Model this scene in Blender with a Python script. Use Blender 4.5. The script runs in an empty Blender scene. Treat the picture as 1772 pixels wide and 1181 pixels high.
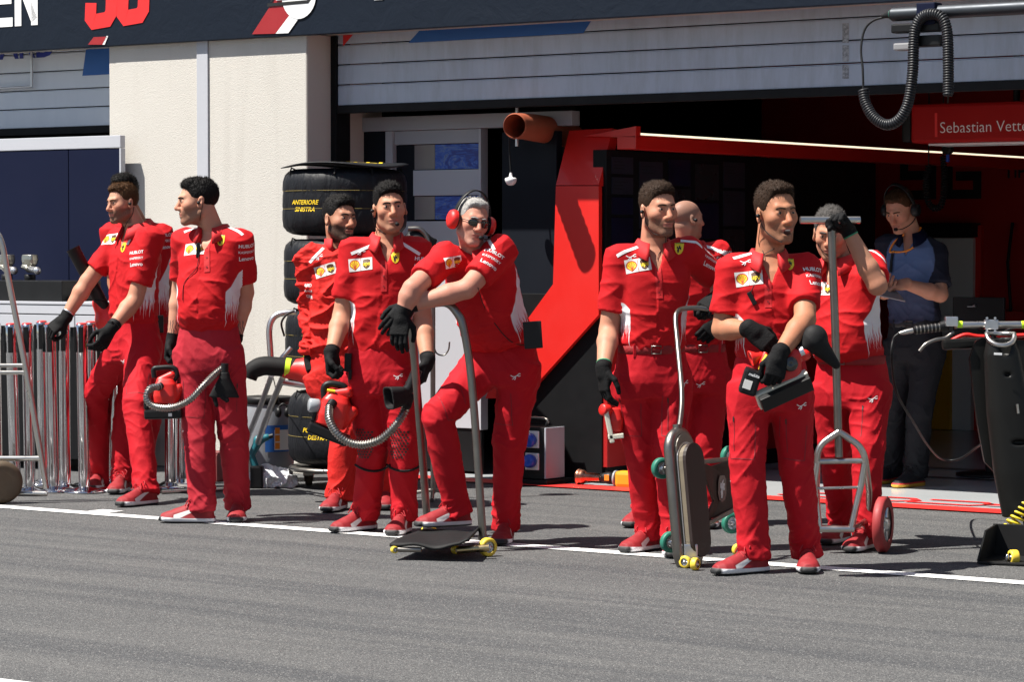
import bpy, bmesh, math, random, time
import numpy as np
from mathutils import Vector, Matrix
from mathutils.bvhtree import BVHTree
SC = bpy.context.scene
COL = SC.collection
R = math.radians
# ------------------------------------------------------------------ camera, sky, sun, exposure
F_PX, CAM_H = 4880.0, 1.39
PITCH = math.atan((590.5 - 430) / F_PX)
cam = bpy.data.cameras.new('camera'); camo = bpy.data.objects.new('camera', cam); COL.objects.link(camo)
cam.sensor_width = 36; cam.lens = F_PX / 1772 * 36; cam.clip_end = 3000; cam.clip_start = .1
camo.location = (0, 0, CAM_H); camo.rotation_euler = (math.pi / 2 - PITCH, 0, 0)
SC.camera = camo
SUN_EL = R(60); SUN_AZ = math.atan2(-.30, -.954)         # horizontal direction towards the sun (camera side, left)
sdir = Vector((math.cos(SUN_EL) * math.cos(SUN_AZ), math.cos(SUN_EL) * math.sin(SUN_AZ), math.sin(SUN_EL)))
world = bpy.data.worlds.new('World'); SC.world = world; world.use_nodes = True
wn = world.node_tree
sky = wn.nodes.new('ShaderNodeTexSky'); sky.sky_type = 'NISHITA'; sky.sun_disc = False
sky.sun_elevation = SUN_EL; sky.sun_rotation = math.atan2(sdir.x, sdir.y)
wn.links.new(sky.outputs[0], wn.nodes['Background'].inputs[0]); wn.nodes['Background'].inputs[1].default_value = .049
sun = bpy.data.lights.new('sun', 'SUN'); sun.energy = 5.0; sun.angle = R(.5); sun.color = (1, .955, .88)
suno = bpy.data.objects.new('sun', sun); COL.objects.link(suno); suno.rotation_euler = (-sdir).to_track_quat('-Z', 'Y').to_euler()
suno.location = sdir * 60
vs = SC.view_settings; vs.view_transform = 'Standard'; vs.look = 'None'; vs.gamma = 1; vs.exposure = 1.05
SC.cycles.max_bounces = 6; SC.cycles.diffuse_bounces = 3; SC.cycles.glossy_bounces = 4
SC.cycles.use_denoising = True

# ------------------------------------------------------------------ where a pixel of the photograph lies in the place
FWD = Vector((0, math.cos(PITCH), -math.sin(PITCH))); UPV = Vector((0, math.sin(PITCH), math.cos(PITCH))); CP = Vector((0, 0, CAM_H))
def ray(px, py): return Vector((1, 0, 0)) * (px - 886) + UPV * (590.5 - py) + FWD * F_PX
def P(px, py, y):
    r = ray(px, py); return CP + r * (y / r.y)
def G(px, py, z=0.0):
    r = ray(px, py); return CP + r * ((z - CAM_H) / r.z)
BU = Vector((.815, -.579, 0)).normalized(); BN = Vector((-BU.y, BU.x, 0)); BO = Vector((0, 16.38, 0))
def B(s, d, z): return BO + BU * s + BN * d + Vector((0, 0, z))
MB_ = Matrix(((BU.x, BN.x, 0, BO.x), (BU.y, BN.y, 0, BO.y), (0, 0, 1, 0), (0, 0, 0, 1)))    # building frame: along, depth, up
def Wd(px, py, d):
    r = ray(px, py); t = ((BO - CP).dot(BN) + d) / r.dot(BN); q = CP + r * t
    return (q - BO).dot(BU), q.z
def atsphere(px, py, c, L, sg):
    r = ray(px, py).normalized(); oc = CP - c; b = oc.dot(r); q = b * b - (oc.length_squared - L * L)
    t = -b + (sg * math.sqrt(q) if q > 0 and sg else 0)
    return CP + r * t

# ------------------------------------------------------------------ shader helpers
class NT:
    def __init__(s, name):
        s.m = bpy.data.materials.new(name); s.m.use_nodes = True; s.t = s.m.node_tree
        s.b = s.t.nodes['Principled BSDF']
    def n(s, typ, **k):
        o = s.t.nodes.new(typ)
        for a, v in k.items(): setattr(o, a, v)
        return o
    def put(s, sock, v):
        if hasattr(v, 'is_output'): s.t.links.new(v, sock)
        elif v is not None:
            if isinstance(v, (tuple, list)) and len(v) == 3 and sock.type == 'RGBA': v = (*v, 1)
            sock.default_value = v
    def m_(s, op, a, b=None, c=None, clamp=False):
        o = s.n('ShaderNodeMath', operation=op, use_clamp=clamp); s.put(o.inputs[0], a)
        if b is not None: s.put(o.inputs[1], b)
        if c is not None: s.put(o.inputs[2], c)
        return o.outputs[0]
    def step(s, x, e, w=.01):      # 0 below e, 1 above, over a width w
        o = s.n('ShaderNodeMapRange'); s.put(o.inputs[0], x); s.put(o.inputs[1], s.m_('SUBTRACT', e, w / 2) if hasattr(e, 'is_output') else e - w / 2)
        s.put(o.inputs[2], s.m_('ADD', e, w / 2) if hasattr(e, 'is_output') else e + w / 2); return o.outputs[0]
    def mul(s, *a):
        r = a[0]
        for x in a[1:]: r = s.m_('MULTIPLY', r, x)
        return r
    def inv(s, a): return s.m_('SUBTRACT', 1.0, a)
    def mix(s, f, a, b):
        o = s.n('ShaderNodeMix', data_type='RGBA'); s.put(o.inputs[0], f); s.put(o.inputs[6], a); s.put(o.inputs[7], b); return o.outputs[2]
    def noise(s, scale, detail=3, vec=None, rough=.5, dist=0):
        o = s.n('ShaderNodeTexNoise'); s.put(o.inputs['Scale'], scale); s.put(o.inputs['Detail'], detail); s.put(o.inputs['Roughness'], rough); s.put(o.inputs['Distortion'], dist)
        if vec is not None: s.put(o.inputs['Vector'], vec)
        return o.outputs[0]
    def obj(s, scale=None):
        o = s.n('ShaderNodeTexCoord').outputs['Object']
        if scale:
            mp = s.n('ShaderNodeMapping'); s.put(mp.inputs[0], o); mp.inputs['Scale'].default_value = scale; o = mp.outputs[0]
        return o
    def attr(s, name='loc'):
        a = s.n('ShaderNodeAttribute', attribute_name=name); x = s.n('ShaderNodeSeparateXYZ'); s.put(x.inputs[0], a.outputs['Vector'])
        return x.outputs[0], x.outputs[1], x.outputs[2], a.outputs['Vector']
    def ramp(s, f, *st):
        o = s.n('ShaderNodeValToRGB'); e = o.color_ramp.elements
        while len(e) < len(st): e.new(.5)
        for k, (p, c) in enumerate(st): e[k].position = p; e[k].color = (*c, 1) if len(c) == 3 else c
        s.put(o.inputs[0], f); return o.outputs[0]
    def bump(s, h, strength=.3, dist=.01):
        o = s.n('ShaderNodeBump'); s.put(o.inputs['Height'], h); o.inputs['Strength'].default_value = strength; o.inputs['Distance'].default_value = dist
        s.put(s.b.inputs['Normal'], o.outputs[0])
    def set(s, **k):
        for a, v in k.items(): s.put(s.b.inputs[{'col': 'Base Color', 'rough': 'Roughness', 'metal': 'Metallic', 'spec': 'Specular IOR Level', 'coat': 'Coat Weight', 'sheen': 'Sheen Weight', 'sss': 'Subsurface Weight', 'trans': 'Transmission Weight', 'alpha': 'Alpha'}[a]], v)
        return s.m
M = {}
def simple(name, col, rough=.5, metal=0, var=.12, vscale=6, bump=0, bscale=80, spec=.5, coat=0):
    t = NT(name)
    nz = t.noise(vscale, 4, t.obj())
    c = t.mix(nz, tuple(x * (1 - var) for x in col), tuple(min(1, x * (1 + var)) for x in col))
    t.set(col=c, metal=metal, spec=spec, coat=coat)
    t.set(rough=t.m_('MULTIPLY_ADD', t.noise(vscale * 2.3, 3, t.obj()), .25, rough - .12) if rough > .15 else rough)
    if bump: t.bump(t.noise(bscale, 3, t.obj()), bump, .004)
    M[name] = t.m; return t.m
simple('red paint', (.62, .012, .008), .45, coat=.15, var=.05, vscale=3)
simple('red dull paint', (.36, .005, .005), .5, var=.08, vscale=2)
simple('red sign', (.33, .004, .004), .55, var=.05, vscale=2, spec=.25)
simple('black plastic', (.0065, .0065, .0072), .45, bump=.1, spec=.3)
simple('black rubber', (.0075, .0075, .008), .7, bump=.15, bscale=120, spec=.25)
simple('black panel', (.0035, .0037, .0045), .6, spec=.2)
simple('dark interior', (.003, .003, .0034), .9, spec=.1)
simple('steel', (.52, .50, .47), .30, 1, var=.12, bump=.03)
simple('dull steel', (.24, .225, .205), .38, 1, var=.25, vscale=9, bump=.05)
simple('alloy', (.60, .60, .62), .34, 1, var=.08)
simple('chrome', (.60, .60, .62), .09, 1, var=.03)
simple('copper', (.55, .25, .16), .24, 1, var=.2, vscale=14)
simple('white plastic', (.72, .72, .72), .4, var=.04)
simple('cream plastic', (.66, .63, .52), .45, var=.04)
simple('grey panel', (.36, .37, .41), .45, var=.03, vscale=2)
simple('light grey panel', (.43, .44, .475), .4, var=.03, vscale=2)
simple('navy panel', (.0042, .0068, .025), .55, var=.1, vscale=1.5, spec=.14)
simple('dark navy panel', (.0035, .0052, .010), .6, var=.08, vscale=1.5, spec=.2)
simple('yellow rubber', (.75, .55, .05), .5, var=.1, vscale=20)
simple('orange yellow', (.62, .30, .01), .5, var=.1)
simple('green rubber', (.02, .16, .11), .5)
simple('red rubber', (.30, .028, .03), .6, var=.2, vscale=20)
simple('tan rubber', (.075, .050, .028), .7, var=.2, vscale=20)
simple('blue plastic', (.02, .07, .45), .4)
simple('teal plastic', (.01, .12, .15), .4)
simple('lime tape', (.55, .85, .02), .5)
simple('white print', (.80, .80, .80), .55, var=.02)
simple('yellow print', (.85, .58, .02), .5, var=.03)
simple('red print', (.70, .02, .02), .5, var=.03)
simple('blue print', (.01, .10, .36), .5, var=.05)
simple('black print', (.01, .01, .01), .5)
simple('brown print', (.10, .045, .015), .5)
simple('orange print', (.8, .25, .02), .5)
simple('grey print', (.28, .28, .29), .5)
simple('dim yellow thread', (.20, .15, .03), .7)
simple('grey drum', (.20, .21, .23), .5, var=.2, vscale=5)
simple('dull red box', (.16, .035, .035), .6)
simple('clear grey', (.30, .32, .34), .2)
simple('cable', (.007, .007, .008), .5, spec=.3)
simple('yellow hose', (.80, .60, .03), .35)
simple('brass', (.55, .42, .22), .3, 1, var=.2, vscale=30)
t = NT('strip light'); t.set(col=(1, 1, 1)); t.put(t.b.inputs['Emission Color'], (1, .90, .64)); t.b.inputs['Emission Strength'].default_value = .62; M['strip light'] = t.m
# asphalt: grey with pale stone chips, tar streaks along the lane
t = NT('asphalt'); o = t.obj()
mp = t.n('ShaderNodeMapping'); t.put(mp.inputs[0], o); mp.vector_type = 'TEXTURE'; mp.inputs['Rotation'].default_value = (0, 0, R(-35.4)); mp.inputs['Scale'].default_value = (3.2, .36, 1)
streak = t.noise(1.6, 6, mp.outputs[0], .62, .3); patch = t.noise(.9, 4, o)
mp2 = t.n('ShaderNodeMapping'); t.put(mp2.inputs[0], o); mp2.vector_type = 'TEXTURE'; mp2.inputs['Rotation'].default_value = (0, 0, R(-37.5)); mp2.inputs['Scale'].default_value = (7, .30, 1)
tyre = t.step(t.noise(1.3, 4, mp2.outputs[0], .55, .35), .55, .18)
vor = t.n('ShaderNodeTexVoronoi'); t.put(vor.inputs['Vector'], o); vor.inputs['Scale'].default_value = 210
cell = t.n('ShaderNodeSeparateXYZ'); t.put(cell.inputs[0], vor.outputs['Color'])
base = t.mix(t.step(streak, .5, .6), (.054, .057, .062), (.130, .128, .125))
base = t.mix(t.m_('MULTIPLY', t.step(patch, .5, .5), .45), base, (.088, .087, .085))
base = t.mix(t.m_('MULTIPLY', tyre, .55), base, (.042, .045, .051))
base = t.mix(t.m_('MULTIPLY', t.step(cell.outputs[0], .90, .06), .6), base, (.26, .255, .245))
base = t.mix(t.m_('MULTIPLY', t.inv(t.step(cell.outputs[1], .22, .06)), .7), base, (.030, .030, .032))
t.set(col=base, rough=.82, spec=.3)
t.bump(t.m_('ADD', t.mul(vor.outputs['Distance'], -1.0), t.noise(240, 2, o)), .55, .006); M['asphalt'] = t.m
# road paint, worn
t = NT('road paint'); o = t.obj(); w = t.step(t.noise(30, 6, o, .75), .42, .12)
t.set(col=t.mix(w, (.20, .195, .19), (.74, .74, .73)), rough=.65); t.bump(t.noise(200, 2, o), .3, .003); M['road paint'] = t.m
t = NT('red line paint'); o = t.obj(); w = t.step(t.noise(24, 5, o, .7), .30, .12)
t.set(col=t.mix(w, (.25, .06, .05), (.58, .025, .02)), rough=.5); M['red line paint'] = t.m
t = NT('epoxy floor'); o = t.obj(); t.set(col=t.mix(t.noise(3, 4, o), (.40, .425, .44), (.48, .50, .515)), rough=.18, spec=.6); M['epoxy floor'] = t.m
# rough cream render
t = NT('cream render'); o = t.obj()
n1 = t.noise(190, 2, o, .5); n2 = t.noise(2.0, 5, t.obj((1, 1, .35)), .6)
dr = t.noise(5, 5, t.obj((1.2, 1.2, .07)), .65); cw = t.mix(n2, (.52, .495, .45), (.595, .57, .525)); t.set(col=t.mix(t.m_('MULTIPLY', t.step(dr, .60, .16), .22), cw, (.36, .335, .30)), rough=.9, spec=.2); t.bump(t.m_('ADD', n1, t.noise(260, 2, o)), .55, .005); M['cream render'] = t.m
simple('smooth cream', (.52, .47, .42), .8, var=.05, vscale=2, bump=.1)
# shutter: painted aluminium, dusty
t = NT('shutter paint'); o = t.obj(); st = t.noise(3, 5, t.obj((2.2, 1, .5)), .65)
gr = t.noise(7, 6, t.obj((1.5, 1.5, .25)), .75); t.set(col=t.mix(t.m_('MULTIPLY', t.step(gr, .56, .2), .35), t.mix(st, (.37, .41, .49), (.50, .545, .63)), (.27, .275, .29)), rough=.42); t.bump(t.noise(60, 3, o), .05, .003); M['shutter paint'] = t.m
t = NT('skylit shutter paint'); o = t.obj(); st = t.noise(3, 5, t.obj((2.2, 1, .5)), .65)  # same shutter paint, lightened to stand for sky and ground light on it
t.set(col=t.mix(st, (.56, .60, .67), (.70, .74, .80)), rough=.42); M['skylit shutter paint'] = t.m
t = NT('banner vinyl'); o = t.obj(); t.set(col=(.0045, .0088, .018), rough=.5, spec=.22); t.bump(t.noise(6, 5, o, .65, .6), .30, .02); M['banner vinyl'] = t.m
t = NT('tyre blanket'); o = t.obj(); t.set(col=t.mix(t.noise(5, 4, o), (.0040, .0045, .0065), (.0075, .0085, .0115)), rough=.55, spec=.28); t.bump(t.noise(9, 4, t.obj((2, 2, .6)), .6, 1.0), .55, .02); M['tyre blanket'] = t.m
t = NT('blue mural'); o = t.obj(); t.set(col=t.ramp(t.noise(5, 5, t.obj((1, 1, 3)), .7, 2.5), (.40, (.01, .03, .25)), (.52, (.02, .10, .50)), (.60, (.12, .20, .42)), (.68, (.015, .03, .2))), rough=.4); M['blue mural'] = t.m
t = NT('clear plastic bag'); o = t.obj(); t.set(col=(.75, .76, .78), rough=.3); t.bump(t.noise(14, 4, o, .6, 1.5), 1, .03); M['clear plastic bag'] = t.m
t = NT('orange duct'); o = t.obj(); t.set(col=t.mix(t.noise(9, 3, o), (.27, .065, .030), (.36, .095, .045)), rough=.55); M['orange duct'] = t.m

simple('worn ply', (.16, .13, .09), .7, var=.25, vscale=18)
t = NT('worn brown board'); o = t.obj(); n = t.noise(14, 6, t.obj((1, 1, .25)), .7); t.set(col=t.mix(n, (.010, .006, .005), (.038, .023, .020)), rough=t.m_('MULTIPLY_ADD', n, .3, .3)); t.bump(n, .25, .004); M['worn brown board'] = t.m
simple('brown metal', (.055, .034, .028), .45, .5, var=.3, vscale=14)
simple('shield window', (.10, .03, .03), .15, var=.6, vscale=22)
t = NT('carbon'); o = t.obj(); w_ = t.n('ShaderNodeTexChecker'); t.put(w_.inputs['Vector'], o); w_.inputs['Scale'].default_value = 260; t.set(col=t.mix(w_.outputs[1], (.006, .006, .006), (.012, .012, .011)), rough=.42, spec=.2, coat=.05); t.bump(t.noise(30, 3, o), .05, .003); M['carbon'] = t.m
t = NT('ribbed steel'); t.set(col=(.30, .29, .27), rough=.32, metal=1); M['ribbed steel'] = t.m
simple('black sheet', (.006, .006, .0065), .6, spec=.3)
simple('dull dark metal', (.045, .05, .058), .45, .7, var=.25, vscale=7)
simple('grey plastic', (.22, .22, .23), .5)
simple('dark red print', (.30, .012, .016), .5)
simple('cable grey', (.013, .014, .017), .42, spec=.35)
# ------------------------------------------------------------------ mesh helpers
def tag(o, label=None, cat=None, group=None, kind=None):
    if label: o['label'] = label
    if cat: o['category'] = cat
    if group: o['group'] = group
    if kind: o['kind'] = kind
    return o
def empty(name, loc, label, cat, group=None):
    o = bpy.data.objects.new(name, None); COL.objects.link(o); o.location = loc; o.empty_display_size = .1
    return tag(o, label, cat, group)
def kids(o): return [c for c in COL.objects if c.parent == o]
def copy_tree(o, parent=None):
    c = o.copy(); COL.objects.link(c)
    if parent: c.parent = parent
    for ch in kids(o): copy_tree(ch, c)
    return c
def mobj(name, v, f, mats, parent=None, origin=(0, 0, 0), mi=None, smooth=True, loc=None):
    """link one mesh object; v in world coordinates, origin = where its (and its parent's) origin lies"""
    me = bpy.data.meshes.new(name)
    v = np.asarray(v, dtype=float).reshape(-1, 3) - np.array(origin)
    me.from_pydata(v.tolist(), [], f if isinstance(f, list) else f.tolist())
    for m in (mats if isinstance(mats, (list, tuple)) else [mats]): me.materials.append(M[m] if isinstance(m, str) else m)
    if mi is not None: me.polygons.foreach_set('material_index', np.asarray(mi, dtype=np.int32))
    sm = np.ones(len(me.polygons), bool) if smooth is True else (np.zeros(len(me.polygons), bool) if smooth is False else np.asarray(smooth, bool))
    me.polygons.foreach_set('use_smooth', sm)
    if loc is not None:
        a = me.attributes.new('loc', 'FLOAT_VECTOR', 'POINT'); a.data.foreach_set('vector', np.asarray(loc, dtype=np.float32).ravel())
    me.update()
    o = bpy.data.objects.new(name, me); COL.objects.link(o)
    if parent is not None: o.parent = parent
    else: o.location = origin
    return o
def frame(zdir, xhint=(1, 0, 0)):
    z = Vector(zdir).normalized(); x = Vector(xhint); x = (x - z * x.dot(z))
    if x.length < 1e-4: x = Vector((0, 1, 0)) - z * z.y
    x.normalize(); y = z.cross(x); return x, y, z
class MB:
    """collects shapes for ONE mesh object"""
    def __init__(s, M4=None): s.v = []; s.f = []; s.mi = []; s.sm = []; s.M = M4; s.mats = []
    def mat(s, m):
        if m not in s.mats: s.mats.append(m)
        return s.mats.index(m)
    def add(s, v, f, m, smooth=False):
        k = len(s.v); M4 = s.M
        s.v += [tuple(M4 @ Vector(p)) if M4 else tuple(p) for p in v]; i = s.mat(m)
        for q in f: s.f.append([a + k for a in q]); s.mi.append(i); s.sm.append(smooth)
        return s
    def box(s, lo, hi, m, bev=.004, fr=None):
        """lo..hi box; fr = (origin, x, y, z) lays it in that frame"""
        bm = bmesh.new(); bmesh.ops.create_cube(bm, size=1)
        for q in bm.verts: q.co = Vector([lo[k] + (q.co[k] + .5) * (hi[k] - lo[k]) for k in range(3)])
        if bev: bmesh.ops.bevel(bm, geom=bm.edges[:], offset=min(bev, .45 * min(hi[k] - lo[k] for k in range(3))), segments=2, affect='EDGES', profile=.6)
        bmesh.ops.recalc_face_normals(bm, faces=bm.faces[:])
        v = [q.co.copy() for q in bm.verts]; f = [[q.index for q in p.verts] for p in bm.faces]; bm.free()
        if fr: o, x, y, z = [Vector(a) for a in fr]; v = [o + x * p.x + y * p.y + z * p.z for p in v]
        return s.add(v, f, m, False)
    def tube(s, pts, r, m, seg=12, caps=True, closed=False, smooth=True):
        pts = [Vector(p) for p in pts]; n = len(pts); rr = r if isinstance(r, (list, tuple)) else [r] * n
        v = []; x = None
        for i, p in enumerate(pts):
            if closed: d = pts[(i + 1) % n] - pts[i - 1]
            else: d = pts[min(i + 1, n - 1)] - pts[max(i - 1, 0)]
            d.normalize()
            if x is None: x = frame(d, (0, 0, 1) if abs(d.z) < .9 else (1, 0, 0))[0]
            x = (x - d * x.dot(d)).normalized(); y = d.cross(x)
            v += [p + (x * math.cos(a) + y * math.sin(a)) * rr[i] for a in [2 * math.pi * j / seg for j in range(seg)]]
        f = []
        for i in range(n if closed else n - 1):
            a, b = i * seg, ((i + 1) % n) * seg
            f += [[a + j, a + (j + 1) % seg, b + (j + 1) % seg, b + j] for j in range(seg)]
        s.add(v, f, m, smooth)
        if caps and not closed:
            s.add(v[:seg], [list(range(seg))[::-1]], m, False); s.add(v[-seg:], [list(range(seg))], m, False)
        return s
    def lathe(s, prof, m, o=(0, 0, 0), ax=(0, 0, 1), seg=28, smooth=True, xh=(1, 0, 0), caps=True):
        """prof = [(radius, height)] round the axis ax through o"""
        x, y, z = frame(ax, xh); o = Vector(o)
        v = [o + z * h + (x * math.cos(2 * math.pi * j / seg) + y * math.sin(2 * math.pi * j / seg)) * r for r, h in prof for j in range(seg)]
        f = [[i * seg + j, i * seg + (j + 1) % seg, (i + 1) * seg + (j + 1) % seg, (i + 1) * seg + j] for i in range(len(prof) - 1) for j in range(seg)]
        s.add(v, f, m, smooth)
        if caps:
            if prof[0][0] > 1e-4: s.add(v[:seg], [list(range(seg))[::-1]], m, False)
            if prof[-1][0] > 1e-4: s.add(v[-seg:], [list(range(seg))], m, False)
        return s
    def prism(s, poly, depth, m, o=(0, 0, 0), x=(1, 0, 0), y=(0, 0, 1), smooth=False):
        """2-D outline (counter-clockwise) in the frame o,x,y pushed back along -x cross y by depth"""
        o, x, y = Vector(o), Vector(x), Vector(y); z = x.cross(y).normalized(); n = len(poly)
        a = [o + x * p[0] + y * p[1] for p in poly]; b = [p - z * depth for p in a]
        s.add(a + b, [list(range(n)), list(range(n, 2 * n))[::-1]], m, False)
        s.add(a + b, [[i, i + n, (i + 1) % n + n, (i + 1) % n] for i in range(n)], m, smooth)
        return s
    def flat(s, v2, f, m, o, x, y):
        o, x, y = Vector(o), Vector(x), Vector(y)
        return s.add([o + x * p[0] + y * p[1] for p in v2], f, m)
    def build(s, name, parent=None, origin=None):
        og = tuple(origin) if origin is not None else (tuple(parent_origin(parent)) if parent else (0, 0, 0))
        return mobj(name, s.v, s.f, s.mats, parent, og, s.mi, s.sm)
def parent_origin(p):
    o = Vector((0, 0, 0))
    while p is not None: o = o + p.location; p = p.parent
    return o
def base_of(mb): # lowest middle point of the collected shapes
    a = np.array(mb.v); return (float(a[:, 0].mean()), float(a[:, 1].mean()), float(a[:, 2].min()))
def text2d(s, size=1, bold=0, shear=0, align='CENTER', sx=1):
    cu = bpy.data.curves.new('t', 'FONT'); cu.body = s; cu.size = size; cu.offset = bold * size; cu.shear = shear; cu.align_x = align; cu.align_y = 'CENTER'
    cu.resolution_u = 3
    ob = bpy.data.objects.new('t', cu); COL.objects.link(ob)
    dg = bpy.context.evaluated_depsgraph_get(); me = bpy.data.meshes.new_from_object(ob.evaluated_get(dg))
    v = [(p.co.x * sx, p.co.y) for p in me.vertices]; f = [list(p.vertices) for p in me.polygons]
    bpy.data.objects.remove(ob); bpy.data.curves.remove(cu); bpy.data.meshes.remove(me)
    return v, f
def stroke2d(lines, w):
    v, f = [], []
    for L in lines:
        L = [Vector(p) for p in L]; n = len(L); k = len(v)
        for i, p in enumerate(L):
            d0 = (L[i] - L[i - 1]).normalized() if i else (L[1] - L[0]).normalized()
            d1 = (L[i + 1] - L[i]).normalized() if i < n - 1 else d0
            t_ = (d0 + d1).normalized(); nn = Vector((-t_.y, t_.x)); c = max(.5, nn.dot(Vector((-d0.y, d0.x))))
            v += [tuple(p + nn * w / 2 / c), tuple(p - nn * w / 2 / c)]
        f += [[k + 2 * i + 1, k + 2 * i + 3, k + 2 * i + 2, k + 2 * i] for i in range(n - 1)]
    return v, f
def poly2d(p): return list(p), [list(range(len(p)))]
def circ2d(r, n=20, c=(0, 0), sy=1): return poly2d([(c[0] + r * math.cos(2 * math.pi * i / n), c[1] + sy * r * math.sin(2 * math.pi * i / n)) for i in range(n)])
def arc(c, r, a0, a1, n, x=(1, 0, 0), y=(0, 0, 1)):
    c, x, y = Vector(c), Vector(x), Vector(y)
    return [c + x * r * math.cos(R(a0 + (a1 - a0) * i / n)) + y * r * math.sin(R(a0 + (a1 - a0) * i / n)) for i in range(n + 1)]
def smooth_path(pts, n=8):
    pts = [Vector(p) for p in pts]; q = [pts[0] * 2 - pts[1]] + pts + [pts[-1] * 2 - pts[-2]]; out = []
    for i in range(1, len(q) - 2):
        a, b, c, d = q[i - 1:i + 3]
        for j in range(n):
            t = j / n; out.append(.5 * ((2 * b) + (c - a) * t + (2 * a - 5 * b + 4 * c - d) * t * t + (3 * b - a - 3 * c + d) * t ** 3))
    return out + [pts[-1]]
def coil(path, R_, turns, n=14):
    """a helix of radius R_ round a path"""
    path = [Vector(p) for p in path]; N = turns * n; out = []; x = None
    Ls = [0]
    for a, b in zip(path, path[1:]): Ls.append(Ls[-1] + (b - a).length)
    for i in range(N + 1):
        s = Ls[-1] * i / N; k = min(max(np.searchsorted(Ls, s) - 1, 0), len(path) - 2); t = (s - Ls[k]) / max(1e-9, Ls[k + 1] - Ls[k])
        p = path[k].lerp(path[k + 1], t); d = (path[min(k + 2, len(path) - 1)] - path[max(k - 1, 0)]).normalized()
        if x is None: x = frame(d, (0, .3, 1))[0]
        x = (x - d * x.dot(d)).normalized(); y = d.cross(x); a = 2 * math.pi * i / n
        out.append(p + (x * math.cos(a) + y * math.sin(a)) * R_)
    return out
# ================================================================== THE SETTING
def sheet(name, s0, s1, d0, d1, z, m, kind='structure', label=None):
    v = [B(s0, d0, z), B(s1, d0, z), B(s1, d1, z), B(s0, d1, z)]
    return tag(mobj(name, v, [[0, 1, 2, 3]], m, None, B((s0 + s1) / 2, (d0 + d1) / 2, z), smooth=False), label, None, None, kind)
sheet('ground', -150, 150, -150, 150, 0, 'asphalt', label='grey pit lane asphalt with pale stone chips and dark tyre streaks')
sheet('pit_lane_line', -30, 30, -2.69, -2.57, .004, 'road paint', label='long thin white line painted on the asphalt past everyone\'s feet')
sheet('pit_lane_line', -30, 30, -7.15, -6.935, .004, 'road paint', label='white line cutting the bottom left corner of the asphalt')
sheet('paint_mark', -.93, -.78, -2.56, -2.44, .004, 'road paint', label='short white paint smear beside the pit line near the left')
sheet('garage_floor', -1.95, 7.2, .27, 6.3, .004, 'epoxy floor', label='glossy pale grey garage floor')
sheet('garage_edge_line', -1.5, 7.0, .08, .30, .008, 'red line paint', label='red stripe along the garage threshold')
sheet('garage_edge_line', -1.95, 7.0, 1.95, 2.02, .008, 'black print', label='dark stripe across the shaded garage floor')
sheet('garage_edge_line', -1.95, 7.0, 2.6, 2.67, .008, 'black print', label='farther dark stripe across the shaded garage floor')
m = MB()
for a, b in (((1706, 876), (1790, 858)), ((1730, 888), (1800, 876))):
    p0, p1 = G(*a, .008), G(*b, .008); w = BU * .11
    m.add([p0, p0 + w, p1 + w, p1], [[0, 1, 2, 3]], 'grey print')
tag(m.build('floor_stripe', origin=G(1740, 875)), 'two dark grey slanted stripes on the pale garage floor', None, None, 'structure')
m = MB(MB_)
for s0, w in ((1.55, .34), (1.95, .34), (2.35, .38)):
    v, f = stroke2d([[(s0, .40), (s0 + w, .40), (s0 + w + .08, .50), (s0 + w, .60), (s0 + .05, .60)]], .045)
    m.add([(p[0], p[1], .0085) for p in v], f, 'red print')
v, f = poly2d([(2.78, .44), (3.05, .50), (2.78, .56)]); m.add([(p[0], p[1], .0085) for p in v], f, 'red print')
tag(m.build('floor_marking', origin=B(2, .5, 0)), 'red lettering strokes painted on the garage floor', None, None, 'structure')

# ---- the pit building: wall, pier, fascia
def bthing(name, label, cat, mb, at, group=None):
    return tag(mb.build(name, origin=at), label, cat, group)
pier = MB(MB_).box((-3.185, 0, 0), (-1.541, .75, 2.70), 'cream render', .006)
pier_o = bthing('wall_pier', 'cream rough rendered wall pier between the two garage doors', 'wall', pier, B(-2.36, 0, 0))
MB(MB_).box((-2.424, -.012, .0), (-2.332, 0, 2.70), 'light grey panel', .003).build('trunking', pier_o)
MB(MB_).box((-1.5385, .004, 0), (-1.541, .74, 2.70), 'smooth cream', 0).build('reveal', pier_o)
beam = MB(MB_).box((-14, .02, 2.705), (14, .75, 5.5), 'smooth cream', .006)
bthing('wall_beam', 'pale lintel wall above the garage doors behind the dark banner', 'wall', beam, B(0, .3, 2.7))
m = MB(MB_).box((4.9, 0, 0), (6.5, .75, 2.70), 'cream render', .006)
bthing('wall_pier', 'cream wall pier on the far right of the garage door', 'wall', m, B(5.7, 0, 0))
m = MB(MB_).box((-14, .3, 0), (-6.2, .75, 2.70), 'cream render', .006)
bthing('wall_pier', 'cream wall pier on the far left', 'wall', m, B(-9, 0, 0))
# fascia banner with its print
ban = MB(MB_).box((-9, -.05, 2.69), (9, .012, 3.75), 'banner vinyl', .004)
ban_o = bthing('banner', 'dark navy vinyl banner with white letters and red number above the doors', 'banner', ban, B(0, 0, 2.69))
m = MB(MB_)
def bprint(v2, f, mat, s, z, y=-.054): m.add([(s + p[0], y, z + p[1]) for p in v2], f, mat)
sE = Wd(2, 30, -.05)[0]; zE = Wd(30, 45, -.05)[1]
H_ = .30
v, f = stroke2d([[(.17, 0), (0, 0), (0, H_), (.17, H_)], [(.0, H_ / 2), (.16, H_ / 2)]], .06); bprint(v, f, 'white print', sE - .06, zE + .03)
v, f = stroke2d([[(0, -.03), (0, H_ + .03)], [(0, H_), (.15, 0)], [(.15, -.03), (.15, H_ + .03)]], .06); bprint(v, f, 'white print', sE + .16, zE + .03)
m.build('lettering', ban_o); m = MB(MB_)
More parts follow.
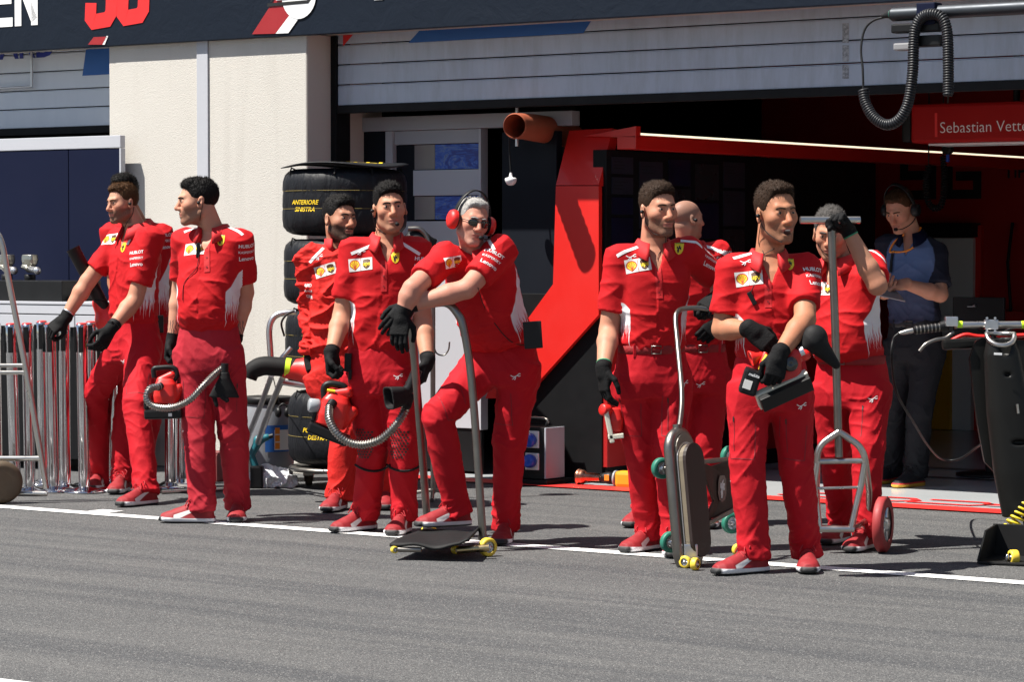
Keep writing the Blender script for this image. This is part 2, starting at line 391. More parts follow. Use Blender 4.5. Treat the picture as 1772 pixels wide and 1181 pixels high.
def three(s0, z0, h, w):
    x0, x1 = s0, s0 + w; sl = .06
    P_ = lambda x, z: (x + sl * (z - z0), z)
    return stroke2d([[P_(x0 + .02, z0 + h), P_(x1 - .02, z0 + h), P_(x1, z0 + h - .03), P_(x1, z0 + h * .62), P_(x1 - .03, z0 + h * .54), P_(x0 + w * .45, z0 + h * .54)],
                     [P_(x1 - .05, z0 + h * .54), P_(x1 - .005, z0 + h * .42), P_(x1 - .005, z0 + .05), P_(x1 - .035, z0 + .01), P_(x0 + .03, z0), P_(x0, z0 + .03), P_(x0, z0 + h * .34)]], .098)
s3 = Wd(150, 30, -.05)[0]; z3 = Wd(195, 49, -.05)[1] + .05
v, f = three(s3 + .035, z3, .36, .185); bprint(v, f, 'red print', 0, 0)
v, f = three(s3 + .315, z3 + .012, .36, .185); bprint(v, f, 'red print', 0, 0)
m.build('number', ban_o); m = MB(MB_)
def quad_px(pts, mat, y=-.055, dep=-.05):
    q = [Wd(a, b, dep) for a, b in pts]; m.add([(s, y, z) for s, z in q], [list(range(len(q)))], mat)
quad_px([(153, 77), (178, 77), (187, 63), (163, 64)], 'dark red print'); quad_px([(178, 77), (182, 77), (188, 62), (185, 62)], 'white print'); m.build('stripe', ban_o); m = MB(MB_)
quad_px([(437, 59), (477, 58), (505, 25), (488, -20), (478, -5)], 'dark red print'); quad_px([(478, 58), (500, 57), (540, 0), (505, 22)], 'white print', -.056)
# round emblem: white half disc with dark gap lines
sc, zc = Wd(512, 4, -.05); rr = .135
v = [(rr * math.cos(R(a)), rr * math.sin(R(a)) * 1.05) for a in range(0, 360, 12)]; bprint(v, [list(range(len(v)))], 'white print', sc + .03, zc + .04, -.058)
v, f = stroke2d([[(-.22, -.005), (.10, .0), (.15, .05), (.155, .16)]], .02); bprint(v, f, 'black print', sc, zc, -.060)
v, f = stroke2d([[(-.15, .045), (.05, .05), (.09, .09)]], .05); bprint(v, f, 'white print', sc, zc, -.061)
v, f = stroke2d([[(-.19, .012), (-.155, .075)]], .012); bprint(v, f, 'black print', sc, zc, -.062)
m.build('emblem', ban_o); m = MB(MB_); quad_px([(648, 0), (664, -1), (668, -14), (652, -13)], 'white print'); m.build('print', ban_o)
# ---- roller shutters
SD = .25
def shutter(name, label, s0, s1, zb, prints, paint='shutter paint'):
    o = empty(name, B((s0 + s1) / 2, SD, zb), label, 'shutter')
    m = MB(MB_); z = zb; k = 0
    while z < 3.1:
        m.box((s0 + .03, SD, z + (.006 if k else 0)), (s1 - .03, SD + .03, z + .117), paint, .004)
        m.box((s0 + .03, SD + .004, z + .118), (s1 - .03, SD + .026, z + .1225), paint, .001); z += .1235; k += 1
    m.build('curtain', o)
    MB(MB_).box((s0 + .02, SD - .012, zb - .05), (s1 - .02, SD + .045, zb - .001), 'black rubber', .004).build('bottom_rail', o)
    if s0 > -2:
        for a in (s0, s1 - .05): MB(MB_).box((a + .003, SD - .02, .05), (a + .047, SD + .12, 2.70), 'black panel', .003).build('guide_rail', o)
    for q in prints(): q.build('painted_graphic', o)
    return o
def pr_right():
    y = SD - .003; L = []
    for px, mt in ((((707, 74), (1010, 57), (1040, 10), (765, 10)), 'blue print'), (((594, 80), (618, 52), (625, 30), (594, 30)), 'red print')):
        q = [Wd(a, b, SD) for a, b in px]; L.append(MB(MB_).add([(s, y, z) for s, z in q], [[0, 1, 2, 3]], mt))
    for xx, a, b in ((1458, 40, 74), (1458, 78, 106), (1458, 112, 136)):     # rubbed adhesive strip
        q = [Wd(c, d, SD) for c, d in ((xx, b), (xx + 11, b), (xx + 11, a), (xx, a))]; L.append(MB(MB_).add([(s, y + .001, z) for s, z in q], [[0, 1, 2, 3]], 'grey smear'))
    return L
t = NT('grey smear'); o = t.obj(); t.set(col=t.mix(t.step(t.noise(40, 4, o, .8), .5, .2), (.2, .2, .21), (.46, .47, .49)), rough=.6); M['grey smear'] = t.m
def pr_left():
    y = SD - .003; q = [Wd(a, b, SD) for a, b in ((143, 131), (196, 128), (196, 75), (150, 80))]; m1 = MB(MB_).add([(s, y, z) for s, z in q], [[0, 1, 2, 3]], 'blue print')
    v, f = text2d('ARD', .26, .02); s0, z0 = Wd(48, 92, SD)
    return [m1, MB(MB_).add([(s0 + p[0] * 1.0, y, z0 + .05 + p[1]) for p in v], f, 'blue deep print')]
simple('blue deep print', (.015, .03, .25), .5)
shutter('roller_shutter', 'wide grey roller shutter half raised over the open red garage', -1.541, 4.9, 2.273, pr_right)
shutter('roller_shutter', 'grey roller shutter over the closed bay with a blue panel at the left', -6.2, -3.185, 2.20, pr_left, 'skylit shutter paint')
m = MB(MB_); s0, z0 = Wd(44, 150, SD - .03); m.tube([(s0 + .06, SD - .03, z0 + .3), (s0 + .06, SD - .03, z0)], .010, 'alloy'); m.tube([(s0 - .5, SD - .03, z0 - .005), (s0 + .06, SD - .03, z0)], .008, 'alloy')
bthing('door_handle_bar', 'slim bent grey bar fixed on the left shutter', 'bar', m, B(s0, SD, z0))
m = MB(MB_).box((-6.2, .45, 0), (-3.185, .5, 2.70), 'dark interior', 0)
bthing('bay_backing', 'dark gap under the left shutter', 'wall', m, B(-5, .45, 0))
# navy screen in front of the left bay
nav = empty('bay_screen', B(-4.5, -.1, 0), 'dark navy blue screen with pale top rail covering the left bay', 'screen')
for a, b in ((-3.432, -2.985), (-4.30, -3.438), (-5.2, -4.306), (-6.1, -5.206)): MB(MB_).box((a, -.12, .12), (b, -.085, 2.03), 'navy panel', .003).build('panel', nav)
MB(MB_).box((-6.1, -.125, 2.032), (-2.972, -.08, 2.112), 'light grey panel', .004).build('top_rail', nav)
MB(MB_).box((-2.984, -.123, .1), (-2.970, -.082, 2.03), 'light grey panel', .002).build('edge_trim', nav)
for s_ in (-5.9, -4.4, -3.1): MB(MB_).box((s_ - .2, -.125, 0), (s_ + .2, -.02, .118), 'black plastic', .004).build('foot', nav)

# ---- the garage inside
g = MB(MB_)
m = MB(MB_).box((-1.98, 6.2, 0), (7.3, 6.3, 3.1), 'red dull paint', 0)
back = bthing('back_wall', 'dark red back wall deep inside the garage', 'wall', m, B(3, 6.2, 0))
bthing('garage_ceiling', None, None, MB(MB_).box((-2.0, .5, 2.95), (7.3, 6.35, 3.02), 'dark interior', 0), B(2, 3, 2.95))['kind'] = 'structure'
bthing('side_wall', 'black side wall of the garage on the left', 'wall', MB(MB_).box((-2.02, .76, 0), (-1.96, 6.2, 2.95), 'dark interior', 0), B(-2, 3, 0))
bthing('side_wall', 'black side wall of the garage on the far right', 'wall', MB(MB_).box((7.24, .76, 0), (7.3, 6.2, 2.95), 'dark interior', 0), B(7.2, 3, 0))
m = MB(MB_)
for a, b, c, d, z in ((-1.9, 1.2, 6.9, 1.25, 2.62), (-1.9, 2.4, 6.9, 2.45, 2.6), (-1.9, 3.8, 6.9, 3.85, 2.6)): m.box((a, b, z), (c, d, z + .05), 'black panel', .003)
for s_ in (.2, 1.6, 3.1, 4.8): m.box((s_, .9, 2.67), (s_ + .05, 6, 2.72), 'black panel', .003)
bthing('ceiling_truss', 'black lighting truss under the dark garage ceiling', 'truss', m, B(1, 2, 2.6))
# grey glazed partition
simple('grey window', (.20, .18, .18), .2)
pt = empty('partition', B(-1, .57, 0), 'pale grey partition with striped window strips behind the tyre stack', 'partition')
MB(MB_).box((-1.90, .56, 0), (-1.362, .62, 2.12), 'dark navy panel', .003).build('side_panel', pt)
m = MB(MB_).box((-1.90, .545, 2.122), (.05, .63, 2.21), 'grey panel', .004)
m.build('header', pt)
m = MB(MB_)
m.box((-1.36, .55, .0), (-1.305, .62, 2.12), 'light grey panel', .003); m.box((-.64, .548, .28), (-.622, .622, 2.12), 'light grey panel', .003)
m.build('frame', pt)
MB(MB_).box((-1.303, .57, 2.035), (-.642, .61, 2.12), 'grey panel', .003).build('top_panel', pt)
MB(MB_).box((-1.303, .59, 1.56), (-1.16, .60, 2.033), 'dark navy panel', .001).build('jamb', pt)
for z0, z1 in ((1.876, 2.033), (1.566, 1.714)):
    MB(MB_).box((-1.158, .585, z0 + .002), (-1.00, .60, z1 - .002), 'grey window', .001).build('window', pt)
    MB(MB_).box((-.998, .585, z0 + .002), (-.642, .60, z1 - .002), 'blue mural', .001).build('window', pt)
MB(MB_).box((-1.158, .57, 1.716), (-.642, .61, 1.874), 'light grey panel', .003).build('rail_panel', pt)
MB(MB_).box((-1.303, .57, .285), (-.642, .61, 1.558), 'light grey panel', .003).build('lower_panel', pt)
MB(MB_).box((-1.303, .58, .02), (-.642, .61, .283), 'black panel', .003).build('kick_panel', pt)
bthing('wall_panel', 'black board standing in for the dark gap right of the pale partition', 'panel', MB(MB_).box((-.615, .9, 0), (-.2, .95, 2.3), 'black panel', .003), B(-.4, .9, 0))  # black board put in for the shade between the panels
bthing('wall_panel', 'tall very dark navy panel left of the red angular column', 'panel', MB(MB_).box((-.43, .5, 0), (-.03, .56, 2.09), 'dark navy panel', .004), B(-.2, .5, 0))
bthing('wall_panel', 'black low panel beneath the red angular column', 'panel', MB(MB_).box((-.36, .46, .02), (.322, .495, 1.12), 'black panel', .004), B(0, .47, 0))
# red angular column
RD = .42
def wq(pts, d): return [Wd(a, b, d) for a, b in pts]
col = empty('angular_column', B(.2, RD, 0), 'bright red angular column bent like an elbow at the garage entrance', 'column')
low = wq([(906, 690), (1036, 545), (1036, 322), (962, 322), (957, 492), (906, 562), (870, 612), (840, 690)], RD)
m = MB(MB_); m.prism([(s, z) for s, z in low], .035, 'red paint', (0, RD, 0), (1, 0, 0), (0, 0, 1)); m.build('post', col)
a = wq([(962, 321), (1036, 321)], RD); b2 = [Wd(985, 226, RD + .16), Wd(1060, 222, RD + .16)]
m = MB(MB_); hv = [(a[0][0], RD, a[0][1] + .002), (a[1][0], RD, a[1][1] + .002), (b2[1][0], RD + .16, b2[1][1]), (b2[0][0], RD + .16, b2[0][1])]
m.add(hv + [(x, y + .08, z - .01) for x, y, z in hv], [[0, 1, 2, 3], [7, 6, 5, 4], [1, 5, 6, 2], [3, 2, 6, 7], [0, 4, 5, 1], [0, 3, 7, 4]], 'red paint'); m.build('sloped_head', col)
tp = [Wd(985, 226, RD + .17), Wd(1060, 222, RD + .17), Wd(1085, 219, RD + .17), Wd(1085, 236, RD + .17), Wd(1040, 262, RD + .17)]
# long partition running into the garage, with light strip
S5 = .50; SW = .35
def sp(px, py):
    r = ray(px, py); t_ = ((BO - CP).dot(BU) + SW) / r.dot(BU); q = CP + r * t_; return (q - BO).dot(BN), q.z
run = empty('partition', B(S5, 2, 0), 'long black partition running into the garage with red top rail', 'partition')
MB(MB_).box((SW - .10, .47, 1.188), (SW - .004, 3.80, 1.97), 'black panel', .003).build('wall_board', run)
m = MB(MB_); m.box((S5 - .12, .53, 1.972), (S5 + .012, 5.9, 2.052), 'red paint', .003)
m.prism([(S5 - .35, 2.055), (S5 + .012, 2.04), (S5 + .012, 2.105), (S5 - .02, 2.10)], .05, 'red paint', (0, .53, 0), (1, 0, 0), (0, 0, 1)); m.build('top_rail', run)
m = MB(MB_)
for k, (a, b) in enumerate(((.56, 2.0), (2.02, 3.6), (3.62, 4.6), (4.62, 5.9))): m.box((S5 - .01, a, 2.056), (S5 + .004, b, 2.067), 'strip light', .001)
lt = tag(m.build('light_strip', origin=B(S5, .5, 2.056)), 'thin glowing white light strip along the red top rail', 'light')
m = MB(MB_)
cols = [(1056, 1098), (1104, 1149), (1155, 1197), (1201, 1246), (1250, 1291)]
board = empty('notice_board', B(S5, 1.5, 1), 'dark board of dim printed sheets behind the standing crew', 'board')
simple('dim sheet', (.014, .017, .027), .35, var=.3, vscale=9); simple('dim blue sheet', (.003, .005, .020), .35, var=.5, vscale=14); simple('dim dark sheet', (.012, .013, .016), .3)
random.seed(3)
for k, (a, b) in enumerate(cols):
    d0, d1 = sp(a, 300)[0], sp(b, 300)[0]; z = 1.93 - .02 * (k % 2)
    while z > 1.3:
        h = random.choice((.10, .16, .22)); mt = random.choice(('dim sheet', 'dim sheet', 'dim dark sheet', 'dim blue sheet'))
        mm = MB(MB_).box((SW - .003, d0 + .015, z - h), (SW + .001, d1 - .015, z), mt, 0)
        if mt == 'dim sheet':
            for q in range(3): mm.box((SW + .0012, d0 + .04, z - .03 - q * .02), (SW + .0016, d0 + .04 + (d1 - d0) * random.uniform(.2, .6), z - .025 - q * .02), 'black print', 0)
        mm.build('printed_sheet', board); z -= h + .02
dz = sp(1040, 800)
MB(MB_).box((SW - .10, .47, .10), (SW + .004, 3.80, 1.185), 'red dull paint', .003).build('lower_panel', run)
MB(MB_).box((SW - .09, .48, .005), (SW - .001, 3.78, .098), 'black panel', 0).build('plinth', run)
a = sp(1238, 650); b = sp(1266, 780)
MB(MB_).box((SW + .0042, a[0], b[1]), (SW + .0062, b[0] + .1, a[1]), 'dark interior', 0).build('opening', run)  # flat black patch standing for the shade inside a recess
# back wall furniture
def bw(px0, py0, px1, py1, d=6.19): a = Wd(px0, py1, d); b = Wd(px1, py0, d); return a[0], a[1], b[0], b[1]
def bbox(name, px, mat, label, cat, d0=6.1, d1=6.195, parent=None):
    a, z0, b, z1 = bw(*px, d0)
    mb = MB(MB_).box((a, d0, max(z0, .006)), (b, d1, z1), mat, .004)
    return tag(mb.build(name, origin=B((a + b) / 2, d0, z0)), label, cat)
c1 = bbox('cabinet', (1590, 412, 1684, 604), 'white plastic', 'pale grey upper cabinet behind the man in the blue shirt', 'cabinet')
c2 = bbox('cabinet', (1645, 606, 1680, 748), 'white plastic', 'pale grey lower cabinet deep in the garage right of the yellow one', 'cabinet', 6.08, 6.19)
c3 = bbox('cabinet', (1606, 600, 1644, 748), 'orange yellow', 'orange yellow cabinet behind the man in the blue shirt', 'cabinet', 6.04, 6.19)
c4 = bbox('wall_unit', (1592, 386, 1680, 411), 'black plastic', 'black flat unit on top of the pale upper cabinet', 'unit', 6.02, 6.19)
c5 = bbox('wall_strip', (1682, 390, 1697, 748), 'red paint', 'red vertical strip on the back wall beside the pale cabinets', 'strip', 6.14, 6.195)
c6 = bbox('cabinet', (1520, 670, 1570, 750), 'light grey panel', 'low pale cabinet behind the legs of the man in the blue shirt', 'cabinet', 6.05, 6.19)
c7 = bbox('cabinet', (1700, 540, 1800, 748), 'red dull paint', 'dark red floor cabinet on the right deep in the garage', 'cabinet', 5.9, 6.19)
m = MB(MB_); s0, z0 = Wd(1566, 342, 6.19)
for k, ln in enumerate(([[(.30, .30), (.04, .30), (.04, .17), (.28, .17)], [(.28, .34), (.28, .02), (.02, .02)]], [[(.30, .30), (.04, .30), (.04, .02), (.28, .02), (.28, .16), (.1, .16)]])):
    v, f = stroke2d(ln, .07); m.add([(s0 - .05 + k * .38 + p[0], 6.194, z0 + p[1]) for p in v], f, 'black print')
m.build('number', back); m = MB(MB_); v, f = text2d('TIPS', .13, .02); m.add([(s0 + .95 + p[0], 6.194, z0 + .18 + p[1]) for p in v], f, 'black print')
m.build('lettering', back); m = MB(MB_); m.tube([(s0 + .95, 6.1, z0 - .2), (s0 + .95, 6.02, z0 - .5), (s0 + .98, 6.02, z0 - .9), (s0 + .93, 6.02, z0 - 1.1)], .012, 'cable')
bthing('cord', 'dark cord hanging before the pale upper cabinet', 'cord', m, B(s0 + .95, 6.1, z0 - 1.1))
# overhead boom with the driver's name
bm_o = empty('overhead_boom', B(2.8, 1.6, 2.0), 'red overhead boom with a name in thin white letters and a black end cap', 'boom')
bd = 1.5
MB(MB_).box((1.80, bd, 2.005), (6.4, bd + .32, 2.235), 'red sign', .02).build('housing', bm_o)
MB(MB_).box((1.735, bd + .004, 2.012), (1.798, bd + .316, 2.228), 'black plastic', .02).build('end_cap', bm_o)
MB(MB_).box((1.9, bd + .03, 1.992), (6.4, bd + .29, 2.003), 'white plastic', .003).build('underside', bm_o)
m = MB(MB_); s0, z0 = Wd(1626, 222, bd)
v, f = text2d('Sebastian Vettel', .092, -.010, 0, 'LEFT', .98); m.add([(s0 + p[0], bd - .0025, z0 + p[1]) for p in v], f, 'white print')
m.add([(s0 - .03, bd - .0025, z0 - .05), (s0 - .012, bd - .0025, z0 - .05), (s0 - .014, bd - .0025, z0 + .09), (s0 - .032, bd - .0025, z0 + .09)], [[0, 1, 2, 3]], 'red print')
m.build('lettering', bm_o)
for s_ in (2.4, 4.6): MB(MB_).tube([(s_, bd + .16, 2.236), (s_, bd + .16, 2.95)], .02, 'black plastic').build('hanger', bm_o)
# orange duct
p0 = Wd(890, 218, .06); p1 = Wd(992, 238, .95)
a = Vector((p0[0], .06, p0[1])); b = Vector((p1[0], .95, p1[1]))
rr = .073
m = MB(MB_); N = 74; pts = [a.lerp(b, i / N) + Vector((0, 0, .02 * math.sin(i / N * 3))) for i in range(N + 1)]
m.tube(pts, [rr * (1 + .045 * (1 if i % 2 else -1)) for i in range(N + 1)], 'orange duct', 24, caps=False)
m.tube([a.lerp(b, .0005), a.lerp(b, .6)], [rr * .93] * 2, 'orange duct', 24, caps=False)
m.tube([a.lerp(b, .6), a.lerp(b, .602)], [rr * .92] * 2, 'dark interior', 24)
bthing('air_duct', 'orange ribbed flexible air duct poking out above the navy panel', 'duct', m, B(*a))
# hanging lamp
q = Wd(884, 312, .3)
lamp = empty('hanging_lamp', B(q[0], .3, q[1]), 'small white dome lamp hanging on a black cord', 'lamp')
MB(MB_).tube([(q[0] - .01, .3, 2.1), (q[0] - .012, .3, q[1] + .18), (q[0], .3, q[1] + .04)], .005, 'cable').build('cord', lamp)
MB(MB_).lathe([(.001, -.032), (.015, -.030), (.027, -.02), (.034, -.005), (.036, .008), (.030, .014), (.012, .018), (.009, .035), (.006, .045)], 'white plastic', (q[0], .3, q[1])).build('dome', lamp)
m = MB(MB_).tube([(q[0] - .04, .42, 2.0), (q[0] - .04, .42, 2.3)], .012, 'alloy'); bthing('rod', 'short pale rod under the orange duct', 'rod', m, B(q[0] - .04, .42, 2.0))

# ================================================================== PEOPLE: bodies and clothes grown from distance fields
def vnoise(p, seed=0):
    p = np.asarray(p, dtype=np.float64); i = np.floor(p).astype(np.int64); f = p - i; f = f * f * (3 - 2 * f)
    def h(a):
        n = (a[:, 0] * 374761393 + a[:, 1] * 668265263 + a[:, 2] * 2147483647 + seed * 974634777) & 0xffffffff
        n = ((n ^ (n >> 13)) * 1274126177) & 0xffffffff
        return ((n ^ (n >> 16)) & 0xffff) / 65535.0
    r = 0
    for dx in (0, 1):
        for dy in (0, 1):
            for dz in (0, 1):
                w = (f[:, 0] if dx else 1 - f[:, 0]) * (f[:, 1] if dy else 1 - f[:, 1]) * (f[:, 2] if dz else 1 - f[:, 2])
                r = r + w * h(i + np.array([dx, dy, dz]))
    return r
A3 = lambda v: np.array(v, dtype=np.float64)
def nrm(v): v = A3(v); return v / np.linalg.norm(v)
class Vol:
    def __init__(s, lo, hi, h):
        s.lo = A3(lo); s.h = h; s.n = np.ceil((A3(hi) - s.lo) / h).astype(int) + 1
        s.D = np.full(s.n, .5, np.float32); s.ax = [(s.lo[k] + h * np.arange(s.n[k])).astype(np.float32) for k in range(3)]
    def _sub(s, bb):
        lo = np.clip(np.floor((A3(bb[0]) - s.lo) / s.h).astype(int), 0, s.n); hi = np.clip(np.ceil((A3(bb[1]) - s.lo) / s.h).astype(int) + 1, 0, s.n)
        if (hi <= lo).any(): return None, None
        sl = tuple(slice(lo[k], hi[k]) for k in range(3))
        return sl, (s.ax[0][sl[0]][:, None, None], s.ax[1][sl[1]][None, :, None], s.ax[2][sl[2]][None, None, :])
    def add(s, prim, k=.01, cut=False):
        f, bb = prim; pad = k + 2 * s.h
        sl, c = s._sub((A3(bb[0]) - pad, A3(bb[1]) + pad))
        if sl is None: return s
        d = f(*c).astype(np.float32); a = s.D[sl]
        if cut: d = -d; h = np.clip(.5 - .5 * (d - a) / k, 0, 1); s.D[sl] = d + (a - d) * h + k * h * (1 - h)
        else: h = np.clip(.5 + .5 * (d - a) / k, 0, 1); s.D[sl] = d + (a - d) * h - k * h * (1 - h)
        return s
    def cut(s, prim, k=.005): return s.add(prim, k, True)
    def mesh(s):
        D = s.D; S = D < 0; n = s.n
        cnt = np.zeros(n - 1, np.int8)
        for a in (0, 1):
            for b in (0, 1):
                for c in (0, 1): cnt += S[a:n[0] - 1 + a, b:n[1] - 1 + b, c:n[2] - 1 + c]
        act = (cnt > 0) & (cnt < 8); I = np.argwhere(act); idm = np.full(n - 1, -1, np.int64); idm[act] = np.arange(len(I))
        cv = {}
        for a in (0, 1):
            for b in (0, 1):
                for c in (0, 1): cv[a, b, c] = D[I[:, 0] + a, I[:, 1] + b, I[:, 2] + c]
        pos = np.zeros((len(I), 3)); w = np.zeros(len(I))
        for ax in range(3):
            o1, o2 = [k for k in range(3) if k != ax]
            for p in (0, 1):
                for q in (0, 1):
                    a = [0, 0, 0]; a[o1] = p; a[o2] = q; b = a.copy(); b[ax] = 1
                    da, db = cv[tuple(a)], cv[tuple(b)]; m = (da < 0) != (db < 0)
                    t = np.where(m, da / np.where(m, da - db, 1), 0)
                    for k in range(3): pos[:, k] += np.where(m, a[k] + (t if k == ax else 0), 0)
                    w += m
        v = s.lo + (I + pos / w[:, None]) * s.h
        F = []
        for ax in range(3):
            o1, o2 = (ax + 1) % 3, (ax + 2) % 3
            A = [slice(None)] * 3; Bs = [slice(None)] * 3; A[ax] = slice(0, -1); Bs[ax] = slice(1, None)
            sa, sb = S[tuple(A)], S[tuple(Bs)]; e = np.argwhere(sa != sb)
            e = e[(e[:, o1] > 0) & (e[:, o2] > 0) & (e[:, o1] < n[o1] - 1) & (e[:, o2] < n[o2] - 1)]
            fl = sa[e[:, 0], e[:, 1], e[:, 2]]
            def cid(d1, d2):
                q = e.copy(); q[:, o1] -= d1; q[:, o2] -= d2; return idm[q[:, 0], q[:, 1], q[:, 2]]
            qd = np.stack([cid(1, 1), cid(0, 1), cid(0, 0), cid(1, 0)], 1); qd[~fl] = qd[~fl][:, ::-1]; F.append(qd)
        return v, np.concatenate(F)
def vnormals(v, f):
    n = np.zeros_like(v); fn = np.cross(v[f[:, 2]] - v[f[:, 0]], v[f[:, 3]] - v[f[:, 1]])
    for k in range(4): np.add.at(n, f[:, k], fn)
    return n / np.maximum(np.linalg.norm(n, axis=1), 1e-12)[:, None]
def relax(v, f, it=1, lam=.5):
    e = np.concatenate([f[:, [0, 1]], f[:, [1, 2]], f[:, [2, 3]], f[:, [3, 0]]])
    for _ in range(it):
        s = np.zeros_like(v); c = np.zeros(len(v)); np.add.at(s, e[:, 0], v[e[:, 1]]); np.add.at(c, e[:, 0], 1); np.add.at(s, e[:, 1], v[e[:, 0]]); np.add.at(c, e[:, 1], 1)
        v = v + lam * (s / np.maximum(c, 1)[:, None] - v)
    return v
# primitives: (function, bounding box)
def cone(a, b, ra, rb):
    a, b = A3(a), A3(b); d = b - a; L = max(1e-9, d @ d); r = max(ra, rb)
    def f(X, Y, Z):
        t = np.clip(((X - a[0]) * d[0] + (Y - a[1]) * d[1] + (Z - a[2]) * d[2]) / L, 0, 1)
        return np.sqrt((X - a[0] - t * d[0]) ** 2 + (Y - a[1] - t * d[1]) ** 2 + (Z - a[2] - t * d[2]) ** 2) - (ra + (rb - ra) * t)
    return f, (np.minimum(a, b) - r, np.maximum(a, b) + r)
def ell(c, rad, Rm=None):
    c, rad = A3(c), A3(rad); Rm = np.eye(3) if Rm is None else A3(Rm)      # columns of Rm = local axes
    def f(X, Y, Z):
        x, y, z = X - c[0], Y - c[1], Z - c[2]
        q = [x * Rm[0, k] + y * Rm[1, k] + z * Rm[2, k] for k in range(3)]
        k0 = np.sqrt(sum((q[k] / rad[k]) ** 2 for k in range(3))); k1 = np.sqrt(sum((q[k] / rad[k] ** 2) ** 2 for k in range(3)))
        return k0 * (k0 - 1) / np.maximum(k1, 1e-6)
    r = rad.max(); return f, (c - r, c + r)
def loft(a, b, ts, rx, ry, lat0=(1, 0, 0), lat1=None, oy=None, p=2.0):
    """straight axis a-b with an elliptic section (rx sideways along lat, ry to the front) that varies along it; flat ends"""
    a, b = A3(a), A3(b); d = b - a; L = np.linalg.norm(d); w = d / L; lat0 = A3(lat0); lat1 = lat0 if lat1 is None else A3(lat1)
    def f(X, Y, Z):
        x, y, z = X - a[0], Y - a[1], Z - a[2]
        ax = x * w[0] + y * w[1] + z * w[2]; t = ax / L; tc = np.clip(t, ts[0], ts[-1])
        l = [lat0[k] + (lat1[k] - lat0[k]) * tc for k in range(3)]; dt = l[0] * w[0] + l[1] * w[1] + l[2] * w[2]
        l = [l[k] - dt * w[k] for k in range(3)]; ln = np.sqrt(l[0] ** 2 + l[1] ** 2 + l[2] ** 2); l = [q / ln for q in l]
        g = [w[1] * l[2] - w[2] * l[1], w[2] * l[0] - w[0] * l[2], w[0] * l[1] - w[1] * l[0]]
        u = x * l[0] + y * l[1] + z * l[2]; v = x * g[0] + y * g[1] + z * g[2]
        if oy is not None: v = v - np.interp(tc, ts, oy)
        RX = np.interp(tc, ts, rx); RY = np.interp(tc, ts, ry)
        q = (np.abs(u / RX) ** p + np.abs(v / RY) ** p) ** (1 / p)
        dd = (q - 1) * np.minimum(RX, RY); e = np.abs(t - tc) * L
        return np.where(e > 0, np.where(dd > 0, np.hypot(dd, e), e), dd)
    r = max(max(rx), max(ry)) + (max(abs(q) for q in oy) if oy is not None else 0)
    e0, e1 = a + d * ts[0], a + d * ts[-1]
    return f, (np.minimum(e0, e1) - r, np.maximum(e0, e1) + r)

# ------------------------------------------------------------------ cloth and skin materials
def red_cloth(name, col, bumpn=.35, panel=True):
    t = NT(name); x, y, z, vec = t.attr(); o = t.obj()
    n = t.noise(7, 4, o); c = t.mix(n, tuple(k * .86 for k in col), tuple(min(1, k * 1.1) for k in col))
    if panel:   # white side panels that break up into drips at the hem; x side, y front, z height in torso units
        ax = t.m_('ABSOLUTE', x)
        dr = t.noise(1, 2, None); nz = t.n('ShaderNodeTexNoise', noise_dimensions='1D'); t.put(nz.inputs['W'], t.m_('MULTIPLY', y, 17.0)); nz.inputs['Scale'].default_value = 1; nz.inputs['Detail'].default_value = 3
        low = t.m_('MULTIPLY_ADD', nz.outputs[0], .75, -.17)
        hi = t.m_('MULTIPLY_ADD', y, -.35, .66)
        pm = t.mul(t.step(ax, .55, .03), t.step(ax, .78, .02) if False else t.inv(t.step(y, .78, .02)), t.step(y, -.30, .02), t.inv(t.step(ax, 1.28, .02)), t.step(z, low, .015), t.inv(t.step(z, hi, .012)))
        c = t.mix(pm, c, (.70, .68, .70))
    t.set(col=c, rough=.8, spec=.25)
    t.bump(t.m_('ADD', t.noise(26, 4, o, .6, .6), t.m_('MULTIPLY', t.noise(420, 1, o), .25)), bumpn, .006)
    M[name] = t.m
red_cloth('red polo', (.47, .0048, .0085), .25); red_cloth('red polo plain', (.56, .010, .016), panel=False)
red_cloth('red trousers', (.43, .0045, .012), .3, False); red_cloth('faded red trousers', (.37, .014, .026), .3, False)
red_cloth('red race suit', (.60, .018, .014), .9, False)
red_cloth('black trousers', (.012, .013, .016), .6, False)
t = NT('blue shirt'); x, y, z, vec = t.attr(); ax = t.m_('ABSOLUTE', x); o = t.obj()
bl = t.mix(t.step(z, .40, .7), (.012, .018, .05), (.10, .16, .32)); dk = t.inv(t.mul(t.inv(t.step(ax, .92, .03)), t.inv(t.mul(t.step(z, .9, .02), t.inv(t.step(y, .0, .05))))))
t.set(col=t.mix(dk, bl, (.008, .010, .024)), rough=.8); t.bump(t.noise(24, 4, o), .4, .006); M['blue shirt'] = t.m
simple('red collar', (.50, .0065, .010), .75, bump=.2, bscale=90)
simple('red belt', (.24, .006, .008), .7, bump=.5, bscale=110)
simple('black belt', (.012, .012, .013), .5)
simple('pale patch', (.72, .70, .66), .6, var=.02); simple('shirt white', (.72, .70, .70), .7, var=.03)
simple('yellow patch', (.80, .60, .02), .5); simple('brown patch', (.09, .038, .012), .5); simple('red patch', (.60, .03, .01), .5)
simple('glove', (.0055, .0055, .006), .8, var=.2, bump=.6, bscale=160, spec=.2); simple('green cuff', (.02, .25, .12), .7)
simple('shoe lace', (.34, .006, .012), .7)
t = NT('trainer'); x, y, z, vec = t.attr(); ax = t.m_('ABSOLUTE', y); o = t.obj()
sole = t.inv(t.step(z, t.m_('MULTIPLY_ADD', t.step(x, .2, .14), .006, .026), .003)); tread = t.mul(t.inv(t.step(z, .010, .003)), 1)
toe = t.mul(t.step(x, .270, .010), t.inv(t.step(z, .034, .006)))
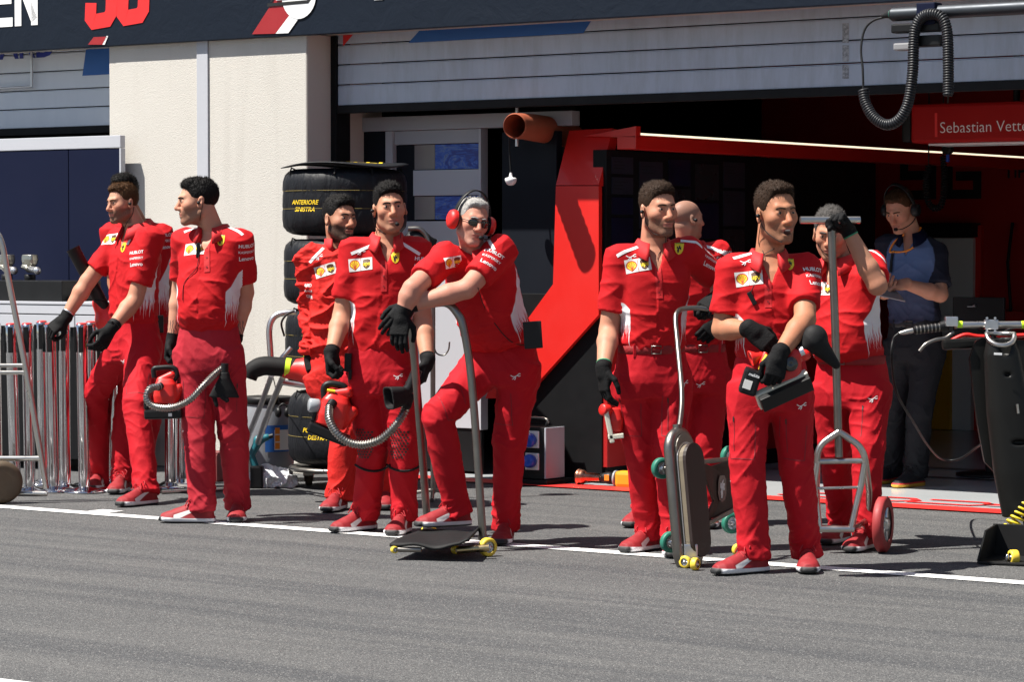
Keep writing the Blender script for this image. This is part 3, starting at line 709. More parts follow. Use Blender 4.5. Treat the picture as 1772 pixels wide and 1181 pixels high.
zc = t.m_('MULTIPLY_ADD', t.m_('SUBTRACT', .20, x), .40, .030); wd = t.m_('MULTIPLY_ADD', t.m_('SUBTRACT', x, .055), .085, .003)
swoosh = t.mul(t.inv(t.step(t.m_('ABSOLUTE', t.m_('SUBTRACT', z, zc)), wd, .003)), t.step(x, .065, .004), t.inv(t.step(x, .205, .004)), t.step(ax, .018, .004))
c = t.mix(t.noise(40, 3, o), (.20, .004, .008), (.28, .008, .013)); c = t.mix(swoosh, c, (.66, .65, .64)); c = t.mix(sole, c, (.66, .66, .68)); c = t.mix(toe, c, (.014, .014, .015)); c = t.mix(tread, c, (.03, .03, .032))
t.set(col=c, rough=.7); t.bump(t.noise(220, 2, o), .3, .002); M['trainer'] = t.m
t = NT('black trainer'); x, y, z, vec = t.attr(); c = t.mix(t.inv(t.step(z, .026, .003)), (.012, .012, .015), (.62, .34, .03)); c = t.mix(t.mul(t.step(z, .026, .002), t.inv(t.step(z, .034, .002))), c, (.5, .02, .02)); t.set(col=c, rough=.7); M['black trainer'] = t.m
def skin_mat(name, col, beard=0, beard_col=(.03, .018, .012), lip=(.40, .13, .10), tattoo=False, scalp=0):
    t = NT(name); x, y, z, vec = t.attr(); ax = t.m_('ABSOLUTE', x); o = t.obj()
    col = tuple(q * k for q, k in zip(col, (.90, .79, .70))); n = t.noise(26, 4, o, .6); n2 = t.noise(11, 3, o)
    c = t.mix(n, tuple(k * .85 for k in col), tuple(min(1, k * 1.1) for k in col)); c = t.mix(t.m_('MULTIPLY', t.step(n2, .55, .25), .35), c, (col[0] * .98, col[1] * .72, col[2] * .66))
    near = t.mul(t.step(z, -.135, .01), t.inv(t.step(ax, .09, .01)), t.step(y, -.08, .01))
    # flush on the nose, cheeks and ears
    fl = t.mul(near, t.inv(t.step(t.m_('ABSOLUTE', t.m_('ADD', z, .035)), .03, .03)), t.step(y, .06, .05)); c = t.mix(t.m_('MULTIPLY', fl, .4), c, (col[0], col[1] * .66, col[2] * .60))
    if beard:
        jaw = t.m_('MULTIPLY_ADD', y, -.42, -.010)     # cheek line drops towards the front
        zl = t.m_('MINIMUM', jaw, -.034)
        fz = t.m_('MULTIPLY_ADD', t.noise(60, 2, o), .012, -.006)
        bm = t.mul(near, t.inv(t.step(t.m_('ADD', z, fz), zl, .014)), t.step(y, -.012, .014), t.step(z, -.126, .01))
        inner = t.mul(t.inv(t.step(t.m_('ABSOLUTE', t.m_('ADD', z, .069)), .010, .003)), t.inv(t.step(ax, .021, .006)), t.step(y, .06, .01))
        c = t.mix(t.m_('MULTIPLY', t.mul(bm, t.inv(inner), t.m_('MULTIPLY_ADD', t.noise(190, 2, o), .5, .72)), beard), c, beard_col)
    lp = t.mul(t.inv(t.step(t.m_('ABSOLUTE', t.m_('ADD', z, .0685)), t.m_('MULTIPLY_ADD', ax, -.22, .0105), .003)), t.inv(t.step(ax, .024, .004)), t.step(y, .08, .006)); c = t.mix(t.m_('MULTIPLY', lp, .8), c, lip)
    if tattoo:
        v = t.n('ShaderNodeTexWave'); t.put(v.inputs['Vector'], o); v.inputs['Scale'].default_value = 22; v.inputs['Distortion'].default_value = 9; v.inputs['Detail'].default_value = 2
        c = t.mix(t.mul(t.step(v.outputs[1], .62, .1), M_TATTOO(t), .7), c, (.03, .04, .05))
    if scalp: c = t.mix(t.mul(t.step(z, t.m_('MULTIPLY_ADD', y, .9, .0), .02), t.m_('MULTIPLY_ADD', t.noise(300, 1, o), .3, scalp * .5)), c, (.10, .07, .06))
    t.set(col=c, rough=t.m_('MULTIPLY_ADD', n, .2, .46), spec=.28, sss=.06); t.b.inputs['Subsurface Radius'].default_value = (.012, .004, .002); t.b.inputs['Subsurface Scale'].default_value = .6
    t.bump(t.m_('ADD', n, t.noise(260, 2, o)), .18, .003); M[name] = t.m
def M_TATTOO(t):
    o = t.n('ShaderNodeSeparateXYZ'); t.put(o.inputs[0], t.obj()); return t.mul(t.step(o.outputs[2], TATTOO[0], .01), t.inv(t.step(o.outputs[2], TATTOO[1], .01)))
TATTOO = (.90, 1.02)
def hair_mat(name, col, col2=None):
    t = NT(name); o = t.obj(); n = t.noise(90, 3, t.obj((1, 1, .5)), .6); t.set(col=t.mix(n, tuple(k * .5 for k in col), col2 or tuple(k * 1.7 for k in col)), rough=.6, spec=.13); t.bump(t.noise(140, 3, t.obj((1, 1, .4))), .8, .006); M[name] = t.m
hair_mat('black hair', (.005, .0042, .004)); hair_mat('dark brown hair', (.022, .0115, .0065)); hair_mat('brown hair', (.055, .026, .011)); hair_mat('grey hair', (.20, .19, .18), (.50, .48, .46)); hair_mat('salt hair', (.022, .020, .019), (.12, .11, .105)); hair_mat('ginger hair', (.06, .028, .013))
t = NT('eye'); x, y, z, vec = t.attr('loc'); r2 = t.m_('SQRT', t.m_('ADD', t.mul(x, x), t.mul(z, z))); c = t.mix(t.step(r2, .0058, .0008), (.025, .014, .008), (.50, .46, .42)); t.set(col=c, rough=.12); M['eye'] = t.m
simple('lens', (.02, .014, .010), .05, spec=.8); simple('mouth dark', (.06, .012, .010), .6); simple('teeth', (.6, .57, .5), .4)

# ------------------------------------------------------------------ head (its own axes: x left, y face, z up; origin between the eyes' level and the ears)
HS = A3((.925, .95, 1.0))     # a little narrower than the plain measures
def head_prims(c, Rm, k, g):
    """yield (primitive, blend, cut?) of a head of size k placed at c with axes Rm (columns)"""
    W = lambda p: A3(c) + Rm @ (A3(p) * HS * k)
    E = lambda p, r, Q=None: ell(W(p), A3(r) * HS * k, Rm if Q is None else Rm @ Q)
    C = lambda a, b, ra, rb: cone(W(a), W(b), ra * k, rb * k)
    jw = g.get('jaw', 1.0); ns = g.get('nose', 1.0); fc = g.get('fat', 0)
    yield E((0, -.016, .030), (.0745, .098, .076)), .01, 0
    yield E((0, .022, -.028), (.0595 + fc, .065, .083)), .03, 0
    yield E((0, .030, -.074), (.0455 * jw + fc, .050, .041)), .025, 0
    yield E((0, .074, -.101), (.023 * jw, .019, .017)), .02, 0
    for s in (-1, 1):
        yield C((s * .0505 * jw, -.004, -.064), (s * .015, .070, -.103), .0155 + fc, .015), .02, 0
        yield E((s * .0415, .054, -.024), (.0215, .0235, .018)), .032, 0
        yield C((s * .008, .0860, .0175), (s * .036, .0730, .021), .009, .008), .018, 0
        yield E((s * .031, .0995, .001), (.0175, .016, .0115)), .014, 1
        yield E((s * .031, .0755, -.001), (.0150, .0135, .0125)), .004, 0        # the closed ball of lids
        yield E((s * .031, .0895, -.0015), (.0115, .006, g.get('eye', .0030))), .0012, 1   # the slit between them
    yield C((0, .084, .010), (0, .110 + .008 * (ns - 1), -.034), .0085, .0125 * ns), .009, 0
    for s in (-1, 1): yield E((s * .0125 * ns, .098, -.0385), (.0088, .011, .0085)), .006, 0
    yield E((0, .0735, -.060), (.034, .020, .026)), .018, 0
    o = g.get('open', 0)
    yield E((0, .0915, -.0635), (.022, .009, .0055)), .008, 0
    yield E((0, .0895, -.0755 - o), (.019, .009, .0064)), .008, 0
    if o: yield E((0, .098, -.0695 - o / 2), (.018, .022, .004 + o * .6)), .003, 1
    else: yield E((0, .1010, -.0690), (.025, .010, .0015)), .003, 1
    for s in (-1, 1):
        a = R(18); Q = np.array([[math.cos(.35 * s), math.sin(.35 * s), 0], [-math.sin(.35 * s), math.cos(.35 * s), 0], [0, 0, 1]]) @ np.array([[1, 0, 0], [0, math.cos(a), -math.sin(a)], [0, math.sin(a), math.cos(a)]])
        yield E((s * .0790, -.008, -.012), (.0095, .0185, .033), Q), .006, 0
        yield E((s * .0875, -.001, -.008), (.006, .010, .018), Q), .004, 1
def eyes_mesh(c, Rm, k):
    V, Fc, L = [], [], []
    for s in (-1, 1):
        n, m_ = 10, 14; base = len(V)
        for i in range(n + 1):
            for j in range(m_):
                th = math.pi * i / n * .5; ph = 2 * math.pi * j / m_; q = A3((math.sin(th) * math.cos(ph), math.cos(th), math.sin(th) * math.sin(ph))) * .0127
                V.append(A3(c) + Rm @ ((A3((s * .031, .0752, -.001)) + q) * HS * k)); L.append((q[0], q[1], q[2]))
        Fc += [[base + i * m_ + j, base + i * m_ + (j + 1) % m_, base + (i + 1) * m_ + (j + 1) % m_, base + (i + 1) * m_ + j] for i in range(n) for j in range(m_)]
    return V, Fc, L
def hair_mesh(c, Rm, k, st, seed):
    """cap of hair with a hairline plus many small tapering tufts"""
    th, sd, rec, fl = st.get('top', .020) * .50, st.get('side', .008) * .62, st.get('recede', 0), st.get('quiff', 0)
    W = lambda P_: A3(c) + (np.asarray(P_) * HS * k) @ Rm.T
    V = Vol((-.11, -.14, -.10), (.11, .13, .16), .0042)
    V.add(ell((0, -.016, .031), (.0738 + sd, .0972 + sd, .0755 + th)), .01)
    V.add(ell((0, .036, .078), (.050, .044, .020 + th * .6 + fl)), .03)
    X, Y, Z = V.ax[0][:, None, None], V.ax[1][None, :, None], V.ax[2][None, None, :]
    yy = [-.14, -.06, -.028, -.012, .010, .026, .034, .044, .058, .080, .14]; zz = [-.062, -.050, -.024, .012, .004, -.024, .002, .030, .056 + rec * .5, .071 + rec, .078 + rec]
    line = np.interp(Y, yy, zz) + .55 * rec * np.clip(np.abs(X) / .05, 0, 1) * (Y > .03) - .20 * np.maximum(0, .03 - np.abs(X)) * (Y > .04) * (1 if rec else 0)
    cutd = (line - Z) * .8; h = np.clip(.5 - .5 * (cutd - V.D) / .008, 0, 1)
    V.D = (cutd + (V.D - cutd) * h + .008 * h * (1 - h)).astype(np.float32)
    v, f = V.mesh(); n = vnormals(v, f)
    tp_ = np.clip((v[:, 2] - .035) / .06, .12, 1); v = v + n * (((vnoise(v * 62, seed) - .45) * .010 * (th / .014) + (vnoise(v * 170, seed + 1) - .5) * .006) * tp_)[:, None]
    rng = np.random.default_rng(seed); top = np.clip((v[:, 2] - .02) / .07, .12, 1) + .8 * (v[:, 1] > .05); pk = rng.choice(len(v), st.get('tufts', 2000), p=(top / top.sum()))
    tv, tf = [v], [q for q in f.tolist()]; base = len(v); add = []
    for i in pk:
        L = (.004 + sd * .5 + (th * .9) * np.clip((v[i, 2] - .03) / .07, 0, 1)) * rng.uniform(.4, 1.15); w = rng.uniform(.0010, .0024)
        d = nrm(n[i] * .75 + A3((rng.normal(0, .45), st.get('sweep', -.25) * 1.6 + rng.normal(0, .45), .10 + rng.normal(0, .35)))); a, b2, _ = frame(d); a, b2 = A3(a), A3(b2); p = v[i] - n[i] * .003
        add += [p + a * w, p - a * .5 * w + b2 * .87 * w, p - a * .5 * w - b2 * .87 * w, p + d * (L + .004)]
        tf += [[base, base + 1, base + 3], [base + 1, base + 2, base + 3], [base + 2, base, base + 3]]; base += 4
    return W(np.concatenate([v, A3(add)])), tf

# ------------------------------------------------------------------ hands (x to the fingertips, y to the thumb, z out of the back), and shoes
def hand_mesh(pose):
    c1, c2, c3, spread, tf = {'relaxed': (18, 30, 20, .05, .35), 'grip': (62, 78, 45, .02, 1.0), 'drape': (28, 14, 8, .16, .2), 'hook': (42, 62, 40, .03, .75), 'loose': (34, 48, 30, .06, .6)}[pose]
    V = Vol((-.07, -.11, -.115), (.20, .12, .05), .0026)
    V.add(cone((-.012, 0, 0), (.02, 0, 0), .0335, .030), .012)
    V.add(loft((.0, 0, 0), (.092, 0, 0), [0, .25, .7, 1], [.030, .038, .043, .042], [.020, .0185, .0165, .014], (0, 1, 0), p=2.4), .014)
    V.add(ell((.035, .022, -.012), (.034, .02, .016)), .012); V.add(ell((.035, -.024, -.010), (.036, .016, .014)), .012)
    for i, (y, L, r) in enumerate(((.030, .078, .0104), (.0105, .086, .0108), (-.010, .080, .0104), (-.030, .064, .0093))):
        p = A3((.089 - abs(y - .008) * .18, y, .001)); a = 0; yaw = (y / .03) * spread
        for j, (cj, fr) in enumerate(((c1, .46), (c2, .30), (c3, .24))):
            a += R(cj * (1 + .10 * (i - 1.2))); d = A3((math.cos(a) * math.cos(yaw), math.cos(a) * math.sin(yaw), -math.sin(a))); q = p + d * L * fr
            V.add(cone(p, q, r * (1 - .06 * j), r * (.95 - .07 * j)), .0025 if j == 0 else .003); p = q
    p = A3((.022, .030, -.008))
    for j, (d, L, r) in enumerate(((( .62, .66 - .35 * tf, -.22 - .5 * tf), .040, .0135), ((.85, .40 - .75 * tf, -.12 - .45 * tf), .030, .0118), ((.92, .18 - .9 * tf, -.1 - .4 * tf), .026, .0105))):
        q = p + nrm(d) * L; V.add(cone(p, q, r, r * .93), .006 if j == 0 else .003); p = q
    v, f = V.mesh(); return relax(v, f, 1, .3), f
_h = {}
def get_hand(pose, left):
    if pose not in _h: _h[pose] = hand_mesh(pose)
    v, f = _h[pose]
    if left: return v * A3((1, -1, 1)), f[:, ::-1]
    return v, f
def shoe_mesh():
    V = Vol((-.03, -.07, -.005), (.32, .07, .16), .0042)
    ts = [0, .12, .35, .55, .75, .9, 1]
    V.add(loft((.004, 0, .017), (.292, 0, .019), ts, [.024, .035, .036, .041, .049, .042, .022], [.017, .0175, .0175, .017, .016, .013, .010], (0, 1, 0), p=2.6), .008)
    V.add(loft((.012, 0, .044), (.278, 0, .034), ts, [.022, .033, .034, .039, .046, .040, .020], [.040, .046, .044, .038, .030, .022, .012], (0, 1, 0), p=2.3), .016)
    V.add(cone((.058, 0, .06), (.048, 0, .118), .040, .038), .02); V.add(cone((.10, 0, .088), (.20, 0, .052), .024, .018), .02)
    V.cut(ell((.052, 0, .135), (.034, .028, .022)), .006); V.cut(((lambda X, Y, Z: Z + 0 * X + 0 * Y), ((-.03, -.07, -.02), (.32, .07, .01))), .001)
    v, f = V.mesh(); v = relax(v, f, 1, .4); loc = v.copy()
    m = MB()
    for k in range(5):
        x = .112 + k * .020; z = .112 - k * .0115; s = 1 if k % 2 else -1
        m.tube([(x - .006 * s, -.026, z - .014), (x, -.008, z + .003), (x + .002, .010, z + .003), (x + .006 * s, .026, z - .014)], .0032, 'shoe lace', 6)
    for s in (-1, 1): m.tube(smooth_path([(.108, 0, .118), (.112, s * .022, .132), (.125, s * .04, .118), (.122, s * .030, .104)], 4), .0028, 'shoe lace', 6); m.tube(smooth_path([(.108, 0, .118), (.135, s * .018, .118), (.15, s * .034, .088)], 4), .0026, 'shoe lace', 6)
    k = len(v); fl = [list(map(int, q)) for q in f] + [[a + k for a in q] for q in m.f]
    return np.concatenate([v, A3(m.v)]), fl, [0] * len(f) + [1] * len(m.f), np.concatenate([loc, np.zeros((len(m.v), 3)) + A3((.1, 0, .07))])
SHOE = shoe_mesh()
# ================================================================== prints laid on cloth
def subdiv2d(v2, f2, mx=.011):
    bm = bmesh.new(); vs_ = [bm.verts.new((p[0], p[1], 0)) for p in v2]
    for q in f2:
        try: bm.faces.new([vs_[i] for i in q])
        except ValueError: pass
    bmesh.ops.triangulate(bm, faces=bm.faces[:])
    for _ in range(5):
        e = [q for q in bm.edges if q.calc_length() > mx]
        if not e: break
        bmesh.ops.subdivide_edges(bm, edges=e, cuts=1, use_grid_fill=False); bmesh.ops.triangulate(bm, faces=bm.faces[:])
    bm.verts.ensure_lookup_table(); bm.verts.index_update()
    r = [(q.co.x, q.co.y) for q in bm.verts], [[q.index for q in p.verts] for p in bm.faces]; bm.free(); return r
def tr(vf, dx=0, dy=0, s=1, sy=None): return [(p[0] * s + dx, p[1] * (sy or s) + dy) for p in vf[0]], vf[1]
def rect(w, h): return poly2d([(-w / 2, -h / 2), (w / 2, -h / 2), (w / 2, h / 2), (-w / 2, h / 2)])
HORSE = [[(-.2, -1), (-.05, -.45), (-.1, .0), (.1, .45), (.05, .8)], [(-.1, .0), (-.35, -.35), (-.2, -.7)], [(.1, .35), (.45, .35), (.35, .05)], [(.05, .2), (.4, .1), (.5, -.2)], [(-.12, 0), (-.45, .2), (-.4, .6)], [(.05, .8), (.3, .7)]]
CAT = [[(-1, .55), (-.6, .2), (-.2, .12), (.25, .30), (.75, .62)], [(.25, .3), (.55, .05), (.9, .12)], [(-.25, .12), (-.5, -.2), (-.8, -.32)], [(-.1, .1), (-.15, -.25), (-.4, -.55)], [(.75, .62), (.95, .5)]]
def D_patch():
    L = [(rect(.118, .062), 'pale patch', 0)]
    sh = [(0, -.024)] + [(.023 * math.cos(R(a)), .001 + .021 * math.sin(R(a))) for a in range(-20, 201, 20)]
    L += [(tr(poly2d(sh), -.029, 0, 1.12), 'red patch', .0006), (tr(poly2d(sh), -.029, .0, .92), 'yellow patch', .0012)]
    L += [(tr(stroke2d([[(0, -.02), (.018 * math.cos(R(a)), .001 + .018 * math.sin(R(a)))] for a in (25, 58, 90, 122, 155)], .0022), -.029, 0), 'red patch', .0018)]
    ub = [(0, -.026), (.013, -.018), (.019, -.006), (.019, .020), (.008, .024), (-.008, .024), (-.019, .020), (-.019, -.006), (-.013, -.018)]
    L += [(tr(poly2d(ub), .030, 0), 'brown patch', .0006), (tr(text2d('ups', .029, .03), .030, .001), 'yellow patch', .0012), (rect(.0018, .062), 'red patch', .0008)]
    return L
def D_shield():
    p = [(0, -.030), (.012, -.022), (.019, -.008), (.021, .026), (0, .029), (-.021, .026), (-.019, -.008), (-.012, -.022)]
    return [(poly2d(p), 'yellow patch', 0), (tr(stroke2d(HORSE, .30), 0, -.003, .017, .019), 'black print', .0008), (tr(rect(.036, .003), 0, .0255), 'green print', .0008)]
simple('green print', (.02, .25, .06), .5)
def D_sleeve(): return [(tr(text2d('HUBLOT', .025, .022), 0, .036), 'shirt white', 0), (tr(text2d('KASPERSKY', .0185, .012), 0, .003), 'shirt white', 0), (tr(text2d('Lenovo', .029, .02), 0, -.032), 'shirt white', 0)]
def D_sleeve2(): return [(tr(text2d('AMD', .022, .02), 0, .034), 'shirt white', 0), (tr(text2d('MAHLE', .017, .02), 0, .003), 'shirt white', 0), (tr(text2d('OMR', .024, .02), 0, -.03), 'shirt white', 0)]
def D_stripe(): return [(rect(.112, .0155), 'shirt white', 0)]
def D_cat(): return [(tr(stroke2d(CAT, .17), 0, 0, .024, .022), 'shirt white', 0)]
def D_zip(): return [(rect(.004, .14), 'dark zip', 0), (tr(rect(.006, .022), 0, .064), 'black print', .0012)]
def D_pocket(): return [(stroke2d([[(-.055, .09), (-.06, -.09), (.05, -.10), (.06, .05)]], .0035), 'dark zip', 0)]
def D_seam(): return [(rect(.0035, .62), 'dark zip', 0)]
def D_placket(): return [(rect(.030, .150), 'red collar', .0012)] + [(tr(circ2d(.0045, 8), 0, y), 'dark zip', .003) for y in (-.05, 0, .05)]
def D_sponsor(): return [(rect(.085, .036), 'yellow patch', 0), (tr(text2d('PIRELLI', .024, .02), 0, 0), 'red patch', .0008)]
def D_knee():
    L = []
    for i in range(6):
        for j in range(11):
            if (i, j) in ((0, 0), (5, 0), (5, 1), (0, 10), (5, 10), (4, 10)): continue
            L.append((tr(circ2d(.0058, 6), (i - 2.5) * .0158 + (.0079 if j % 2 else 0), (j - 5) * .0138), 'black print', .0006))
    return L
simple('dark zip', (.20, .006, .012), .7)
DEC = dict(patch=D_patch, shield=D_shield, sleeve=D_sleeve, sleeve2=D_sleeve2, stripe=D_stripe, cat=D_cat, zip=D_zip, pocket=D_pocket, seam=D_seam, placket=D_placket, sponsor=D_sponsor, knee=D_knee)
def lay(bvh, kind, px, py, rot=0, s=1.0, mb=None):
    r = ray(px, py).normalized(); h, n, i, d = bvh.ray_cast(CP, r)
    if h is None: print('decal off cloth', kind, px, py); return
    # mean normal round the spot
    ns = Vector(n); 
    for a in range(6):
        q = h + (Vector((1, 0, 0)) * math.cos(a) + Vector((0, 0, 1)) * math.sin(a)) * .02 - r * .3
        h2, n2, _, _ = bvh.ray_cast(q, r)
        if h2 is not None and (h2 - h).length < .06: ns += n2
    n = ns.normalized(); n = (n - r * .35).normalized()
    up = Vector((0, 0, 1)); up = (up - n * up.dot(n)).normalized(); x = up.cross(n)
    if kind == 'placket': rot += 0
    c, s_ = math.cos(R(rot)), math.sin(R(rot)); xa, ya = x * c + up * s_, up * c - x * s_
    for vf, mat, lift in DEC[kind]():
        v2, f2 = subdiv2d(*vf, mx=.02 if kind == 'knee' else .011); out = []
        bad = set()
        for k_, p in enumerate(v2):
            w = h + xa * p[0] * s + ya * p[1] * s
            q, nn, _, dd = bvh.ray_cast(w + n * .09, -n, .22)
            if q is None or abs((q - w).dot(n)) > .034: bad.add(k_)
            out.append((q if q is not None else w) + n * (.0016 + lift))
        f2 = [q for q in f2 if not any(k_ in bad for k_ in q)]
        mb.add(out, f2, mat, True)

# ================================================================== one person
ALL = []
def vecs(yaw):
    y = R(yaw); return A3((math.cos(y), math.sin(y), 0)), A3((math.sin(y), -math.cos(y), 0))     # left, front
def person(label, head, yh, neck, pelvis, yc, yp, feet, knees, arms, skin, hair, hairst={}, face={}, pitch=0, roll=0, dn=0, dp=0, dh=None, girth=1.0, belly=0, top='red polo', bottom='red trousers',
           dec=(), tdec=(), sleeve=.74, suit=False, shoe='trainer', wires=(), seed=1, collar='red collar', belt='red belt', gloves=(1, 1), vneck=True, thigh=1.0, shdx=(0, 0), leg_r=.99, group=None, bald=False):
    lp, fp = vecs(yp); lc, fcv = vecs(yc); g = girth
    ank, sh_ = {}, {}
    for sd, (toe, heel, z) in zip('LR', feet):
        a, b = G(*toe, z), G(*heel, z); d = (a - b); d.z = 0; d.normalize(); mid = (a + b) / 2; hp = mid - d * .146
        ank[sd] = A3(hp + d * .06 + Vector((0, 0, .085))); sh_[sd] = (A3(hp), A3(d))
    y0 = (ank['L'][1] + ank['R'][1]) / 2; yb = y0 + dp
    Pb = A3(P(*pelvis, yb)); Nb = A3(P(*neck, yb + dn)); w = nrm(Nb - Pb); T = np.linalg.norm(Nb - Pb)
    base = (float(Pb[0]), float(y0), 0.0)
    # head
    hd = yb + dn + (dh if dh is not None else fcv[1] * .035); hy = hd
    kh = (head[2] - head[1]) * hy / F_PX / .252
    Hc = A3(P(head[0], head[2], hy)) + A3((0, 0, .120 * kh))
    lh, fh = vecs(yh); rt = -lh; up = A3((0, 0, 1)); cp_, sp_ = math.cos(R(pitch)), math.sin(R(pitch))
    f2 = fh * cp_ - up * sp_; u2 = up * cp_ + fh * sp_; cr, sr = math.cos(R(roll)), math.sin(R(roll)); r3 = rt * cr + u2 * sr; u3 = u2 * cr - rt * sr
    Rm = np.stack([r3, f2, u3], 1)
    # arms
    J = {}
    for sd, sg in (('L', 1), ('R', -1)):
        sh = Nb - w * .055 + lc * sg * .157 * g + w * (shdx[0] if sd == 'L' else shdx[1]); a = arms[sd]
        if a.get('sh'): sh = A3(P(*a['sh'][:2], yb + dn + a['sh'][2]))
        e = A3(atsphere(a['el'][0], a['el'][1], Vector(sh), .285, a['el'][2])); wr = A3(atsphere(a['wr'][0], a['wr'][1], Vector(e), a.get('fl', .25), a['wr'][2])); J[sd] = (sh, e, wr)
    # ---- skin: head, neck, chest, arms in one surface
    pts = [Hc + A3((.15, .15, .15)), Hc - A3((.15, .15, .18)), Nb - w * .22 + A3((.2, .14, 0)), Nb - w * .22 - A3((.2, .14, 0))]
    for sd in 'LR': pts += [q + sg * A3((.07, .07, .07)) for q in J[sd] for sg in (1, -1)]
    V = Vol(np.min(pts, 0), np.max(pts, 0), .0038)
    ts = [-.04, .10, .30, .50, .72, .86, .95, 1.0]; rxs = A3([.141, .149, .150, .161, .171, .155, .112, .072]) * g; rys = A3([.104, .113 + belly, .115 + belly, .116 + belly * .5, .116, .102, .082, .064]) * g
    oy = [0, .006 + belly * .7, .008 + belly * .8, .006 + belly * .4, 0, -.008, -.016, -.018]
    V.add(loft(Pb, Nb, [.5] + ts[4:], rxs[3:] - .008, rys[3:] - .008, -lp, -lc, oy[3:], 2.3), .01)
    nt = Hc + Rm @ (A3((0, -.030, -.045)) * kh); V.add(cone(Nb - w * .03 - fcv * .012, nt, .0615, .054 * kh), .028)
    for sd in 'LR':
        sh, e, wr = J[sd]; V.add(cone(Nb - w * .045, sh - w * .012, .052, .050), .02)
        if not suit:
            ax = nrm(wr - e); ar = arms[sd].get('r', 1.0); m_ = e + (wr - e) * .30; V.add(cone(sh, e, .054 * ar, .0455 * ar), .02); V.add(cone(e, m_, .0445 * ar, .0475 * ar), .012); V.add(cone(m_, wr - ax * .012, .0465 * ar, .0305), .012); pass
    for prim, k, ct in head_prims(Hc, Rm, kh, face): (V.cut if ct else V.add)(prim, k * kh)
    v, f = V.mesh(); v = relax(v, f, 1, .35); loc = ((v - Hc) / kh) @ Rm
    fl = f.tolist(); mi = [0] * len(fl); mats = [skin, 'eye']; ev, ef, el_ = eyes_mesh(Hc, Rm, kh); k0 = len(v)
    fl += [[a + k0 for a in q] for q in ef]; mi += [1] * len(ef); v_all = np.concatenate([v, A3(ev)]); loc_all = np.concatenate([loc, A3(el_)])
    if face.get('open'):
        mm = MB(); c_ = Hc + Rm @ (A3((0, .088, -.073)) * HS * kh); mm.lathe([(.001, .006), (.012, .003), (.015, -.004)], 'mouth dark', c_, f2, 12); c2 = Hc + Rm @ (A3((0, .0905, -.0675)) * HS * kh); mm.box((-.012, -.004, -.003), (.012, .004, .003), 'teeth', .001, (c2, r3, f2, u3))
        k0 = len(v_all); fl += [[a + k0 for a in q] for q in mm.f]; mi += [2 + q for q in mm.mi]; mats += mm.mats; v_all = np.concatenate([v_all, A3(mm.v)]); loc_all = np.concatenate([loc_all, np.zeros((len(mm.v), 3)) + 9])
    bare = [sd for sd, gl in zip('LR', gloves) if not gl]
    def hand_world(sd):
        a = arms[sd]; sh, e, wr = J[sd]; pose, dr, palm = a['hand']; hv, hf = get_hand(pose, sd == 'L')
        x = nrm(dr) if dr is not None else nrm(wr - e); pl = A3(palm); z = -nrm(pl - x * (pl @ x)); y = np.cross(z, x); return wr + (hv * a.get('hs', 1.06)) @ np.stack([x, y, z], 1).T, hf
    for sd in bare:
        hv, hf = hand_world(sd); k0 = len(v_all); fl += (hf + k0).tolist(); mi += [0] * len(hf); v_all = np.concatenate([v_all, hv]); loc_all = np.concatenate([loc_all, np.zeros((len(hv), 3)) + A3((0, -9, -9))])
    body = mobj('person', v_all, fl, mats, None, base, mi, True, loc_all)
    tag(body, label, 'person', group)
    skin_bvh = BVHTree.FromPolygons([Vector(q) for q in v], f.tolist())
    # brows
    mm = MB()
    if hair:
        for s in (-1, 1):
            path = [Hc + Rm @ (A3((s * x_, y_, z_)) * HS * kh) for x_, y_, z_ in ((.011, .0975, .0145), (.022, .0955, .0172), (.034, .0890, .0178), (.046, .0760, .0140))]; mm.tube(smooth_path(path, 4), [.0022] + [.0036] * 8 + [.0030] * 3 + [.0012], hair, 6)
        hv, hf = hair_mesh(Hc, Rm, kh, hairst, seed) if not bald else (np.zeros((0, 3)), [])
        k0 = len(hv); mobj('hair', np.concatenate([hv, A3(mm.v)]), hf + [[a + k0 for a in q] for q in mm.f], hair, body, base)
    # ---- top
    X = []
    tops = [loft(Pb, Nb, ts, rxs, rys, -lp, -lc, oy, 2.35)]
    lo = np.min([Pb - .25, Nb - .25] + [J[s][0] - .12 for s in 'LR'] + [J[s][1] - .1 for s in 'LR'] + ([J[s][2] - .08 for s in 'LR'] if suit else []), 0); hi = np.max([Pb + .25, Nb + A3((.25, .25, .12))] + [J[s][0] + .12 for s in 'LR'] + [J[s][1] + .1 for s in 'LR'] + ([J[s][2] + .08 for s in 'LR'] if suit else []), 0)
    V = Vol(lo, hi, .0056); V.add(tops[0], .01); arms_p = []
    for sd in 'LR':
        sh, e, wr = J[sd]; V.add(cone(Nb - w * .050, sh + w * .004, .060, .064), .03)
        if suit:
            p1 = loft(sh - (e - sh) * .05, e, [0, .3, 1], [.082, .080, .068], [.082, .080, .068], fcv + A3((.01, .02, .3)), None, None); p2 = loft(e, wr, [-.1, .3, .8, 1], [.066, .066, .052, .046], [.066, .066, .052, .046], fcv + A3((.01, .02, .3)))
            V.add(p1, .03); V.add(p2, .02); arms_p += [p1, p2]
        else:
            p1 = loft(sh, e, [-.10, .1, .45, sleeve - .06, sleeve], [.066, .069, .066, .0675, .066], [.066, .069, .067, .0675, .066], fcv + A3((.011, .023, .31)))
            V.add(p1, .028); arms_p.append(p1)
    # neck opening and the open collar's V
    V.cut(cone(Nb - w * .035 - fcv * .012, nt, .066, .069), .006)
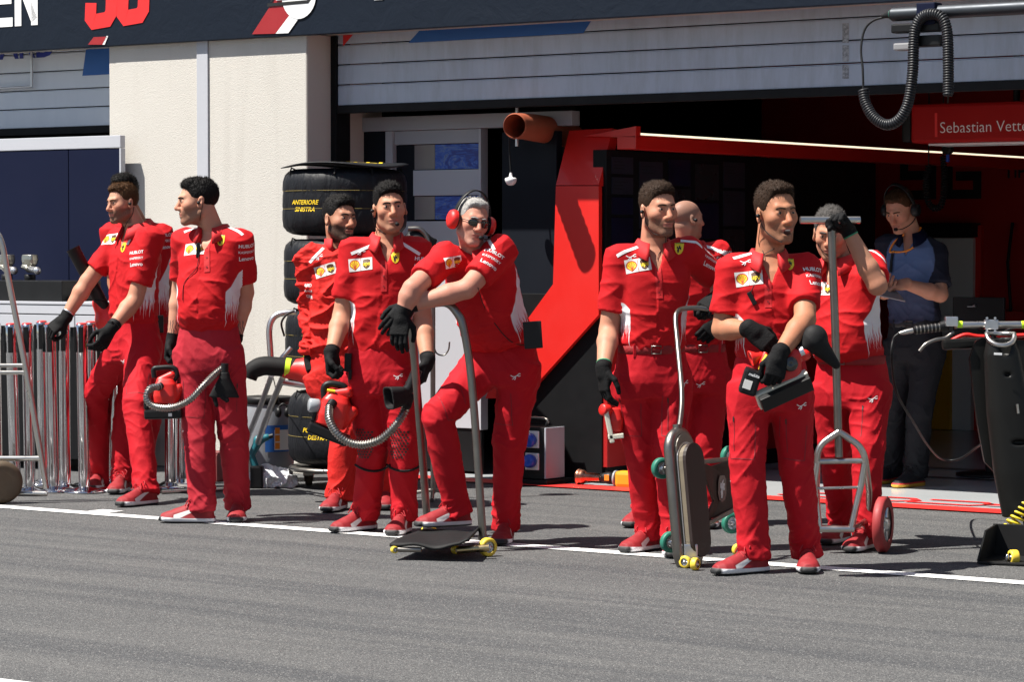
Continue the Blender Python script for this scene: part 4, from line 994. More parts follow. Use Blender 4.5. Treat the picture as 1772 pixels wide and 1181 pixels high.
    if vneck:
        tip = Nb - w * .125 + fcv * .12
        def vee(X_, Y_, Z_):
            x, y, z = X_ - Nb[0], Y_ - Nb[1], Z_ - Nb[2]; a = x * lc[0] + y * lc[1] + z * lc[2]; b = x * fcv[0] + y * fcv[1] + z * fcv[2]; h_ = x * w[0] + y * w[1] + z * w[2]
            return np.maximum(np.maximum(np.abs(a) - (h_ + .118) * .42, -h_ - .118), .02 - b) * .8
        V.cut((vee, (Nb - .2, Nb + .2)), .003)
    tv, tf = V.mesh(); tv = relax(tv, tf, 2, .4); n = vnormals(tv, tf)
    rel = tv - Pb; t_ = (rel @ w) / T; lt = -lp[None] + (lp - lc)[None] * np.clip(t_, 0, 1)[:, None]; lt = lt - (lt @ w)[:, None] * w; lt /= np.linalg.norm(lt, axis=1)[:, None]; gg = np.cross(w[None], lt)
    u_ = (rel * lt).sum(1); v_ = (rel * gg).sum(1); tc = np.clip(t_, ts[0], ts[-1]); xl = u_ / np.interp(tc, ts, rxs); yl = v_ / np.interp(tc, ts, rys)
    dT = tops[0][0](tv[:, 0], tv[:, 1], tv[:, 2]); dS = np.min([p[0](tv[:, 0], tv[:, 1], tv[:, 2]) for p in arms_p], 0)
    slv = dS < dT - .004; xl = np.where(slv, np.where(xl < 0, -2., 2.), xl); loc = np.stack([xl, yl, t_], 1)
    # folds: drag lines from the armpits and towards the belt
    q = np.stack([u_ * 9 + t_ * 5 * np.sign(u_), v_ * 7, t_ * 7], 1); r1 = 1 - np.abs(2 * vnoise(q, seed) - 1); q2 = np.stack([u_ * 24 - t_ * 8 * np.sign(u_), v_ * 16, t_ * 15], 1); r2 = 1 - np.abs(2 * vnoise(q2, seed + 7) - 1)
    amp = (.0052 if not suit else .017) * (1.15 - .5 * np.exp(-((t_ - .78) / .12) ** 2)); low = np.exp(-((t_ - .06) / .10) ** 2)
    tv = tv + n * ((r1 ** 3 - .25) * amp * 1.2 + (r2 ** 3 - .25) * amp * (.30 + 1.0 * low))[:, None]
    if suit: qz = np.stack([tv[:, 0] * 12, tv[:, 1] * 12, tv[:, 2] * 42], 1); tv = tv + n * (((1 - np.abs(2 * vnoise(qz, seed + 3) - 1)) ** 2 - .35) * .011 * np.where(slv, 1, .25))[:, None]
    bvh = BVHTree.FromPolygons([Vector(q) for q in tv], tf.tolist()); mm = MB()
    for dct in dec: lay(bvh, *dct, mb=mm)
    k0 = len(tv); mats = [top] + mm.mats; cl = mobj('race_suit' if suit else 'shirt', np.concatenate([tv, A3(mm.v).reshape(-1, 3)]), tf.tolist() + [[a + k0 for a in q] for q in mm.f], mats, body, base, [0] * len(tf) + [1 + q for q in mm.mi], True, np.concatenate([loc, np.zeros((len(mm.v), 3)) + A3((9, 0, 0))]))
    # collar
    if collar:
        mm = MB(); N = 36; prof = []; cc = Nb + w * .012 - fcv * .008; ax_ = nrm(nrm(nt - Nb) + w)
        V_ = []
        for i in range(N + 1):
            th = R(-158 + 316 * i / N); fr = max(0, -math.cos(th)); d = lc * math.sin(th) - fcv * math.cos(th); e_ = abs(th) / R(158)
            tipd = max(0, (e_ - .72) / .28); open_ = 1 + .10 * tipd
            if suit: pr = ((.072, -.04, 0), (.072, .030, 0), (.079, .034, 0), (.086, -.04, 0))
            else: pr = ((.073, -.030 - .02 * tipd, .006 * fr), (.068, .021 - .010 * tipd - .014 * fr, .004 * fr), (.073, .023 - .010 * tipd - .014 * fr, .006 * fr), (.103 + .003 * tipd, -.028 - .022 * tipd - .032 * fr, .030 * fr), (.098 + .003 * tipd, -.032 - .022 * tipd - .032 * fr, .024 * fr))
            for r_, z_, fo in pr: V_.append(cc + d * r_ * open_ * (1 + .06 * fr) + ax_ * z_ + fcv * fo)
        k = len(pr); F_ = [[i * k + j, i * k + (j + 1) % k, (i + 1) * k + (j + 1) % k, (i + 1) * k + j][::-1] for i in range(N) for j in range(k)]; F_ += [list(range(k)), [N * k + j for j in range(k)][::-1]]
        mm.add(V_, F_, collar, True); o = mm.build('collar', cl)
    # ---- trousers
    KN_ = {sd: P(knees[sd][0], knees[sd][1], (Pb[1] + ank[sd][1]) / 2 + (knees[sd][2] if len(knees[sd]) > 2 else -.03)) for sd in 'LR'}
    V = Vol(np.min([Pb - A3((.26, .24, .1)), ank['L'] - .16, ank['R'] - .16] + [A3(KN_[q]) - .14 for q in 'LR'], 0), np.max([Pb + A3((.26, .24, .06)), ank['L'] + .16, ank['R'] + .16] + [A3(KN_[q]) + .14 for q in 'LR'], 0), .0058)
    cr_ = Pb - A3((0, 0, .215)); V.add(loft(Pb + A3((0, 0, .012)), cr_, [0, .25, .7, 1.0], A3([.1455, .158, .172, .160]) * g, A3([.109, .117, .125, .113]) * g, lp, lp, None, 2.4), .01); KN = {}
    for sd, sg in (('L', 1), ('R', -1)):
        hip = Pb - A3((0, 0, .13)) + lp * sg * .088 * g; a = ank[sd]; kk = knees[sd]; kn = A3(P(kk[0], kk[1], (hip[1] + a[1]) / 2 + (kk[2] if len(kk) > 2 else -.03))); KN[sd] = kn; dS_ = sh_[sd][1]
        latk = A3((-dS_[1], dS_[0], 0)); q = leg_r
        V.add(loft(hip, kn, [-.05, .2, .6, 1], A3([.092, .094, .082, .0715]) * g * thigh * q, A3([.098, .098, .083, .074]) * thigh * q, latk), .035)
        V.add(ell(kn, A3((.0715, .0715, .08)) * q), .02); end = a - A3((0, 0, .026)) + dS_ * .006
        V.add(loft(kn, end, [0, .28, .7, .9, 1], A3([.0705, .0715, .064, .0625, .0655]) * q, A3([.0735, .0745, .067, .066, .069]) * q, latk), .012)
    v, f = V.mesh(); v = relax(v, f, 2, .4); n = vnormals(v, f)
    zz = v[:, 2]; za = min(ank['L'][2], ank['R'][2]); zk = (KN['L'][2] + KN['R'][2]) / 2
    stk = np.exp(-((zz - za - .03) / .085) ** 2); knw = np.exp(-((zz - zk) / .13) ** 2); crw = np.exp(-((zz - Pb[2] + .20) / .10) ** 2)
    qa = np.stack([v[:, 0] * 10, v[:, 1] * 10, zz * 25 + 2.2 * np.sin(v[:, 0] * 17 + v[:, 1] * 13)], 1); ra = (1 - np.abs(2 * vnoise(qa, seed + 11) - 1)) ** 3 - .25
    qb = np.stack([v[:, 0] * 14 + zz * 7, v[:, 1] * 14, zz * 5], 1); rb = (1 - np.abs(2 * vnoise(qb, seed + 12) - 1)) ** 3 - .25
    qc = np.stack([v[:, 0] * 21 - zz * 9, v[:, 1] * 21, zz * 17], 1); rc = (1 - np.abs(2 * vnoise(qc, seed + 13) - 1)) ** 2 - .33
    v = v + n * (ra * (.0010 + .010 * stk + .006 * knw + .005 * crw) + rb * .0055 + rc * (.0018 + .004 * stk))[:, None]
    bvh2 = BVHTree.FromPolygons([Vector(q) for q in v], f.tolist()); mm = MB()
    for dct in tdec: lay(bvh2, *dct, mb=mm)
    k0 = len(v); trs = mobj('trousers', np.concatenate([v, A3(mm.v).reshape(-1, 3)]), f.tolist() + [[a + k0 for a in q] for q in mm.f], [bottom] + mm.mats, body, base, [0] * len(f) + [1 + q for q in mm.mi], True)
    if belt and not suit:
        mm = MB(); N = 48; V_ = []
        for i in range(N):
            th = 2 * math.pi * i / N; cx, sx_ = math.cos(th), math.sin(th); pw = 2 / 2.4
            d = lp * (np.sign(cx) * abs(cx) ** pw * .1525 * g) + fp * (np.sign(sx_) * abs(sx_) ** pw * (.116 * g + belly * .3) + belly * .2)
            for q_, z_ in ((.96, -.022), (1.0, -.018), (1.0, .018), (.96, .022)): V_.append(Pb + d * q_ + A3((0, 0, z_ + .004)))
        mm.add(V_, [[i * 4 + j, ((i + 1) % N) * 4 + j, ((i + 1) % N) * 4 + (j + 1) % 4, i * 4 + (j + 1) % 4] for i in range(N) for j in range(3)], belt, True); bo = mm.build('belt', trs)
        bc = Pb + fp * (.121 * g + belly * .5) + A3((0, 0, .004)); mm = MB(); pts = [bc + lp * a + A3((0, 0, b)) for a, b in ((-.022, -.018), (.022, -.018), (.022, .018), (-.022, .018))]; mm.tube(pts, .0032, 'dull steel', 6, closed=True)
        mm.build('buckle', trs)
        for s in (-.095, .095): MB().box((-.007, -.004, -.03), (.007, .004, .03), bottom, .002, (Pb + lp * s + fp * .098 * g, lp, fp, (0, 0, 1))).build('belt_loop', trs)
    # ---- shoes, gloves
    for sd in 'LR':
        hp, d = sh_[sd]; sv, sf, sm_, sl = SHOE; side = A3((-d[1], d[0], 0)); wv = hp + sv[:, :1] * d + sv[:, 1:2] * side + sv[:, 2:] * A3((0, 0, 1)); o = mobj('shoe', wv, sf, [shoe, 'shoe lace' if shoe == 'trainer' else 'black rubber'], body, base, sm_, True, sl)
    for sd, gl in zip('LR', gloves):
        if not gl: continue
        hv, hf = hand_world(sd); mm = MB(); sh, e, wr = J[sd]; ax = nrm(wr - e)
        o = mobj('glove', hv, hf, ['glove'], body, base)
        cm = 'green cuff' if gl == 2 else 'glove'; mm.tube([wr - ax * .034, wr - ax * .026, wr - ax * .004], [.0355, .036, .0345], 'glove', 20, caps=False); mm.tube([wr - ax * .038, wr - ax * .032], [.0362, .0366], cm, 20, caps=False); mm.build('cuff', o)
    # ---- wires along skin and cloth
    def on(px, py, lift=.004):
        r = ray(px, py).normalized(); best = None
        for b in (skin_bvh, bvh, bvh2):
            h, nn, i, dd = b.ray_cast(CP, r)
            if h is not None and (best is None or dd < best[1]): best = (h + nn * lift, dd)
        return best[0] if best else Vector(P(px, py, yb + dn - .05))
    for wr_ in wires:
        MB().tube(smooth_path([on(*q) for q in wr_], 5), .0017, 'cable', 6).build('earpiece_wire', body)
    info = dict(o=body, J=J, Hc=Hc, Rm=Rm, kh=kh, Pb=Pb, Nb=Nb, yb=yb, base=base, on=on, lc=lc, fc=fcv, lp=lp, fp=fp, w=w, hand=hand_world, skin=skin_bvh, top=bvh, cloth=cl, trousers=trs)
    ALL.append(info); return info
def hpt(i, p): return Vector(i['Hc'] + i['Rm'] @ (A3(p) * HS * i['kh']))
def earbud(i, sd):     # sd +1: the person's right
    m = MB(); p = hpt(i, (sd * .086, .004, -.012)); m.lathe([(.001, .012), (.007, .010), (.009, .002), (.006, -.006)], 'black plastic', p, Vector(i['Rm'] @ A3((sd, .3, 0))), 10); m.build('earpiece', i['o'])
def box_on(i, name, px, py, size, mat, rot=0, lift=.0):
    p = i['on'](px, py, size[1] / 2 + lift); y = (CP - p).normalized(); y.z = 0; y.normalize(); z = Vector((0, 0, 1)); x = z.cross(y) * -1; c, s = math.cos(R(rot)), math.sin(R(rot)); xa, za = x * c + z * s, z * c - x * s
    return MB().box([-q / 2 for q in size], [q / 2 for q in size], mat, .004, (p, xa, y, za)).build(name, i['o'])
# ================================================================== the crew
skin_mat('skin fair', (.58, .33, .245), .0); skin_mat('skin stubble', (.55, .31, .225), .50); skin_mat('skin tan stubble', (.46, .235, .15), .40, (.05, .03, .02)); skin_mat('skin beard', (.47, .26, .185), .93, (.018, .012, .009)); skin_mat('skin trim beard', (.54, .30, .22), .72, (.05, .03, .02))
skin_mat('skin light stubble', (.53, .30, .215), .30); skin_mat('skin pink', (.56, .30, .24), .25, (.3, .25, .22)); skin_mat('skin bald', (.55, .31, .23), .3, scalp=.8); skin_mat('skin tattoo', (.58, .34, .255), .50, tattoo=True)
DN = (0, 0, -1)
# third from the right: the man with the lift
p7 = person('man with trimmed beard standing behind the upright board lift, glove on its bent handle', (1139, 308, 409), 26, (1131, 426), (1127, 606), 8, 8,
    (((1160, 978), (1174, 948), 0), ((1074, 960), (1143, 950), 0)), {'L': (1160, 782, -.02), 'R': (1110, 794, -.02)},
    {'L': dict(el=(1249, 494, 1), wr=(1243, 514, -1), hand=('hook', (-.62, -.5, -.45), (-.3, .3, -.9))), 'R': dict(el=(1054, 572, 1), wr=(1044, 640, -1), hand=('relaxed', (.05, -.1, -1), (.9, .4, 0)))},
    'skin trim beard', 'dark brown hair', dict(top=.018, side=.006, quiff=.006), dict(nose=1.05, jaw=1.0), pitch=2, roll=-2, gloves=(1, 2), shdx=(.03, 0),
    dec=[('patch', 1104, 459, 10), ('shield', 1175, 430, -6), ('sleeve', 1230, 450, -20), ('stripe', 1086, 434, 26), ('stripe', 1199, 419, -10), ('cat', 1093, 446, 10), ('placket', 1140, 488, 3)],
    tdec=[('cat', 1185, 665, 10), ('zip', 1156, 718, 0), ('zip', 1077, 716, 0), ('pocket', 1168, 720, 0), ('pocket', 1087, 720, 3)], wires=[[(1114, 367), (1119, 385), (1130, 402), (1152, 409)], [(1152, 409), (1150, 425), (1140, 440), (1137, 450)]], seed=7)
earbud(p7, 1)
# far left pair
p1 = person('man in red polo facing left, resting a glove on the chrome posts at the left', (212, 312, 386), -48, (236, 396), (232, 560), -50, -48,
    (((197, 880), (276, 872), 0), ((131, 857), (203, 838), 0)), {'L': (236, 706, -.05), 'R': (163, 682, -.05)},
    {'L': dict(el=(234, 518, 1), wr=(190, 572, -1), hand=('loose', (-.4, -.4, -.8), (-.7, .5, 0))), 'R': dict(el=(152, 487, 0), wr=(112, 552, -1), hand=('hook', (-.75, -.2, -.62), (-.2, .5, -.8)))},
    'skin trim beard', 'brown hair', dict(top=.018, side=.005, quiff=.004, recede=.012), dict(nose=1.0), pitch=4, roll=-3, belt=None, dec=[('patch', 190, 414, 0), ('shield', 213, 428, 0), ('sleeve', 235, 448, 3), ('stripe', 228, 408, 75), ('cat', 187, 386, 10)],
    tdec=[('cat', 214, 627, 10), ('pocket', 238, 655, 0), ('zip', 156, 640, 0)], wires=[[(231, 358), (228, 372), (219, 388), (200, 430)]], seed=1)
earbud(p1, -1)
p2 = person('dark haired man in red polo half hidden behind the man resting on the chrome posts', (214, 297, 374), -20, (240, 388), (250, 556), -5, -10,
    (((203, 852), (258, 838), 0), ((182, 862), (230, 846), 0)), {'L': (262, 700, -.03), 'R': (215, 700, -.03)},
    {'L': dict(el=(294, 488, 1), wr=(281, 556, -1), hand=('relaxed', (-.1, -.3, -1), (-.9, .3, 0)), sh=(279, 408, 0)), 'R': dict(el=(200, 490, 1), wr=(215, 555, -1), hand=('relaxed', (.1, -.2, -1), (.9, .3, 0)))},
    'skin tan stubble', 'black hair', dict(top=.024, side=.008, quiff=.006), dict(), dec=[('sleeve', 288, 418, 4), ('stripe', 262, 380, -34)], seed=2)
p3 = person('man in faded red trousers looking left, holding a small red blower by its hose nozzle', (342, 301, 389), -78, (369, 399), (361, 569), -22, -15,
    (((402, 923), (418, 884), 0), ((276, 905), (372, 906), 0)), {'L': (404, 752, -.03), 'R': (345, 763, -.02)},
    {'L': dict(el=(424, 506, 1), wr=(407, 590, -1), hand=('loose', (-.3, -.35, -.9), (-.9, -.1, .2))), 'R': dict(el=(313, 500, 1), wr=(299, 590, -1), hand=('grip', (-.05, -.1, -1), (.6, -.75, 0)))},
    'skin tattoo', 'black hair', dict(top=.015, side=.006, quiff=.003), dict(nose=1.05, fat=.002), pitch=3, belly=.022, girth=1.0, bottom='faded red trousers', belt=None,
    dec=[('patch', 336, 431, 2), ('shield', 382, 416, 0), ('sleeve', 428, 438, 4), ('stripe', 407, 398, -38), ('stripe', 337, 396, 20), ('placket', 358, 446, 4)], tdec=[('zip', 410, 690, 0), ('pocket', 336, 690, 0)],
    wires=[[(351, 350), (347, 372), (345, 400), (342, 432)], [(345, 440), (340, 465), (320, 490), (317, 520)]], seed=3, sleeve=.76)
earbud(p3, -1)
# the bearded man in the race suit, behind
p4 = person('bearded man in padded red race suit standing before the stack of covered tyres', (588, 332, 419), 38, (588, 428), (588, 608), 0, 0,
    (((654, 897), (680, 866), 0), ((544, 894), (612, 876), 0)), {'L': (655, 745, -.03), 'R': (598, 752, -.02)},
    {'L': dict(el=(650, 540, 1), wr=(650, 620, -1), hand=('grip', (-.05, -.3, -1), (-.9, .3, 0))), 'R': dict(el=(545, 535, 1), wr=(538, 612, -1), hand=('hook', (.2, -.4, -.8), (.2, .4, -.9)))},
    'skin beard', 'black hair', dict(top=.018, side=.006, quiff=.005), dict(nose=1.08, jaw=1.03), roll=2, suit=True, vneck=False, bottom='red race suit', top='red race suit', girth=1.0,
    dec=[('patch', 563, 468, 16), ('stripe', 548, 441, 48), ('stripe', 618, 418, -10), ('cat', 552, 446, 20), ('sleeve2', 534, 505, 0)], seed=4, leg_r=1.1)
# the man with kneepads
p5 = person('dark haired man with red kneepads and a boom microphone, holding a blower', (674, 310, 403), 12, (669, 414), (655, 606), 4, -6,
    (((664, 935), (716, 916), 0), ((565, 925), (657, 916), 0)), {'L': (699, 772, -.03), 'R': (646, 772, -.03)},
    {'L': dict(el=(731, 556, 1), wr=(740, 626, -1), hand=('loose', (-.25, -.2, -1), (-.9, .1, 0))), 'R': dict(el=(592, 546, 1), wr=(573, 614, -1), hand=('grip', (.1, -.1, -1), (.8, -.6, 0)))},
    'skin light stubble', 'black hair', dict(top=.022, side=.006, quiff=.006), dict(nose=1.02, jaw=1.05), belt=None, pitch=-2, roll=-4,
    dec=[('patch', 624, 458, 6), ('shield', 684, 446, 0), ('stripe', 626, 432, 22), ('stripe', 710, 430, -32), ('cat', 625, 437, 10), ('sleeve', 733, 462, -6), ('placket', 664, 478, 0)],
    tdec=[('cat', 690, 653, 8), ('knee', 628, 768, 0), ('knee', 688, 768, 0), ('zip', 605, 680, 0)], wires=[[(645, 366), (648, 385), (656, 398), (668, 405)], [(646, 372), (652, 400), (662, 430)], [(695, 400), (690, 420), (676, 440)]], seed=5)
earbud(p5, 1)
# grey haired man leaning on the jack
p6 = person('grey haired man in red ear defenders leaning on a jack hoop, foot on its board', (817, 334, 425), 24, (818, 438), (868, 586), -22, -18,
    (((858, 952), (884, 930), 0), ((722, 915), (811, 910), .09)), {'L': (881, 770, -.03), 'R': (757, 722, -.16)},
    {'L': dict(el=(808, 500, -1), wr=(706, 530, 0), hand=('relaxed', (-.62, -.35, -.7), (-.4, .6, -.6)), sh=(869, 434, -.03)), 'R': dict(el=(714, 500, -1), wr=(694, 545, 0), hand=('relaxed', (-.1, -.3, -1), (.2, .9, -.2)), sh=(772, 446, -.02))},
    'skin pink', 'grey hair', dict(top=.010, side=.006, recede=.014, tufts=700), dict(fat=.003), pitch=6, roll=10, dn=-.20, belly=.03, girth=1.03, vneck=False,
    dec=[('patch', 783, 454, 8, .82), ('stripe', 848, 420, -50), ('sleeve', 851, 448, -32)], tdec=[('cat', 893, 653, 10), ('zip', 862, 690, 0), ('pocket', 866, 700, 2), ('pocket', 783, 690, 20)], seed=6, sleeve=.70)
# bald man behind
p8 = person('bald man in red turned away behind the man with the upright board lift', (1190, 340, 412), 118, (1196, 428), (1203, 604), 22, 15,
    (((1232, 930), (1219, 897), 0), ((1080, 917), (1125, 905), 0)), {'L': (1222, 770, -.03), 'R': (1172, 770, -.03)},
    {'L': dict(el=(1262, 520, 1), wr=(1240, 556, -1), hand=('loose', (-.5, -.5, -.6), (-.6, .5, -.5)), sh=(1240, 440, 0)), 'R': dict(el=(1160, 540, 1), wr=(1165, 610, -1), hand=('relaxed', (0, -.2, -1), (.9, .3, 0)))},
    'skin bald', 'dark brown hair', {}, {}, bald=True, dec=[('sleeve', 1254, 450, -10), ('stripe', 1238, 432, -24)], tdec=[('cat', 1213, 667, 10)], seed=8)
earbud(p8, 1); earbud(p8, -1)
# the man with crossed arms in front
p9 = person('front man with receding dark hair, open mouth and arms crossed over a blower', (1343, 308, 421), 24, (1330, 444), (1333, 622), 2, 0,
    (((1404, 1013), (1392, 968), 0), ((1230, 998), (1331, 990), 0)), {'L': (1378, 806, -.03), 'R': (1293, 806, -.02)},
    {'L': dict(el=(1393, 553, -1), wr=(1348, 614, -1), hand=('hook', (-.2, -.25, -.9), (-.2, .9, .1))), 'R': dict(el=(1250, 570, 0), wr=(1300, 570, -1), fl=.19, hand=('loose', (.72, -.25, -.62), (.1, .9, -.3)))},
    'skin tan stubble', 'dark brown hair', dict(top=.018, side=.007, recede=.022), dict(nose=1.08, open=.012), belt=None, pitch=2, roll=-2, girth=.98,
    dec=[('patch', 1296, 482, 8), ('shield', 1366, 457, 0), ('stripe', 1289, 442, 26), ('stripe', 1391, 432, -24), ('sleeve', 1412, 479, -4), ('cat', 1291, 455, 8), ('placket', 1329, 502, 0)],
    tdec=[('cat', 1388, 704, 8), ('zip', 1361, 756, 0), ('zip', 1271, 752, 3), ('pocket', 1372, 758, 0), ('pocket', 1283, 756, 4)], wires=[[(1314, 375), (1322, 395), (1338, 410), (1354, 419)], [(1316, 380), (1314, 420), (1322, 440), (1316, 470), (1300, 505)], [(1340, 430), (1330, 436), (1323, 440)]], seed=9)
earbud(p9, 1)
# behind the T handle
p10 = person('man half hidden behind the tall T shaped handle he holds with a raised arm', (1437, 352, 447), -12, (1452, 452), (1474, 624), -35, -30,
    (((1464, 960), (1510, 948), 0), ((1417, 948), (1473, 934), 0)), {'L': (1502, 776, -.03), 'R': (1446, 776, -.03)},
    {'L': dict(el=(1518, 494, -1), wr=(1466, 396, -1), hand=('grip', (-.55, -.50, .55), (-.25, -.55, -.8)), sh=(1508, 462, -.03)), 'R': dict(el=(1405, 558, 1), wr=(1425, 560, -1), hand=('grip', (.55, -.3, .35), (.3, -.9, .3)))},
    'skin light stubble', 'salt hair', dict(top=.018, side=.010), dict(fat=.004), pitch=14, girth=1.04, belly=.03, gloves=(2, 2),
    dec=[('shield', 1463, 464, 0), ('patch', 1424, 500, 0), ('stripe', 1519, 440, -60)], tdec=[('cat', 1511, 692, 10), ('zip', 1492, 730, 0)], wires=[[(1412, 408), (1418, 425), (1430, 440), (1446, 448)]], seed=10, sleeve=.6)
# the man in blue inside the garage
p11 = person('man in blue shirt and black trousers with a headset, reading notes inside the garage', (1557, 320, 399), -38, (1578, 408), (1583, 562), -30, -25,
    (((1542, 848), (1602, 841), 0), ((1508, 842), (1556, 834), 0)), {'L': (1590, 720, -.03), 'R': (1545, 720, -.03)},
    {'L': dict(el=(1627, 510, -1), wr=(1566, 492, -1), hand=('loose', (-.9, -.25, -.1), (.2, .3, -.9)), sh=(1619, 438, 0)), 'R': dict(el=(1530, 505, -1), wr=(1536, 500, -1), fl=.2, hand=('loose', (-.1, -.8, .1), (.3, .2, .8)))},
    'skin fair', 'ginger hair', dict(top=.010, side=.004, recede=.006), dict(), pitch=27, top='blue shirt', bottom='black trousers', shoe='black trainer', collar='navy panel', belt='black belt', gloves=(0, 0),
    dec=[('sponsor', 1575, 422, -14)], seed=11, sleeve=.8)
for q_ in (p11,): pass
# ================================================================== EQUIPMENT
def X_(px, d): return (px - 886) / F_PX * d
def zat(py, d): return P(886, py, d).z
def root(name, at, label, cat, group=None): return empty(name, (at[0], at[1], at[2] if len(at) > 2 else 0), label, cat, group)
def ribbed(pts, r, name, parent, mat='steel', pitch=.009, n=6):
    path = smooth_path(pts, 14); Ls = [0]
    for a, b in zip(path, path[1:]): Ls.append(Ls[-1] + (b - a).length)
    N = int(Ls[-1] / pitch) * 4; q = []; rr = []
    for i in range(N + 1):
        s = Ls[-1] * i / N; k = min(max(int(np.searchsorted(Ls, s)) - 1, 0), len(path) - 2); t_ = (s - Ls[k]) / max(1e-9, Ls[k + 1] - Ls[k]); q.append(path[k].lerp(path[k + 1], t_)); rr.append(r * (1, 1, .74, .74)[i % 4])
    return MB().tube(q, rr, mat, 16, smooth=False).build(name, parent)
# ---- tyre stack on its dolly
TC = Vector((X_(597, 16.42), 16.42, 0))
dol = root('dolly', TC, 'round black wheeled dolly carrying the stack of covered tyres', 'dolly')
MB().lathe([(.30, .095), (.33, .098), (.335, .112), (.325, .124), (.10, .126), (.001, .126)], 'dull steel', TC, seg=40).build('plate', dol)
for a in (-100, -10, 80, 170):
    c = TC + Vector((math.cos(R(a)) * .22, math.sin(R(a)) * .22, 0)); cs = MB().box((-.03, -.035, .06), (.03, .035, .095), 'dull steel', .004, (c, (1, 0, 0), (0, 1, 0), (0, 0, 1))); cs.box((-.028, -.006, .03), (-.022, .03, .07), 'dull steel', .001, (c, (1, 0, 0), (0, 1, 0), (0, 0, 1))); cs.box((.022, -.006, .03), (.028, .03, .07), 'dull steel', .001, (c, (1, 0, 0), (0, 1, 0), (0, 0, 1))); co = cs.build('caster', dol)
    MB().lathe([(.001, -.016), (.034, -.016), (.040, -.008), (.040, .008), (.034, .016), (.001, .016)], 'tan rubber', c + Vector((0, 0, .0402)), (1, .3, 0), 20).build('wheel', co)
zb = [.126, .577, 1.054, 1.457, 1.862]; rad = [.350, .346, .352, .360]; off = [(.02, 0), (.0, .01), (-.002, 0), (0, 0)]
words = [('POSTERIORE', 'DESTRA', 548, 752), ('POSTERIORE', 'SINISTRA', 541, 612), ('ANTERIORE', 'DESTRA', 566, 470), ('ANTERIORE', 'SINISTRA', 526, 356)]
